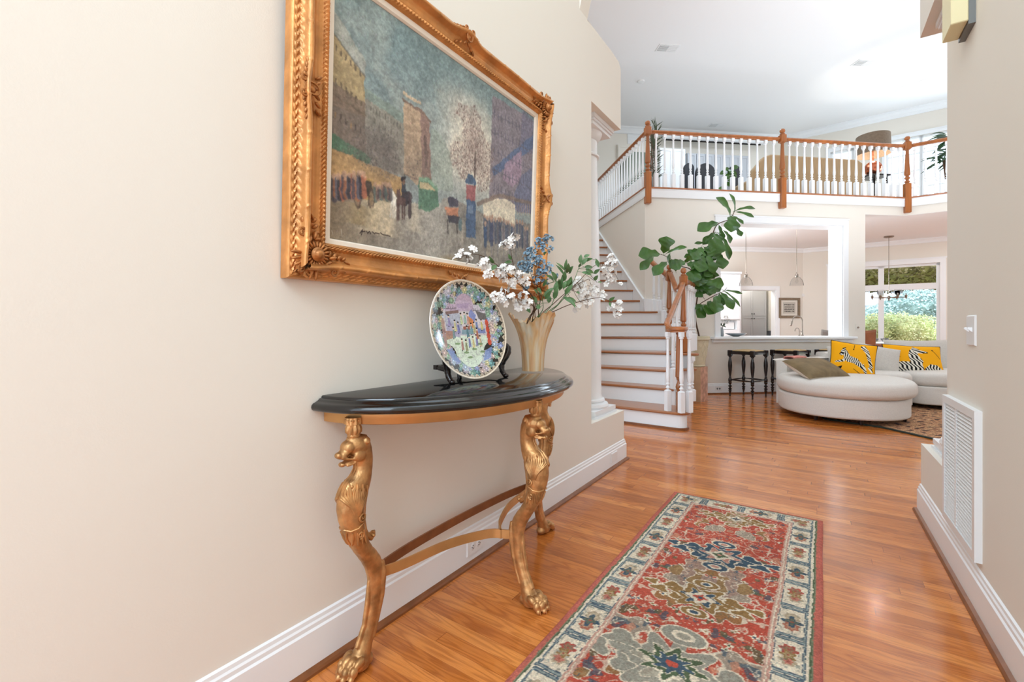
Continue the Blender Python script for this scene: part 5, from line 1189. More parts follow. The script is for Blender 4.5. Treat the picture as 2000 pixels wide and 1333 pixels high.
def motif(cx, cy, s, lob, c1, c2, c3, asp=1.0, rot=0):
    for sx in (0,):
        dx, dy = (X-cx)/asp, Y-cy; r = np.hypot(dx, dy); t = np.arctan2(dy, dx)+rot; e = 1+.28*np.cos(lob*t)+.12*np.cos(2*lob*t+.6)
        mx(r < s*e+.006, CRM); mx(r < s*e, c1); mx(r < s*.62*e+.004, CRM, .9); mx(r < s*.62*e, c2); mx(r < s*.25, c3)
for k in range(34):                                         # little crosses and blossoms, mirrored
    y = .2+rs.rand()*(RL-.4); x = .19+rs.rand()*.17
    for xx in (x, RW-x):
        dx, dy = np.abs(X-xx), np.abs(Y-y); s = .012
        mx(((dx < .004) & (dy < s)) | ((dy < .004) & (dx < s*1.3)), CRM); mx((dx+dy) < .006, [NVY, GRN, GLD][k % 3])
cxm = RW/2
def big(by, c1, c2, c3, s=1.0, arm=None):
    y = by-RB0
    for sx in (-1, 1):                                      # leafy arms reaching to both sides
        for k in range(4):
            ax, ay = cxm+sx*(.07+.045*k)*s, y+(.03 if k % 2 else -.03)*s*(1-.15*k)
            dx, dy = (X-ax)/1.5, Y-ay; r = np.hypot(dx, dy); t = np.arctan2(dy, dx); e = 1+.3*np.cos(3*t+k)
            mx(r < .030*s*(1-.13*k)*e+.006, CRM); mx(r < .030*s*(1-.13*k)*e, c1)
    for dy_ in (-.10, .10):
        mx((np.abs(X-cxm) < .014*s) & (np.abs(Y-y-dy_*.7*s) < .04*s), c1); dx, dy = X-cxm, Y-y-dy_*1.15*s; r = np.hypot(dx/1.6, dy); mx(r < .030*s+.005, CRM); mx(r < .030*s, c1); mx(r < .017*s, CRM); mx(r < .010*s, c2)
    motif(cxm, y, .072*s, 6, c1, c2, c3, 1.35)
    motif(cxm, y, .032*s, 4, CRM, c3, c2, 1.2)
big(2.77, GLD, (176, 150, 120), NVY, .8); big(2.29, NVY, (206, 150, 132), GRN, 1.05); big(1.89, GLD, NVY, RED, .95); big(1.45, GRY, (176, 168, 148), GRN, 1.5)
motif(cxm, 1.47-RB0, .06, 8, GRN, NVY, RED, 1.3); big(.95, NVY, (206, 150, 132), GRN, 1.1)
# borders
b_out, b_in = .034, .150
mx(ed < b_in+.006, CRM); mx(ed < b_in, CRM)
mx((ed > b_in-.012) & (ed < b_in-.004), (206, 150, 132), .8); mx((ed < b_in+.008) & (ed > b_in), (214, 170, 150), .8)
side_ = xm < np.minimum(Y, RL-Y); along = np.where(side_, Y, X); q_ = ed-(b_out+b_in)/2-.002
per = .40; ph_ = (along/per) % 1; ph2 = (along/(per/2)) % 1
fr_ = np.abs(ph2-.5)*2                                       # 0 at the cartouche centre
d_ = np.hypot(q_/.043, (fr_)/.93)
band = (ed > b_out+.010) & (ed < b_in-.014)
mx(band & (np.abs(np.maximum(np.abs(q_)/.044, fr_/.9)**1.0-1) < .095), NVY, .92); mx(band & (np.abs(np.maximum(np.abs(q_)/.044, fr_/.9)-1) < .035), (170, 180, 170), .9)
alt = (np.floor(along/(per/2)) % 2) < 1
yy = (ph2-.5)*per/2
def ros(cond, oy, r0, c1, c2, lob=7, amp=.12):
    r = np.hypot(q_, yy-oy); t = np.arctan2(yy-oy, q_); e = 1+amp*np.cos(lob*t); mx(cond & (r < r0*e), c1); mx(cond & (r < r0*.62*e), c2, .8); mx(cond & (r < r0*.2), (170, 96, 80))
ros(band & alt, .030, .027, (196, 176, 146), (214, 196, 166)); ros(band & alt, -.030, .025, (190, 120, 96), (204, 170, 140))
ros(band & alt, 0, .026, NVY, (120, 124, 100), 4, .45); ros(band & ~alt, .030, .026, (190, 96, 82), (150, 130, 100), 6, .2); ros(band & ~alt, -.030, .025, (196, 176, 146), (206, 120, 104), 6, .15); ros(band & ~alt, 0, .02, GLD, (190, 170, 130), 5, .35)
mx(band & (fbm(ny, nx, 200, 70, 9) > .68), (120, 130, 120), .5)
mx((ed > .036) & (ed < .041), CRM); mx((ed < .036), GRN); mx((ed < .031) & (ed > .026), (200, 190, 160), .4); mx(ed < .027, SAL)
mx(ed < .027, SAL); mx((fbm(ny, nx, 400, 140, 17) > .6), (120, 70, 60), .10)
p.grain(.16, 420, 150, 19); p.grain(.10, 10, 4, 23)
# thick pile: edges rounded
def rugfn(x, y):
    e = np.minimum(np.minimum(x, RW-x), np.minimum(y, RL-y)); z = .003+.011*np.sqrt(np.clip(e/.02, 0, 1)*(2-np.clip(e/.02, 0, 1)))
    wx = .0015*np.sin(y*9); return np.stack([x-RW/2+wx, y-RL/2, z], 1)
sheet('pile', p, 'wool', rug, rugfn)
MB().box(-RW/2+.002, RW/2-.002, -RL/2+.002, RL/2-.002, .0, .004).build('backing', 'pink_throw', rug)

# ---------------------------------------------------------------- return air grille, switch, outlets, chime box
gz0, gz1, gb0, gb1 = .200, .763, 2.358, 2.862
gt = thing('air_return_grille', 'tall white louvered air return grille low on the right wall', 'vent', R.w(RA, (gb0+gb1)/2, gz0), R.rot)
gw, gh = (gb1-gb0)/2, gz1-gz0; fw = .032
m = MB()
for (y0, y1, z0, z1) in ((-gw, -gw+fw, 0, gh), (gw-fw, gw, 0, gh), (-gw+fw, gw-fw, 0, fw), (-gw+fw, gw-fw, gh-fw, gh)): m.box(-.022, 0, y0, y1, z0, z1)
m.box(-.020, 0, -.008+gw*.12, .008+gw*.12, fw, gh-fw)
m.build('frame', 'vent_white', gt)
MB().box(-.004, -.0005, -gw+fw, gw-fw, fw, gh-fw).build('backing', 'vent_dark', gt)
m = MB(); n = 34
for k in range(n):
    z = fw+(gh-2*fw)*(k+.5)/n; m.add([(-.019, y, z-.009) for y in (-gw+fw, gw-fw)]+[(-.006, y, z+.005) for y in (gw-fw, -gw+fw)]+[(-.018, y, z-.0105) for y in (-gw+fw, gw-fw)]+[(-.005, y, z+.0035) for y in (gw-fw, -gw+fw)], [(0, 1, 2, 3), (7, 6, 5, 4), (0, 4, 5, 1), (2, 6, 7, 3)])
m.build('louvers', 'vent_white', gt)
def plate(name, label, cat, fr, a, b, z, w, h, out, kind, grp=None):
    t = thing(name, label, cat, fr.w(a, b, z), fr.rot, grp); s = out; m = MB()
    m.add([(0, -w/2, -h/2), (0, w/2, -h/2), (0, w/2, h/2), (0, -w/2, h/2), (s*.006, -w/2+.004, -h/2+.004), (s*.006, w/2-.004, -h/2+.004), (s*.006, w/2-.004, h/2-.004), (s*.006, -w/2+.004, h/2-.004)], [(0, 1, 2, 3), (7, 6, 5, 4), (0, 4, 5, 1), (1, 5, 6, 2), (2, 6, 7, 3), (3, 7, 4, 0)])
    m.build('cover_plate', 'vent_white', t)
    if kind == 'switch':
        for dy in (-.023, .023): q = MB(); q.add([(s*.006, dy-.005, -.006), (s*.006, dy+.005, -.006), (s*.006, dy+.005, .012), (s*.006, dy-.005, .012), (s*.020, dy-.004, .006), (s*.020, dy+.004, .006), (s*.018, dy+.004, .013), (s*.018, dy-.004, .013)], [(0, 1, 5, 4), (1, 2, 6, 5), (2, 3, 7, 6), (3, 0, 4, 7), (4, 5, 6, 7)]); q.build('toggle', 'white_paint', t)
    if kind == 'outlet':
        for dy in (-.02, .02):
            q = MB(); q.ell((s*.005, dy, 0), (.004, .0155, .017), 14, 8); o_ = q.build('socket', 'vent_white', t, smooth=True)
            q = MB()
            for e in (-.006, .006): q.box(*sorted((s*.0085, s*.0098)), dy-.004, dy+.004, e-.001, e+.001)
            q.box(*sorted((s*.0085, s*.0098)), dy+.007 if dy > 0 else dy-.010, dy+.010 if dy > 0 else dy-.007, -.002, .002); q.build('slots', 'dark_gap', o_)
    return t
plate('light_switch', 'white double light switch plate on the right wall above the grille', 'light switch', R, RA, 2.487, 1.062, .115, .120, -1, 'switch')
plate('wall_outlet', 'white electrical outlet in the baseboard behind the console table', 'outlet', L, LA+.016, 1.62, .082, .118, .074, 1, 'outlet')
plate('blank_outlet_cover', 'white cover plate in the baseboard near the end of the knee wall', 'outlet cover', L, LA+.016, 3.30, .082, .12, .074, 1, 'none')
q = G.onb(GB, 1402)[0]; kt = thing('wall_outlet', 'white outlet in the baseboard beside the marble pedestal', 'outlet', G.w(q, GB-.016, .085), G.rot-pi/2)
MB().box(0, .006, -.06, .06, -.037, .037).build('cover_plate', 'vent_white', kt); 
for dy in (-.02, .02): MB().ell((.006, dy, 0), (.003, .015, .016), 12, 6).build('socket', 'vent_dark', kt, smooth=True)
cb_ = thing('wall_sconce', 'cream box sconce on a dark bracket high on the right wall', 'wall sconce', R.w(RA, 2.507, 2.26), R.rot)
m = MB(); m.box(-.0714, -.021, -.073, .073, 0, .42); o = m.build('shade_box', 'cream_box', cb_); bv = o.modifiers.new('b', 'BEVEL'); bv.width = .003
m = MB(); m.box(-.021, 0, -.068, .078, -.012, .43); m.build('bracket', 'grey_metal', cb_)

# ================================================================ great room: fig tree, stools, sofa, rug
# marble pedestal and woven-pattern pot
pd = fl(1368, 786); pdx, pdy = pd.x, pd.y+.13
pt_ = thing('marble_pedestal', 'square pink and tan marble pedestal beside the stairs', 'pedestal', (pdx, pdy, 0), G.rot+radians(35))
m = MB(); m.box(-.112, .112, -.112, .112, 0, .50); 
m = MB(); m.box(-.11, .11, -.11, .11, 0, .495); m.build('shaft', 'pink_marble', pt_)
m = MB(); m.box(-.1125, -.1095, -.11, .11, .002, .495); m.build('side_slab', 'tan_marble', pt_); 
pot = thing('planter_pot', 'cream ceramic planter with a lattice pattern on the marble pedestal', 'planter', (pdx-.0, pdy, .497))
PH = .435
def potfn(t, z): return 1
pr = [(.105, 0), (.115, .006), (.115, .02), (.108, .028)]+[(.108+.052*(k/20)**.9, .028+(.375-.028)*k/20) for k in range(1, 21)]+[(.178, .382), (.182, .395), (.180, .41), (.172, .418), (.176, .425), (.170, PH), (.150, PH), (.148, PH-.03)]
MB().lathe(pr, 48, caps=(1, 0)).build('pot', 'cream_ceramic', pot, ang=35)
m = MB()
for s in (-1, 1):
    for k in range(14):
        a0 = 2*pi*k/14; m.tube([((.1085+.052*(j/14)**.9)*cos(a0+s*j/14*1.0), (.1085+.052*(j/14)**.9)*sin(a0+s*j/14*1.0), .04+.33*j/14) for j in range(15)], .0035, 5)
m.build('lattice_relief', 'cream_ceramic', pot, smooth=True)
MB().lathe([(.149, PH-.03), (.001, PH-.022)], 24, caps=(0, 0)).build('soil', 'soil', pot)
fg = thing('fiddle_leaf_fig', 'tall fiddle leaf fig arching over the stair railing from the planter', 'plant', (pdx, pdy, .497+PH-.03)); fo = -Vector(fg.location)
D = 6.45
def fp(x, y, d=D): return at(x, y, d)
stm = MB()
for pts, r0 in ([[(1366, 660, 6.62), (1358, 620, 6.6), (1362, 580, 6.55), (1368, 530, 6.5), (1375, 505, 6.5), (1388, 470, 6.45), (1400, 440, 6.4), (1425, 428, 6.35), (1435, 412, 6.35)], .012], [[(1364, 560, 6.52), (1350, 528, 6.45), (1330, 520, 6.3), (1305, 503, 6.2), (1290, 497, 6.15)], .008],
    [[(1362, 600, 6.58), (1370, 592, 6.5), (1395, 578, 6.4), (1412, 570, 6.35), (1420, 562, 6.3)], .007], [[(1368, 530, 6.5), (1378, 515, 6.4), (1380, 500, 6.35)], .006], [[(1370, 575, 6.52), (1376, 585, 6.45)], .005]):
    b = bez([fp(*q) for q in pts], 6); stm.tube(b, [r0*(1-.6*i/len(b)) for i in range(len(b))], 7)
stm.build('trunk', 'bark', fg, loc=fo, smooth=True)
lm = MB()
def fshape(t):
    if t <= 0: return .08
    if t >= 1: return .05
    return (.42+.25*sin(pi*min(1, t/.45))**2*.6+.62*math.exp(-((t-.72)/.24)**2))*min(1, (1-t)*6)**.5*min(1, t*5)**.7
rl = random.Random(3)
FL = [ # base x,y -> tip x,y, half width px, depth
 (1289, 497, 1247, 500, 13, 6.1), (1276, 503, 1250, 528, 8, 6.0), (1296, 495, 1302, 462, 14, 6.1), (1301, 496, 1342, 483, 5, 6.05), (1302, 512, 1276, 539, 10, 5.95), (1308, 520, 1302, 503, 13, 5.95), (1338, 512, 1308, 524, 12, 6.0), (1320, 530, 1318, 506, 9, 6.1),
 (1337, 513, 1350, 500, 6, 6.1), (1342, 515, 1362, 522, 10, 6.1), (1355, 500, 1336, 503, 5, 6.2), (1356, 512, 1352, 522, 9, 6.1), (1370, 492, 1352, 508, 10, 6.15), (1372, 500, 1366, 532, 12, 6.1), (1362, 520, 1350, 552, 13, 6.1), (1366, 532, 1364, 560, 12, 6.15), (1372, 515, 1391, 540, 13, 6.1), (1380, 500, 1394, 535, 9, 6.1), (1385, 525, 1377, 548, 10, 6.2),
 (1375, 483, 1395, 500, 9, 6.2), (1388, 478, 1378, 508, 9, 6.25), (1370, 483, 1364, 505, 10, 6.2), (1400, 457, 1392, 498, 16, 6.3), (1402, 435, 1362, 452, 11, 6.3), (1396, 455, 1372, 478, 7, 6.35), (1380, 475, 1356, 476, 3, 6.3), (1404, 440, 1412, 470, 5, 6.4), (1412, 450, 1426, 476, 6, 6.35), (1410, 462, 1424, 508, 6, 6.3), (1400, 495, 1412, 526, 11, 6.35),
 (1397, 455, 1406, 458, 4, 6.35), (1426, 424, 1398, 386, 9, 6.3), (1428, 422, 1428, 454, 13, 6.2), (1432, 420, 1424, 378, 5, 6.35), (1436, 412, 1475, 408, 4, 6.3), (1436, 414, 1473, 425, 3.5, 6.25), (1432, 422, 1452, 438, 4, 6.25), (1438, 446, 1448, 462, 5, 6.2),
 (1374, 552, 1414, 556, 10, 6.1), (1372, 560, 1398, 573, 7, 6.15), (1414, 567, 1450, 574, 2.5, 6.15), (1411, 567, 1446, 600, 3, 6.1), (1408, 572, 1432, 605, 8, 6.1), (1405, 574, 1408, 600, 8, 6.15), (1400, 578, 1396, 612, 12, 6.1), (1388, 588, 1382, 615, 12, 6.15), (1378, 595, 1362, 621, 10, 6.2), (1385, 600, 1357, 604, 7, 6.25), (1370, 560, 1358, 580, 10, 6.3), (1375, 545, 1358, 565, 11, 6.3), (1388, 545, 1396, 530, 9, 6.3)]
for k in range(16):
    x, y = rl.uniform(1352, 1392), rl.uniform(485, 555); an = rl.uniform(.3, 2.9); q = rl.uniform(20, 32); FL.append((x, y, x+q*cos(an)*.8, y+q*sin(an), rl.uniform(8, 12), rl.uniform(6.2, 6.5)))
for x0, y0, x1, y1, w, d in FL:
    a, b = fp(x0, y0, d+.05), fp(x1, y1, d-.03+rl.uniform(-.05, .05)); n_ = Vector((rl.uniform(-.35, .35), -1, rl.uniform(.1, .8))); Wd_ = w/F*d*1.12
    dd_ = (b-a); Lg = dd_.length; dd_.normalize(); s_ = dd_.cross(n_).normalized(); n_ = s_.cross(dd_).normalized(); cu = rl.uniform(.04, .16)
    vs = []; N1, N2 = 16, 8
    for i in range(N1+1):
        t = i/N1; ww = Wd_*fshape(t); c = a+dd_*Lg*t+n_*(cu*Lg*(1-(2*t-1)**2))
        for j in range(N2+1): u = j/N2*2-1; vs.append(c+s_*ww*u+n_*(.22*ww*abs(u)**1.3+.05*ww*sin(t*22+u*3)))
    lm.add(vs, [(i*(N2+1)+j, i*(N2+1)+j+1, (i+1)*(N2+1)+j+1, (i+1)*(N2+1)+j) for i in range(N1) for j in range(N2)])
    lm.tube([a-dd_*.03, a], .002, 4)
lm.build('foliage', 'fig_leaf', fg, loc=fo, smooth=True, fix=False)

# bar stools
def stool():
    t = thing('bar_stool', '', 'bar stool'); sh = .70; w = .20; iy = .17
    m = MB()
    for x, y in ((-w, -iy), (w, -iy), (w, iy), (-w, iy)): m.cbox((x, y, sh-.035), (.058, .058, .09), .006)
    for y in (-iy, iy): m.box(-w+.029, w-.029, y-.016, y+.016, sh-.05, sh-.004)
    for x in (-w, w): m.box(x-.016, x+.016, -iy+.029, iy-.029, sh-.05, sh-.004)
    m.build('seat_frame', 'black_wood', t)
    s = MB(); N1 = 16
    def f(u, v):
        x, y = (u*2-1)*(w-.0), (v*2-1)*(iy-.0); e = max(abs(u*2-1), abs(v*2-1)); k = abs(abs(u*2-1)-abs(v*2-1)); return (x, y, sh+.014*(1-e**4)+.004-.004*math.exp(-k*k*200)+.0015*sin(60*(u if abs(v*2-1) > abs(u*2-1) else v)))
    s.grid(f, 32, 32); s.box(-w+.01, w-.01, -iy+.01, iy-.01, sh-.03, sh+.003); s.build('rush_seat', 'straw', t, smooth=True, ang=50)
    pr = [(.009, 0), (.013, .005), (.013, .02), (.010, .03), (.017, .075), (.024, .09), (.018, .097), (.014, .102), (.026, .112), (.026, .122), (.013, .13), (.015, .145), (.027, .155), (.027, .165), (.014, .175), (.012, .185), (.022, .2), (.026, .215), (.020, .225), (.024, .23), (.026, .245), (.026, .27), (.020, .28), (.015, .285), (.020, .295), (.014, .305), (.016, .33), (.025, .40), (.030, .47), (.028, .52), (.018, .58), (.013, .60), (.022, .606), (.022, .618), (.016, .624), (.016, sh-.075)]
    for i, (x, y) in enumerate(((-w, -iy), (w, -iy), (w, iy), (-w, iy))):
        if i == 0: l0 = MB().lathe(pr, 14).build('leg', 'black_wood', t, loc=(x, y, 0), ang=35)
        else: l = l0.copy(); C.objects.link(l); l.location = (x, y, 0)
    for i, (a, b) in enumerate((((-w, -iy), (w, -iy)), ((-w, iy), (w, iy)), ((-w, -iy), (-w, iy)), ((w, -iy), (w, iy)))):
        z = .255; MB().tube([(a[0]+(b[0]-a[0])*k/6, a[1]+(b[1]-a[1])*k/6, z) for k in range(7)], [.007, .008, .011, .013, .011, .008, .007], 8).build('stretcher', 'black_wood', t, smooth=True)
    return t
st0 = stool()
for i, (px, py, rz, lab) in enumerate(((1462, 775.5, .62, 'dark wooden bar stool with woven rush seat, leftmost at the pass-through counter'), (1545, 773, .60, 'dark wooden bar stool with rush seat, middle one partly behind the sofa'), (1632, 771, .6, 'dark wooden bar stool mostly hidden behind the sofa and yellow pillow'))):
    o = st0 if i == 0 else copy_tree(st0)
    g = fl(px, py); o.location = (g.x, g.y+.02, 0); o.rotation_euler = (0, 0, rz); o['label'] = lab; o['category'] = 'bar stool'; o['group'] = 'bar stools along the counter'

# area rug under the sofa
ar = MB(); A1, A2, A3 = fl(1560, 811), fl(1726, 837), fl(1828, 860)
A1 = fl(1612, 820)
poly = [(A1.x, A1.y), (A2.x, A2.y), (A3.x, A3.y), (A3.x+.03, 3.6), (8.0, 3.2), (8.2, 7.0), (4.3, 6.5)]
o = tag(MB().prism(poly, .0005, .008).build('area_rug', 'area_rug_wool'), 'brown and tan patterned area rug with a dark green edge under the sofa', 'rug')
m = MB(); m.tube([Vector((x, y, .006)) for x, y in poly+poly[:1]], .014, 6, up=(0, 0, 1), prof=[(-1.4, -.3), (1.4, -.3), (1.4, .5), (-1.4, .5)]); m.build('binding', 'charcoal', o)
mat('rug_edge', (40, 48, 38), .9); o.children[0].data.materials[0] = MT['rug_edge']

# curved sectional sofa
def superpoly(c, rx, ry, n=48, e=2.2, rot=0):
    pts = []
    for k in range(n):
        a = 2*pi*k/n; x = rx*abs(cos(a))**(2/e)*(1 if cos(a) > 0 else -1); y = ry*abs(sin(a))**(2/e)*(1 if sin(a) > 0 else -1)
        pts.append((c[0]+x*cos(rot)-y*sin(rot), c[1]+x*sin(rot)+y*cos(rot)))
    return pts
def puff(poly, z0, z1, r=.05, n=5, crown_=0):
    """upholstered slab: outline with rounded upper and lower edges"""
    cx_ = sum(p[0] for p in poly)/len(poly); cy_ = sum(p[1] for p in poly)/len(poly); m = MB(); vs = []; k = len(poly)
    nrm = []
    for i in range(k):
        a, b = poly[i-1], poly[(i+1) % k]; t = Vector((b[0]-a[0], b[1]-a[1])).normalized(); nrm.append(Vector((t.y, -t.x)))
    if (Vector(poly[0])-Vector((cx_, cy_))).dot(nrm[0]) < 0: nrm = [-q for q in nrm]
    prof = [(-r*(1-sin(a)), z0+r*(1-cos(a))) for a in [pi/2*j/n for j in range(n+1)]]+[(-r*(1-cos(a)), z1-r+r*sin(a)) for a in [pi/2*j/n for j in range(n+1)]]
    for ins, z in prof:
        for p_, q in zip(poly, nrm): vs.append((p_[0]+q.x*ins, p_[1]+q.y*ins, z))
    L_ = len(prof)
    fs = [(j*k+i, j*k+(i+1) % k, (j+1)*k+(i+1) % k, (j+1)*k+i) for j in range(L_-1) for i in range(k)]
    top = [vs[(L_-1)*k+i] for i in range(k)]
    for g_, (sc, dz) in enumerate(((.7, .6), (.35, .9))):
        vs += [(cx_+(x-cx_)*sc, cy_+(y-cy_)*sc, z+crown_*dz) for x, y, z in top]
        fs += [((L_-1+g_)*k+i, (L_-1+g_)*k+(i+1) % k, (L_+g_)*k+(i+1) % k, (L_+g_)*k+i) for i in range(k)]
    vs.append((cx_, cy_, top[0][2]+crown_)); c = len(vs)-1
    fs += [((L_+1)*k+i, (L_+1)*k+(i+1) % k, c) for i in range(k)]+[tuple(range(k-1, -1, -1))]
    return m.add(vs, fs)
so = thing('sectional_sofa', 'light grey curved sectional sofa with a rounded chaise end', 'sofa', (3.95, 5.45, 0)); sf = -Vector(so.location)
chz = superpoly((3.985, 5.50), .68, .75, 56, 2.15, radians(-28)); chb = superpoly((3.975, 5.52), .645, .71, 56, 2.15, radians(-28))
puff(chb, .065, .285, .03).build('chaise_base', 'sofa_fabric', so, loc=sf, smooth=True, ang=60)
puff(chz, .285, .470, .075, 6, .012).build('chaise_cushion', 'sofa_fabric', so, loc=sf, smooth=True, ang=60)
s2 = [(4.35, 5.65), (4.55, 5.36), (4.78, 5.30), (4.93, 5.50), (4.86, 6.35), (4.40, 6.45)]
def smoothpoly(p, it=3):
    for _ in range(it): p = [q for i in range(len(p)) for q in ((p[i][0]*.78+p[(i+1) % len(p)][0]*.22, p[i][1]*.78+p[(i+1) % len(p)][1]*.22), (p[i][0]*.22+p[(i+1) % len(p)][0]*.78, p[i][1]*.22+p[(i+1) % len(p)][1]*.78))]
    return p
s2 = [(4.45, 6.60), (4.40, 5.95), (4.62, 5.78), (5.17, 5.72), (5.34, 6.70)]
s3 = [(5.19, 5.70), (5.36, 6.70), (6.9, 6.7), (6.9, 5.55)]
for k, sx in enumerate((s2, s3)):
    q = smoothpoly(sx, 2); puff(q, .065, .30, .02).build('seat_base', 'sofa_fabric', so, loc=sf, smooth=True, ang=60); puff(q, .30, .475, .06, 5, .01).build('seat_cushion', 'sofa_fabric', so, loc=sf, smooth=True, ang=60)
# low back wrapping round the chaise, higher backs behind the seats
def wallback(pts, z0, z1, th, r=.04):
    P_ = bez([(x, y, 0) for x, y in pts], 8); out = []
    for i, q in enumerate(P_):
        t = (P_[min(i+1, len(P_)-1)]-P_[max(i-1, 0)]).normalized(); n_ = Vector((-t.y, t.x, 0)); out.append((q, n_))
    poly = [(q.x, q.y) for q, n_ in out]+[(q.x+n_.x*th, q.y+n_.y*th) for q, n_ in out[::-1]]
    return puff_strip(out, z0, z1, th, r)
def puff_strip(out, z0, z1, th, r):
    m = MB(); vs = []; sec = [(0, z0), (-.0, z1-r)]+[(r*(1-cos(a)), z1-r+r*sin(a)) for a in [pi/2*j/4 for j in range(1, 5)]]+[(th-r+r*sin(a), z1-r+r*cos(a)) for a in [pi/2*j/4 for j in range(0, 5)]]+[(th, z0)]
    for q, n_ in out:
        for x, z in sec: vs.append((q.x+n_.x*x, q.y+n_.y*x, z))
    k = len(sec); n = len(out); fs = [(i*k+j, i*k+(j+1) % k, (i+1)*k+(j+1) % k, (i+1)*k+j) for i in range(n-1) for j in range(k)]+[tuple(range(k)), tuple(range((n-1)*k, n*k))[::-1]]
    return m.add(vs, fs)
wallback([(3.60, 5.96), (3.68, 6.08), (3.88, 6.24), (4.16, 6.34), (4.6, 6.55)][::-1], .065, .63, -.12).build('low_back', 'sofa_fabric', so, loc=sf, smooth=True, ang=60)
wallback([(4.55, 6.60), (5.4, 6.78), (6.9, 6.75)], .065, .70, .17).build('sofa_back', 'sofa_fabric', so, loc=sf, smooth=True, ang=60)
for x, y in ((3.47, 5.2), (3.78, 4.93), (4.4, 5.1), (4.9, 5.95), (4.0, 6.1)): m = MB(); m.lathe([(.018, 0), (.022, .06), (.022, .075)], 12, (x, y, .008)); m.build('foot', 'dark_steel', so, loc=sf)

def pillow(name, label, cat, c, w, h, th, rot, m, parts=None, grp=None, paint=None, trim=None, puffy=.5):
    """cushion: local x right, z up, y towards the back"""
    t = thing(name, label, cat, c, rot, grp); N1 = 220 if paint is not None else 28; N2 = 170 if paint is not None else 24
    def surf(sgn):
        vs = []
        for j in range(N2+1):
            for i in range(N1+1):
                u, v = i/N1*2-1, j/N2*2-1; e = (1-abs(u)**2.6)*(1-abs(v)**2.6); k = 1-.06*(1-abs(v)**1.5)*abs(u)**3; k2 = 1-.07*(1-abs(u)**1.5)*abs(v)**3
                vs.append((u*w/2*k, sgn*th/2*max(e, 0)**puffy, v*h/2*k2))
        return vs
    f = [(j*(N1+1)+i, j*(N1+1)+i+1, (j+1)*(N1+1)+i+1, (j+1)*(N1+1)+i) for j in range(N2) for i in range(N1)]
    mb = MB().add(surf(-1), f); o = mb.build('front_panel', m, t, smooth=True, fix=False)
    if paint is not None:
        co = np.array([v.co for v in o.data.vertices]); xx = (co[:, 0]/w+.5).clip(0, .999); zz = (co[:, 2]/h+.5).clip(0, .999)
        set_cols(o.data, paint.im[(zz*paint.ny).astype(int), (xx*paint.nx).astype(int)])
    MB().add(surf(1), [q[::-1] for q in f]).build('back_panel', parts or m, t, smooth=True, fix=False)
    if trim:
        s = surf(0); idx = [i for i in range(N1+1)]+[(j+1)*(N1+1)-1 for j in range(1, N2+1)]+[N2*(N1+1)+i for i in range(N1-1, -1, -1)]+[j*(N1+1) for j in range(N2-1, -1, -1)]
        MB().tube([s[i] for i in idx[::2]]+[s[idx[0]]], .006, 6).build('piping', trim, t, smooth=True)
    return t
def zebra(kind):
    P_ = Paint(480, 374, 1, .78, (250, 176, 30)); W_, B_ = (236, 230, 214), (30, 30, 30)
    def body(polys, ang, freq, cen=None):
        for pl_ in polys:
            mk = np.zeros(P_.X.shape); old = P_.im.copy(); mk = P_.poly(pl_, W_, 1, wob=.012)
            st_ = np.sin((P_.X*cos(ang)+P_.Y*sin(ang)+.012*np.sin(P_.Y*40+P_.X*10))*freq); P_.mix(mk*(st_ > .05), B_)
    if kind == 0:
        body([[(.20, .54), (.27, .60), (.33, .56), (.40, .44), (.56, .40), (.66, .30), (.70, .22), (.60, .22), (.50, .28), (.36, .30), (.27, .34), (.27, .44), (.22, .46)]], .3, 150)
        body([[(.18, .46), (.22, .56), (.28, .62), (.32, .56), (.28, .48), (.22, .42)]], 1.3, 120)
        body([[(.70, .30), (.76, .20), (.80, .10), (.76, .08), (.70, .16), (.62, .22)], [(.28, .36), (.20, .32), (.12, .30), (.10, .26), (.20, .27), (.30, .30)], [(.62, .70), (.72, .72), (.80, .60), (.86, .40), (.92, .24), (.84, .24), (.78, .40), (.72, .56), (.64, .64)], [(.86, .28), (.94, .14), (.90, .12), (.80, .22)]], 1.0, 130)
        P_.ell(.19, .47, .012, .02, B_); P_.line([(.50, .72), (.47, .60)], .012, B_); P_.ell(.47, .60, .014, .014, B_)
        P_.line([(.50, .16), (.68, .06)], .010, B_); P_.ell(.69, .05, .02, .016, B_); P_.poly([(.16, .16), (.26, .20), (.24, .12)], B_)
        P_.line([(.30, .62), (.24, .60)], .02, B_)
    else:
        body([[(.36, .48), (.40, .62), (.46, .66), (.52, .60), (.54, .44), (.60, .34), (.58, .22), (.62, .10), (.40, .02), (.20, .0), (.10, .10), (.08, .26), (.24, .30), (.38, .30)]], .5, 110)
        body([[(.44, .64), (.48, .72), (.60, .62), (.68, .60), (.70, .55), (.62, .54), (.54, .54), (.48, .56)]], 1.2, 120)
        body([[(.62, .14), (.72, .26), (.84, .24), (.94, .14), (.90, .02), (.66, .02)]], .2, 120)
        P_.ell(.695, .565, .014, .018, B_); P_.line([(.80, .64), (.92, .42)], .010, B_); P_.ell(.80, .64, .016, .014, B_); P_.line([(.14, .44), (.22, .42)], .014, B_)
    return P_
pillow('zebra_cushion', 'yellow cushion with a leaping zebra, left one beside the olive pillow', 'cushion', at(1665, 703, 5.85)+Vector((0, 0, .0)), .50, .44, .15, (radians(-14), radians(8), radians(-22)), 'printed_cotton', 'sofa_cushion_fabric', 'yellow zebra cushions on the sofa', zebra(0), 'black_trim')
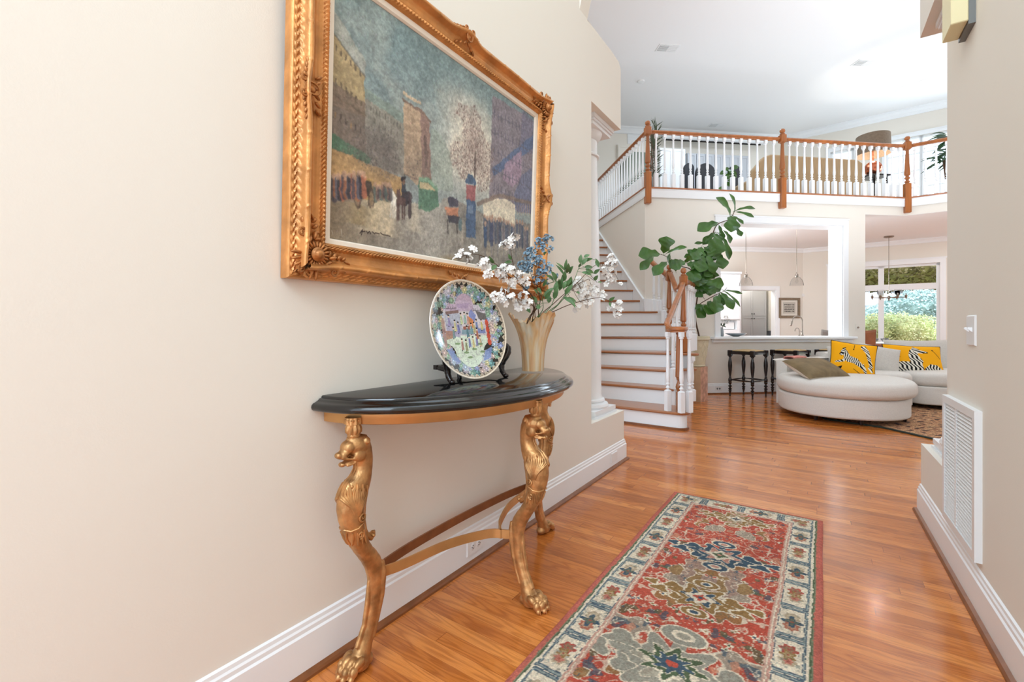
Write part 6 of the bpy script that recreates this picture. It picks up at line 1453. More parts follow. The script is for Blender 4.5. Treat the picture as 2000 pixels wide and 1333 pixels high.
pillow('zebra_cushion', 'yellow lumbar cushion with a zebra looking right, against the right sofa back', 'cushion', at(1783, 703, 6.25)+Vector((0, 0, 0)), .74, .40, .15, (radians(-16), radians(3), radians(-6)), 'printed_cotton', 'sofa_cushion_fabric', 'yellow zebra cushions on the sofa', zebra(1), 'black_trim')
pillow('grey_cushion', 'plain light grey cushion leaning between the two yellow zebra cushions', 'cushion', at(1716, 703, 6.22), .50, .40, .17, (radians(-20), radians(12), radians(-16)), 'sofa_cushion_fabric')
pillow('back_cushion', 'large light grey back cushion at the right end of the sofa', 'cushion', at(1800, 698, 6.62), 1.05, .52, .22, (radians(-12), 0, radians(0)), 'sofa_cushion_fabric')
pillow('back_cushion', 'light grey back cushion tucked behind the left zebra cushion', 'cushion', at(1668, 706, 6.32), .62, .42, .2, (radians(-14), 0, radians(-25)), 'sofa_cushion_fabric')
BL, BR, TL = at(1576, 744, 5.13), at(1658, 739, 5.40), at(1536, 712, 5.62)
e1, e2 = BR-BL, TL-BL; ex = e1.normalized(); ez = (e2-ex*e2.dot(ex)).normalized(); ey = ez.cross(ex)
lp = pillow('lumbar_pillow', 'olive velvet lumbar pillow with a pale back lying on the chaise', 'cushion', BL, e1.length*1.0, e2.length*1.0, .17, 0, 'olive_velvet', 'linen', puffy=.5)
sh_ = e2.dot(ex)                                            # the pillow is skewed by its own slump
for ch in lp.children:
    for v in ch.data.vertices: v.co.x += sh_*(v.co.z/e2.length)*.8
lp.matrix_world = Matrix.Translation(BL+e1*.5+e2*.5+Vector((0, .03, .03))) @ Matrix((ex, ey, ez)).transposed().to_4x4()
th_ = thing('throw_blanket', 'pink folded throw draped over the low sofa back', 'throw', at(1582, 702, 5.95)); 
c = at(1582, 699, 5.98)
m = MB()
def thf(u, v):
    s = (v-.5)*.36; x = (u-.5)*.26
    if s < -.06: return (x-.02, -.06-.004*sin(u*20), .0+s+.06)
    if s > .10: return (x+.0, .10+.004*sin(u*20), -(s-.10))
    return (x-.01, s, .012*sin(pi*(s+.06)/.16)+.003*sin(u*18))
m.grid(thf, 20, 24); o = m.build('cloth', 'pink_throw', th_, smooth=True, fix=False); sol = o.modifiers.new('t', 'SOLIDIFY'); sol.thickness = .014
th_.location = Vector((3.86, 6.10+.07, .662)); th_.rotation_euler = (0, 0, radians(25))
# ================================================================ kitchen beyond the pass-through
ca0, ca1 = G.onb(GB-.11, 1394)[0], G.onb(GB-.11, 1674)[0]
m = MB(); m.box(ca0, ca1, GB-.13, GB+.62, cz-.035, cz+.002); 
bc = tag(m.build('bar_countertop', 'white_paint', rot=G.rot), 'long white bar countertop in the pass-through above the stools', 'countertop')
bv = bc.modifiers.new('b', 'BEVEL'); bv.width = .008; bv.segments = 2
m = MB(); m.box(ca0+.03, ca1-.02, GB-.05, GB-.001, cz-.085, cz-.036); m.box(ca0+.03, ca1-.02, GB-.075, GB-.001, cz-.052, cz-.036); m.build('apron_moulding', 'white_paint', bc)
m = MB(); m.box(kx0-.2, kx1-.1, GB+.29, GB+.6, 0, cz-.04); tag(m.build('base_cabinet', 'white_cabinet', rot=G.rot), 'white kitchen base cabinet under the bar countertop', 'cabinet')
def gthing(name, label, cat, px, y, b, z=None, grp=None, r=0):
    a, zz = G.onb(b, px, y); w = G.w(a, b, zz if z is None else z); return thing(name, label, cat, w, G.rot+r, grp)
# faucet
t = gthing('kitchen_faucet', 'tall nickel gooseneck faucet on the bar countertop', 'faucet', 1567, 655, GB+.45, cz+.002)
m = MB(); m.lathe([(.026, 0), (.026, .01), (.018, .02), (.015, .06), (.015, .10), (.011, .11)], 16); m.build('base', 'nickel', t, ang=35)
arc = [(0, 0, .10), (0, 0, .26)]+[(-.095+.095*cos(a), 0, .26+.085*sin(a)) for a in [pi*k/10 for k in range(1, 11)]]+[(-.20, 0, .235)]
MB().tube(bez(arc, 3), .0095, 10).build('spout', 'nickel', t, smooth=True)
MB().tube([(-.192, 0, .255), (-.205, 0, .225), (-.222, 0, .175)], [.012, .016, .017], 12).build('spray_head', 'nickel', t, smooth=True)
MB().tube([(0, 0, .07), (-.03, 0, .08), (-.07, 0, .085)], [.007, .006, .005], 8).build('lever', 'nickel', t, smooth=True)
t = gthing('filtered_water_tap', 'small curved nickel water tap beside the tall faucet', 'faucet', 1561, 655, GB+.36, cz+.002)
arc = [(0, 0, 0), (0, 0, .09)]+[(-.04+.04*cos(a), 0, .09+.045*sin(a)) for a in [pi*k/8 for k in range(1, 9)]]+[(-.082, 0, .08)]
MB().tube(bez(arc, 3), .006, 8).build('spout', 'nickel', t, smooth=True); MB().lathe([(.013, 0), (.013, .02), (.008, .03)], 12).build('base', 'nickel', t)
# bowl and blossom vase on the left of the counter
t = gthing('serving_bowl', 'wide shallow grey glass bowl on the left of the bar countertop', 'bowl', 1437, 655, GB+.12, cz+.002)
MB().lathe([(.03, .0), (.05, .002), (.09, .016), (.14, .038), (.165, .052), (.160, .054), (.13, .042), (.08, .02), (.04, .010), (.001, .009)], 36, caps=(1, 0)).build('bowl', 'glass_bowl', t, smooth=True)
t = gthing('bud_vase', 'small glass vase of pale blossoms at the left end of the pass-through', 'vase', 1409, 655, GB+.2, cz+.002)
MB().lathe([(.03, 0), (.036, .02), (.036, .09), (.022, .14), (.020, .15), (.017, .15), (.019, .14), (.030, .09), (.030, .015), (.001, .012)], 20, caps=(1, 0)).build('vase_body', 'glass_bowl', t, smooth=True)
st_, bl, lf = MB(), MB(), MB(); rf.seed(4)
for k in range(9):
    e = Vector((rf.uniform(-.05, .13), rf.uniform(-.05, .05), rf.uniform(.2, .32))); st_.tube(bez([(0, 0, .05), (e.x*.3, e.y*.3, .17), e], 4), .0016, 4)
    for j in range(5): flower(bl, None, e+rdir()*.022, rdir()+Vector((0, -1, 0)), .014)
    leaf(lf, Vector((e.x*.4, e.y*.4, .18)), Vector((e.x*.4, e.y*.4, .18))+rdir()*.05, Vector((0, -1, .2)), .010)
st_.build('stems', 'twig', t); bl.build('blossoms', 'petal', t, fix=False); lf.build('leaves', 'plant_leaf', t, fix=False)
# pendants
for i, (px, y0, lab) in enumerate(((1457, 445, 'glass pendant lamp nearer the fig tree, left of the two pendants'), (1556, 446, 'glass pendant lamp on the right, in front of the framed picture'))):
    b = GB+.85; a, z = G.onb(b, px, 537); zt = 2.94
    t = thing('pendant_lamp', lab, 'pendant lamp', G.w(a, b, zt), G.rot, 'clear glass pendants over the counter')
    dz_ = z-zt
    MB().lathe([(.055, -.025), (.06, -.018), (.06, 0)], 20).build('canopy', 'nickel', t, smooth=True)
    MB().lathe([(.0045, dz_+.03), (.0045, -.02)], 8).build('rod', 'nickel', t, smooth=True)
    MB().lathe([(.026, dz_-.05), (.028, dz_-.04), (.028, dz_), (.022, dz_+.012), (.010, dz_+.02), (.008, dz_+.05)], 16).build('socket', 'nickel', t, ang=35)
    g = [(.030, dz_-.035), (.06, dz_-.06), (.088, dz_-.10), (.105, dz_-.15), (.112, dz_-.20), (.110, dz_-.20), (.102, dz_-.15), (.085, dz_-.10), (.058, dz_-.062), (.028, dz_-.038)]
    MB().lathe(g, 28, caps=(0, 0)).build('glass_shade', 'shade_glass', t, smooth=True)
    MB().lathe([(.012, dz_-.06), (.024, dz_-.10), (.028, dz_-.125), (.02, dz_-.15), (.001, dz_-.158)], 14).build('bulb', 'shade_glass', t, smooth=True)
# wall cabinet on the left of the kitchen and the appliance below it
b1 = kb-.35
a0, zt_ = G.onb(b1, 1400, 535); a1, zb_ = G.onb(b1, 1446, 625)
t = thing('wall_cabinet', 'tall white wall cabinet left of the pantry doorway', 'cabinet', G.w(a0, b1, zb_), G.rot)
w_, h_ = a1-a0, zt_-zb_
MB().box(-.25, w_, 0, .34, 0, h_).build('body', 'white_cabinet', t)
def shaker(x0, x1, z0, z1, par, knob=None, m='white_cabinet'):
    q = MB(); q.box(x0, x1, -.018, -.002, z0, z1); f = .05
    for (p0, p1, q0, q1) in ((x0, x0+f, z0, z1), (x1-f, x1, z0, z1), (x0+f, x1-f, z0, z0+f), (x0+f, x1-f, z1-f, z1)): q.box(p0, p1, -.026, -.018, q0, q1)
    o = q.build('door', m, par)
    if knob: MB().ell((knob[0], -.036, knob[1]), (.014, .014, .014), 12, 8).build('knob', 'dark_steel', o, smooth=True)
    return o
shaker(-.24, w_*.02-.01, .01, h_-.01, t); shaker(w_*.02, w_-.01, .01, h_-.01, t, (w_*.02+.03, .06))
m = MB(); m.box(-.27, w_+.02, -.03, .34, h_, h_+.05); m.build('cornice', 'white_cabinet', t)
t = thing('tall_kitchen_unit', 'white kitchen unit with a niche below the wall cabinet', 'cabinet', G.w(a0, b1+.02, 0), G.rot)
m = MB(); m.box(-.25, w_, .0, .31, 0, 1.0); m.box(-.25, -.02, 0, .31, 1.0, zb_-.01); m.box(w_-.06, w_, 0, .31, 1.0, zb_-.01); m.box(-.02, w_-.06, .18, .31, 1.0, zb_-.01); m.build('body', 'white_cabinet', t)
m = MB(); m.box(.03, w_-.1, .06, .17, 1.01, 1.16); m.build('appliance', 'vent_white', t)
# pantry cupboards seen through the doorway
b2 = kb+.78
a0, _ = G.onb(b2, 1448); a1, _ = G.onb(b2, 1496); zt_ = 2.05
t = thing('pantry_cupboard', 'tall grey pantry cupboard with four panelled doors through the doorway', 'cupboard', G.w(a0, b2, 0), G.rot); w_ = a1-a0
MB().box(0, w_, 0, .35, 0, zt_).build('body', 'grey_cabinet', t)
zm = G.onb(b2, 1470, 618)[1]
mid = G.onb(b2, 1469)[0]-a0
for x0, x1, kx in ((.005, mid-.003, mid-.03), (mid+.003, w_-.005, mid+.03)):
    shaker(x0, x1, .05, zm-.003, t, (kx, zm-.06), 'grey_cabinet'); shaker(x0, x1, zm+.003, zt_-.02, t, (kx, zm+.06), 'grey_cabinet')
t = thing('dark_bin', 'dark charcoal bin on the pantry floor by the doorway', 'bin', G.w(G.onb(kb+.36, 1507)[0], kb+.36, 0), G.rot); MB().lathe([(.09, 0), (.1, .3), (.105, .95), (.1, .96)], 20).build('body', 'charcoal', t, ang=40)
# framed picture, thermostat
a0, z1_ = G.onb(kb-.02, 1521, 582); a1, z0_ = G.onb(kb-.02, 1562.5, 621.5)
t = thing('framed_picture', 'small framed monochrome print on the kitchen wall behind the faucet', 'picture', G.w(a0, kb-.001, z0_), G.rot); w_, h_ = a1-a0, z1_-z0_
bw = .055
def ring(mb, x0, x1, z0, z1, b_, y0, y1):
    for (p0, p1, q0, q1) in ((x0, x0+b_, z0, z1), (x1-b_, x1, z0, z1), (x0+b_, x1-b_, z0, z0+b_), (x0+b_, x1-b_, z1-b_, z1)): mb.box(p0, p1, y0, y1, q0, q1)
m = MB(); ring(m, 0, w_, 0, h_, bw, -.03, 0); m.build('frame', 'antique_frame', t)
p = Paint(60, 60, 1, 1, (226, 220, 208)); p.mix(((abs(p.X-.5) < .36) & (abs(p.Y-.5) < .36)).astype(float), (190, 184, 172))
for y in (.28, .42, .56, .70): p.mix(((abs(p.X-.5) < .3) & (abs(p.Y-y) < .03)).astype(float)*(fbm(60, 60, 20, 20, int(y*100)) > .35), (70, 64, 58))
sheet('print', p, 'picture_print', t, lambda x, y: np.stack([bw+x*(w_-2*bw), x*0-.012, bw+y*(h_-2*bw)], 1))
t = gthing('thermostat', 'small white thermostat on the wall above the picture', 'thermostat', 1570, 577, kb-.001); MB().box(-.05, .05, -.02, 0, -.035, .035).build('body', 'vent_white', t)
t = gthing('dimmer_switch', 'round dimmer switch on the wall between the pass-through and the nook', 'switch', 1675, 640, GB-.001); m = MB(); m.box(-.035, .035, -.006, 0, -.055, .055); m.build('cover_plate', 'wall_paint', t); MB().ell((0, -.012, .0), (.016, .014, .016), 14, 8).build('knob', 'nickel', t, smooth=True)
# chairs and table in the nook
def chair(name, label, px, ytop, b, w, h, m, lean=.0, rz=0):
    a, z = G.onb(b, px, ytop); t = thing(name, label, 'chair', G.w(a, b, 0), G.rot+rz)
    def f(u, v): return ((u-.5)*w*(1+.06*v), -.03*(1-(2*u-1)**2)+lean*v, .5+(z-.5)*v+.025*(2*u-1)**2*v)
    q = MB(); q.grid(f, 14, 10); o = q.build('backrest', m, t, smooth=True, fix=False); s = o.modifiers.new('t', 'SOLIDIFY'); s.thickness = .035
    q = MB(); q.cbox((0, -.24, .46), (w, .46, .07), .01); q.build('seat', m, t)
    for x, y in ((-.2, -.42), (.2, -.42), (-.2, -.04), (.2, -.04)): MB().box(x-.018, x+.018, y-.018, y+.018, 0, .43).build('leg', 'black_wood', t)
    return t
chair('dining_chair', 'grey upholstered dining chair behind the bar countertop, only its top showing', 1622, 646, 8.6, .50, 0, 'dark_leather', .06, pi)
MT['dark_leather'].node_tree.nodes['Principled BSDF'].inputs['Base Color'].default_value = lin((150, 146, 140))+(1,)
chair('dining_chair', 'brown wooden dining chair peeking past the wall end by the nook', 1691, 646, 8.0, .30, 0, 'brown_wood', .04, pi*.8)
# sideboard with tray and glassware in front of the window
b3 = 8.55; a0, zt_ = G.onb(b3, 1702, 671); a1, _ = G.onb(b3, 1748)
t = thing('wooden_table', 'brown wooden table in the breakfast nook behind the sofa', 'table', G.w(a0-.3, b3, 0), G.rot); w_ = a1-a0+.3; zt_ = .80
zt_ = G.onb(b3, 1720, 672)[1]
MB().cbox((w_/2, .35, zt_-.02), (w_, .8, .04), .008).build('table_top', 'brown_wood', t); MB().box(.03, w_-.03, .0, .7, zt_-.13, zt_-.04).build('apron', 'brown_wood', t)
for x in (.05, w_-.05):
    for y in (.03, .68): MB().box(x-.025, x+.025, y-.025, y+.025, 0, zt_-.04).build('leg', 'brown_wood', t)
t = gthing('mirrored_tray', 'silver tray with crystal pieces on the nook table', 'tray', 1722, 671, b3+.2, zt_)
m = MB(); m.box(-.26, .22, -.1, .1, 0, .008); m.box(-.26, .22, -.1, -.09, 0, .035); m.box(-.26, .22, .09, .1, 0, .035); m.build('tray', 'chrome', t)
for k, x in enumerate((-.2, -.12, .02, .13)):
    o = tag(MB().lathe([(.025, 0), (.03, .01), (.008, .02), (.006, .05), (.03, .07), (.036, .10), (.03, .10), (.003, .06)], 14, caps=(1, 0)).build('crystal_glass', 'glass_bowl', loc=G.w(G.onb(b3+.2, 1722)[0]+x, b3+.2, zt_+.008), smooth=True), ['small crystal glass at the left end of the silver tray', 'small crystal glass second from the left on the silver tray', 'small crystal glass right of the leafy ornament on the tray', 'small crystal glass at the right end of the silver tray'][k], 'glass', 'crystal glasses on the tray')
t = gthing('silver_leaf_figure', 'small dark leafy ornament in the middle of the silver tray', 'ornament', 1729, 671, b3+.2, zt_+.008)
m = MB(); rf.seed(8)
for k in range(7): e = Vector((rf.uniform(-.08, .1), rf.uniform(-.03, .03), rf.uniform(.06, .17))); m.tube(bez([(0, 0, 0), (e.x*.2, 0, e.z*.6), e], 3), .004, 4); m.ell(e, (.014, .006, .010), 6, 4)
m.build('body', 'grey_metal', t)
# chandelier
b4 = 8.35; a, z = G.onb(b4, 1736, 583); zt_ = 2.935
t = thing('chandelier', 'nickel chandelier with clear glass shades in the breakfast nook', 'chandelier', G.w(a, b4, zt_), G.rot)
MB().lathe([(.07, -.03), (.085, -.018), (.085, 0)], 24).build('canopy', 'nickel', t, smooth=True)
MB().lathe([(.005, z-zt_+.05), (.005, -.02)], 8).build('stem', 'nickel', t); MB().lathe([(.001, z-zt_-.05), (.02, z-zt_-.04), (.012, z-zt_-.015), (.03, z-zt_), (.03, z-zt_+.03), (.012, z-zt_+.05)], 16).build('hub', 'nickel', t, smooth=True)
for k in range(6):
    an = 2*pi*k/6+.25; x, y = .27*cos(an), .27*sin(an); zz = z-zt_
    o = MB().tube([(.02*cos(an), .02*sin(an), zz+.01), (x*.5, y*.5, zz+.012), (x, y, zz+.018)], .008, 8).build('arm', 'nickel', t, smooth=True)
    MB().lathe([(.008, zz-.02), (.012, zz), (.022, zz+.03), (.026, zz+.05), (.012, zz+.055), (.012, zz+.09)], 14, (x, y, 0)).build('candle_cup', 'nickel', o, smooth=True)
    MB().lathe([(.030, zz+.045), (.052, zz+.075), (.060, zz+.12), (.055, zz+.165), (.053, zz+.165), (.057, zz+.12), (.049, zz+.077), (.027, zz+.048)], 20, (x, y, 0), caps=(0, 0)).build('glass_shade', 'shade_glass', o, smooth=True)

# ================================================================ garden beyond the nook window
m = MB(); m.box(5, 40, 11, 45, -.6, -.5); struct('ground_garden', m, 'lawn')
def bush(name, label, cat, c, r, n, m, s, seed, grp=None, trunk=0):
    rr_ = random.Random(seed); mb = MB()
    for k in range(n):
        v = Vector((rr_.gauss(0, 1), rr_.gauss(0, 1), rr_.gauss(0, 1))).normalized()*(.72+.28*rr_.random()); v = Vector((v.x*r[0], v.y*r[1], v.z*r[2]))*(1+.22*noise.noise(v*2+Vector((seed, 0, 0))))
        u = Vector((rr_.gauss(0, 1), rr_.gauss(0, 1), rr_.gauss(0, 1))).normalized(); w_ = u.orthogonal().normalized()*s*.5; mb.add([v, v+u*s*.5+w_, v+u*s, v+u*s*.5-w_], [(0, 1, 2, 3)])
    t = thing(name, label, cat, c, 0, grp); mb.build('foliage', m, t, fix=False)
    MB().ell((0, 0, 0), (r[0]*.8, r[1]*.8, r[2]*.8), 16, 10).build('inner_foliage', m, t, smooth=True)
    if trunk: MB().tube([(0, 0, -trunk), (.05, 0, -trunk*.5), (0, 0, 0)], [.16, .12, .09], 8).build('trunk', 'bark', t, smooth=True)
    return t
def gp(px, y, d): return at(px, y, d)
bush('garden_tree', 'large pale blue-green tree outside the right nook window', 'tree', gp(1800, 622, 16), (1.7, 1.2, 1.0), 16000, 'leaf_blue', .085, 1, trunk=2.5)
bush('garden_shrub', 'bright yellow-green shrub low outside the wide nook window', 'shrub', gp(1765, 660, 13.5), (.95, .8, .75), 11000, 'leaf_garden', .055, 2, 'garden shrubs by the nook', .6)
bush('garden_shrub', 'yellow-green shrub outside the narrow left nook pane', 'shrub', gp(1700, 668, 13.5), (.62, .6, .80), 7000, 'leaf_garden', .055, 3, 'garden shrubs by the nook', .6)
bush('garden_shrub', 'yellow-green shrub seen through the nook door behind the jamb', 'shrub', gp(1641, 668, 13.2), (.45, .6, .75), 4500, 'leaf_garden', .055, 4, 'garden shrubs by the nook', .6)
bush('oak_tree', 'brown-green oak canopy filling the transom windows', 'tree', gp(1760, 525, 22), (5.6, 2.5, 1.15), 16000, 'leaf_oak', .14, 5, trunk=4)
t = thing('neighbour_fence', 'pale grey garden fence beyond the nook windows', 'fence', gp(1690, 640, 18)); MB().box(-2.2, .7, 0, .1, -2, 1.0).build('boards', 'grey_siding', t); MB().box(.55, .7, -.06, 0, -2, 1.1).build('post', 'grey_siding', t)
t.location.z = .9

# ================================================================ loft
def lthing(name, label, cat, px, b, z=None, grp=None, r=0): a = G.onb(b, px)[0]; return thing(name, label, cat, G.w(a, b, fz+.001 if z is None else z), G.rot+r, grp)
def lz(b, px, y): return G.onb(b, px, y)[1]-fz
bS = 7.75
a0 = G.onb(bS, 1466)[0]; a1 = G.onb(bS, 1691)[0]; zb = lz(bS, 1580, 304)
t = thing('loft_sofa', 'tan upholstered sofa seen from behind in the loft', 'sofa', G.w((a0+a1)/2, bS, fz), G.rot); hw = (a1-a0)/2
q = MB(); q.M = Matrix.Identity(4)
outl = [(-hw, .05), (-hw, zb*.42), (-hw+.05, zb*.70), (-hw+.28, zb*.95), (-hw+.42, zb), (hw-.15, zb*.985), (hw-.05, zb*.93), (hw, zb*.84), (hw-.03, zb*.5), (hw-.12, .05)]
n = len(outl); q.add([(x, 0, z) for x, z in outl]+[(x*.97, .22, z*.99) for x, z in outl], [tuple(range(n)), tuple(range(2*n-1, n-1, -1))]+[(i, (i+1) % n, n+(i+1) % n, n+i) for i in range(n)])
o = q.build('back', 'tan_upholstery', t); bv = o.modifiers.new('b', 'BEVEL'); bv.width = .05; bv.segments = 3
q = MB(); q.cbox((0, .55, .25), (2*hw*.94, .7, .4), .04); q.build('seat', 'tan_upholstery', t)
for s in (-1, 1): q = MB(); q.cbox((s*(hw-.12), .5, .33), (.2, .75, .56), .05); q.build('arm', 'tan_upholstery', t)
# lamp on a dark table
t0 = lthing('side_table', 'dark wooden side table under the copper lamp in the loft', 'side table', 1705, 8.0); zt_ = lz(8.0, 1705, 345)
MB().cbox((0, 0, zt_-.015), (.42, .36, .03), .006).build('table_top', 'black_wood', t0)
for x in (-.16, .16):
    for y in (-.13, .13): MB().tube([(x, y, zt_-.03), (x*1.15, y*1.15, 0)], .018, 8).build('leg', 'black_wood', t0)
MB().box(-.17, .17, -.14, .14, .3, .32).build('shelf', 'black_wood', t0)
bulb('loft_lamp_bulb', G.w(G.onb(8.0, 1705)[0], 8.0, fz+zt_+.42), 10, .05)
t = lthing('table_lamp', 'table lamp with a round copper base and wide brown drum shade in the loft', 'lamp', 1705, 8.0, fz+zt_)
hg = lz(8.0, 1705, 315)-zt_; R_ = .15
MB().ell((0, 0, .02+R_*.9), (R_, R_, R_*.95), 28, 18).build('globe_base', 'copper', t, smooth=True)
MB().lathe([(.07, 0), (.075, .015), (.05, .025)], 20).build('foot', 'dark_steel', t); MB().lathe([(.04, .28), (.02, .30), (.012, .34), (.012, .62)], 12).build('neck', 'copper', t, smooth=True)
zs0, zs1 = lz(8.0, 1705, 303)-zt_, lz(8.0, 1705, 266)-zt_
MB().lathe([(.285, zs0), (.275, zs1), (.270, zs1), (.280, zs0)], 40, caps=(0, 0)).build('lamp_shade', 'shade_linen', t, smooth=True)
# projector screen case on the back wall
a0, z0_ = G.onb(lb-.25, 1294, 262); a1, _ = G.onb(lb-.25, 1492)
t = thing('projector_screen', 'long white retractable projector screen case under the loft ceiling', 'projector screen', G.w((a0+a1)/2, lb-.25, CZ-.33), G.rot); hw = (a1-a0)/2
MB().tube([(-hw, 0, .07), (hw, 0, .07)], .075, 14).build('case', 'white_paint', t, ang=40)
MB().box(-hw+.08, hw-.1, -.02, .0, -.035, .0).build('screen_bar', 'dark_gap', t)
for s in (-1, 1): MB().lathe([(.08, 0), (.08, .03)], 16).build('end_cap', 'white_paint', t).matrix_local = Matrix.Translation((s*hw-(.03 if s > 0 else 0), 0, .07)) @ Matrix.Rotation(pi/2, 4, 'Y')
# white cabinet, grey lockers, green-grey armoire
def lbox(name, label, cat, x0, x1, y1, b, m, dep=.4, doors=1, z0=0, knob=None):
    a0, zt_ = G.onb(b, x0, y1); a1 = G.onb(b, x1)[0]; t = thing(name, label, cat, G.w(a0, b, fz+z0), G.rot); h_ = zt_-fz-z0; w_ = a1-a0
    MB().box(0, w_, 0, dep, 0, h_).build('body', m, t)
    for k in range(doors): shaker(w_*k/doors+.008, w_*(k+1)/doors-.008, .02, h_-.02, t, knob, m)
    return t
lbox('white_cupboard', 'tall white cupboard in the loft behind the left balusters', 'cupboard', 1288, 1338, 289, 10.2, 'white_cabinet', doors=2)
lbox('grey_cupboard', 'long low grey panelled cupboard along the loft back wall', 'cupboard', 1342, 1462, 299, 10.4, 'grey_cabinet', doors=7)
lbox('green_armoire', 'dark grey-green armoire at the far left of the loft', 'armoire', 1224, 1262, 296, 9.4, 'grey_green', doors=2)
lbox('loft_closet_door', 'cream panelled closet door at the far left of the loft back wall', 'closet door', 1206, 1232, 282, 10.8, 'wall_paint', .04)
# round-backed chairs
for i, (x0, x1, y1, b, lab, gl) in enumerate(((1337, 1356, 318, 9.2, 'dark round-backed chair furthest left in the loft', 0), (1360, 1398, 318, 9.0, 'dark round-backed chair in the middle of the loft', 0), (1424, 1448, 322, 9.1, 'dark round-backed chair by the tan sofa', 0))):
    a0, zt_ = G.onb(b, x0, y1); a1 = G.onb(b, x1)[0]; t = thing('round_back_chair', lab, 'chair', G.w((a0+a1)/2, b, fz), G.rot, 'dark chairs in the loft'); w_ = (a1-a0)/2; h_ = zt_-fz
    q = MB(); pts = [(w_*cos(a), h_-w_+w_*sin(a)) for a in [pi*k/14 for k in range(15)]]+[(-w_, .4), (w_, .4)]; n = len(pts)
    q.add([(x, 0, z) for x, z in pts]+[(x, .06, z) for x, z in pts], [tuple(range(n)), tuple(range(2*n-1, n-1, -1))]+[(i, (i+1) % n, n+(i+1) % n, n+i) for i in range(n)]); q.build('backrest', 'charcoal', t)
    MB().cbox((0, .25, .42), (2*w_, .5, .1), .02).build('seat', 'charcoal', t)
    for x in (-w_+.03, w_-.03):
        for y in (.03, .45): MB().tube([(x, y, .38), (x, y, 0)], .016, 6).build('leg', 'black_wood', t)
t = lthing('teal_cushion', 'teal and white cushion on the middle loft chair', 'cushion', 1384, 9.12, fz+.48); MB().ell((0, .1, .1), (.2, .12, .11), 16, 10).build('cover', 'teal_cover' if 'teal_cover' in MT else mat('teal_cover', (86, 150, 150), .8) and 'teal_cover', t, smooth=True)
t = lthing('glass_desk', 'pale glass-topped desk in front of the loft chairs', 'desk', 1392, 8.7); MB().box(-.45, .45, 0, .5, .40, .42).build('desk_top', 'glass_bowl', t)
for x in (-.42, .42):
    for y in (.03, .46): MB().box(x-.015, x+.015, y-.015, y+.015, 0, .40).build('leg', 'white_paint', t)
# plants
def plant(name, label, px, b, potm, ph, pr_, fn, leafm='plant_leaf', trunkpts=None, tr_=.02, potname='pot'):
    t = lthing(name, label, 'plant', px, b); MB().lathe([(pr_*.7, 0), (pr_*.74, .01), (pr_, ph-.02), (pr_*1.05, ph-.02), (pr_*1.05, ph), (pr_*.92, ph), (pr_*.9, ph-.03), (.001, ph-.03)], 24, caps=(1, 0)).build(potname, potm, t, ang=35)
    lf = MB(); tr2 = MB(); fn(lf, tr2, ph); 
    if tr2.v: tr2.build('trunk', 'bark', t, smooth=True)
    lf.build('foliage', leafm, t, smooth=True, fix=False); return t
rf.seed(21)
def spiky(lf, tr2, ph):
    for k in range(4):
        x = rf.uniform(-.05, .05); top = rf.uniform(.7, 1.25); tr2.tube(bez([(x, 0, ph-.03), (x*1.5, 0, .5), (x*.8-.03*k, 0, top)], 5), .009, 5)
        for j in range(14):
            z = ph+.15+(top-ph-.15)*j/13; a = rf.random()*6.28; d = Vector((cos(a), .4*sin(a), rf.uniform(.2, .9))).normalized(); b0 = Vector((x, 0, z)); leaf(lf, b0, b0+d*rf.uniform(.12, .24), Vector((0, -1, .1)), .008, .05)
    for dx, z1 in ((-.06, 1.18), (.02, 1.38), (.05, 1.30), (-.02, 1.1)): leaf(lf, Vector((dx*.3, 0, .8)), Vector((dx, 0, z1)), Vector((0, -1, .1)), .014, .02, 8)
plant('spiky_palm', 'thin spiky palm beside the first balcony newel', 1277, 7.25, 'charcoal', .17, .1, spiky, 'spiky_leaf')
def ivy(lf, tr2, ph):
    tr2.tube(bez([(0, 0, ph), (.03, 0, .5), (0, 0, .78)], 5), .012, 6)
    for k in range(30):
        z = rf.uniform(.5, .92); a = rf.random()*6.28; b0 = Vector((rf.uniform(-.1, .1), 0, z)); d = Vector((cos(a)*.8, .3*sin(a), rf.uniform(-.6, .5))); leaf(lf, b0, b0+d*rf.uniform(.1, .2), Vector((0, -1, .2)), .045, .12, 5)
plant('split_leaf_plant', 'dark green split leaf plant on a stand behind the balcony balusters', 1424, 8.2, 'white_paint', .45, .12, ivy, 'fig_leaf')
def drac(lf, tr2, ph):
    for (x1, z1) in ((-.10, .98), (-.02, 1.38), (.15, 1.15)):
        tr2.tube(bez([(0, 0, ph), (x1*.4, 0, .6), (x1, 0, z1)], 5), .022, 7)
        for k in range(34):
            a = rf.random()*6.28; b0 = Vector((x1, 0, z1+rf.uniform(-.12, .04))); e = rf.uniform(.22, .42); up_ = rf.uniform(-.5, .7); d = Vector((cos(a), .6*sin(a), up_)).normalized()
            mid_ = b0+d*e*.55+Vector((0, 0, .05)); leaf(lf, b0, b0+d*e-Vector((0, 0, .08)), Vector((-.2, -1, .4)), .02, .2, 6)
plant('dracaena', 'dracaena in a blue-grey pot by the loft window at the right', 1852, 7.35, 'blue_pot', .27, .15, drac)
t = lthing('display_board', 'small pale blue board standing among the loft plants', 'board', 1416, 8.4, fz+.5); MB().box(-.11, .11, 0, .02, 0, .40).build('panel', 'grey_siding', t)

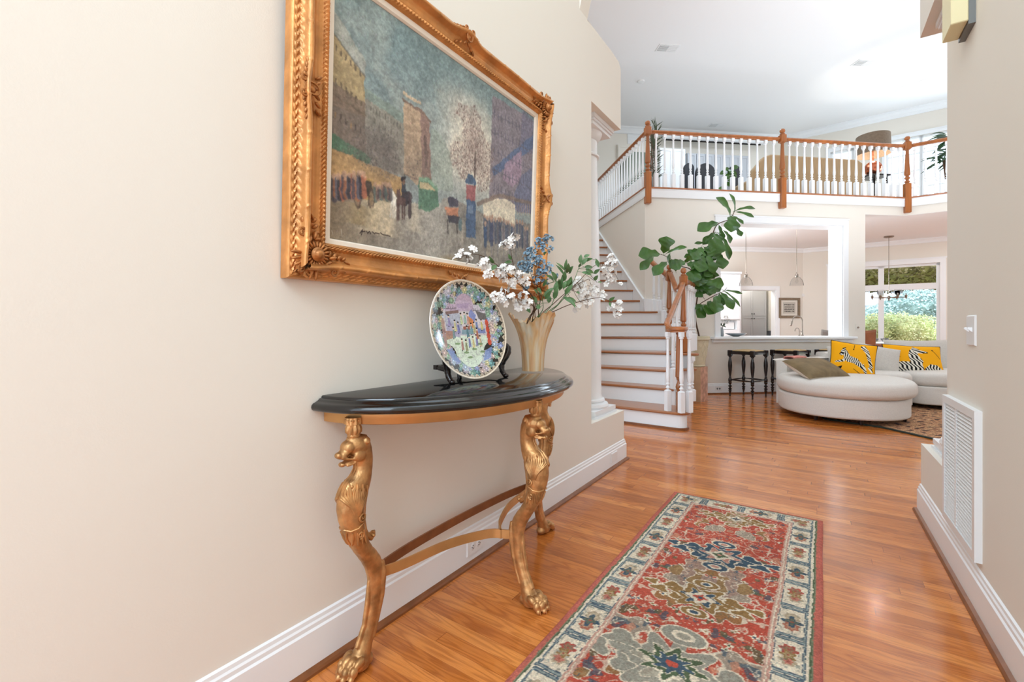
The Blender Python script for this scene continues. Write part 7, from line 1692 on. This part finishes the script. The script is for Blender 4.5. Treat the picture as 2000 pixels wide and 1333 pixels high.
# ================================================================ ceiling fittings
def cfit(px, y, z=CZ): return fl(px, y, z)
for i, (px, y, rz, lab) in enumerate(((1304, 94, .2, 'white ceiling vent nearest the foyer arch'), (1688, 123, .2, 'white ceiling vent at the right of the great room ceiling'), (1400, 245, .2, 'white ceiling vent above the projector screen'))):
    c = cfit(px, y); t = thing('ceiling_vent', lab, 'vent', (c.x, c.y, CZ), G.rot+radians(-2), 'ceiling vents')
    MB().box(-.19, .19, -.11, .11, -.008, 0).build('frame', 'vent_white', t); MB().box(-.165, .0, -.085, .085, -.0095, -.0075).build('slot_panel', 'vent_dark', t)
    q = MB()
    for k in range(7): q.box(-.165, .165, -.085+.026*k, -.072+.026*k, -.013, -.009)
    q.build('louvers', 'vent_white', t)
c = cfit(1252, 158); t = thing('smoke_detector', 'small round white smoke detector on the ceiling', 'smoke detector', (c.x, c.y, CZ)); MB().lathe([(.03, -.04), (.065, -.03), (.07, 0)], 24).build('body', 'vent_white', t, smooth=True)
a, z = G.onb(lb-.001, 1238, 271); t = thing('wall_vent', 'square white return vent high on the loft back wall', 'vent', G.w(a, lb-.001, z), G.rot); MB().box(-.17, .17, -.012, 0, -.14, .14).build('frame', 'vent_white', t)
q = MB(); [q.box(-.15, .15, -.017, -.011, -.12+.03*k, -.105+.03*k) for k in range(9)]; q.build('louvers', 'white_paint', t)
hub = at(1890, 128, 6.6); t = thing('ceiling_fan', 'white ceiling fan mostly hidden behind the right wall, blade tips showing', 'ceiling fan', hub)
MB().lathe([(.02, .05), (.02, CZ-hub.z)], 10).build('down_rod', 'vent_white', t); MB().lathe([(.03, -.12), (.1, -.10), (.14, -.05), (.14, .03), (.06, .07)], 28).build('motor', 'vent_white', t, smooth=True)
for k in range(5):
    an = radians(196+72*k); q = MB(); q.M = Matrix.Rotation(an, 4, 'Z') @ Matrix.Rotation(radians(10), 4, 'X')
    q.prism([(.16, -.03), (.3, -.06), (.78, -.075), (.84, 0), (.78, .075), (.3, .06), (.16, .03)], -.03, -.022); q.build('blade', 'matte_white', t)
bulb('pantry_fill', G.w((pw[0]+pw[1])/2, kb+.45, 2.3), 9, .1, (1, .97, .92))  # added point fill so the pantry cupboards show; no fitting modelled
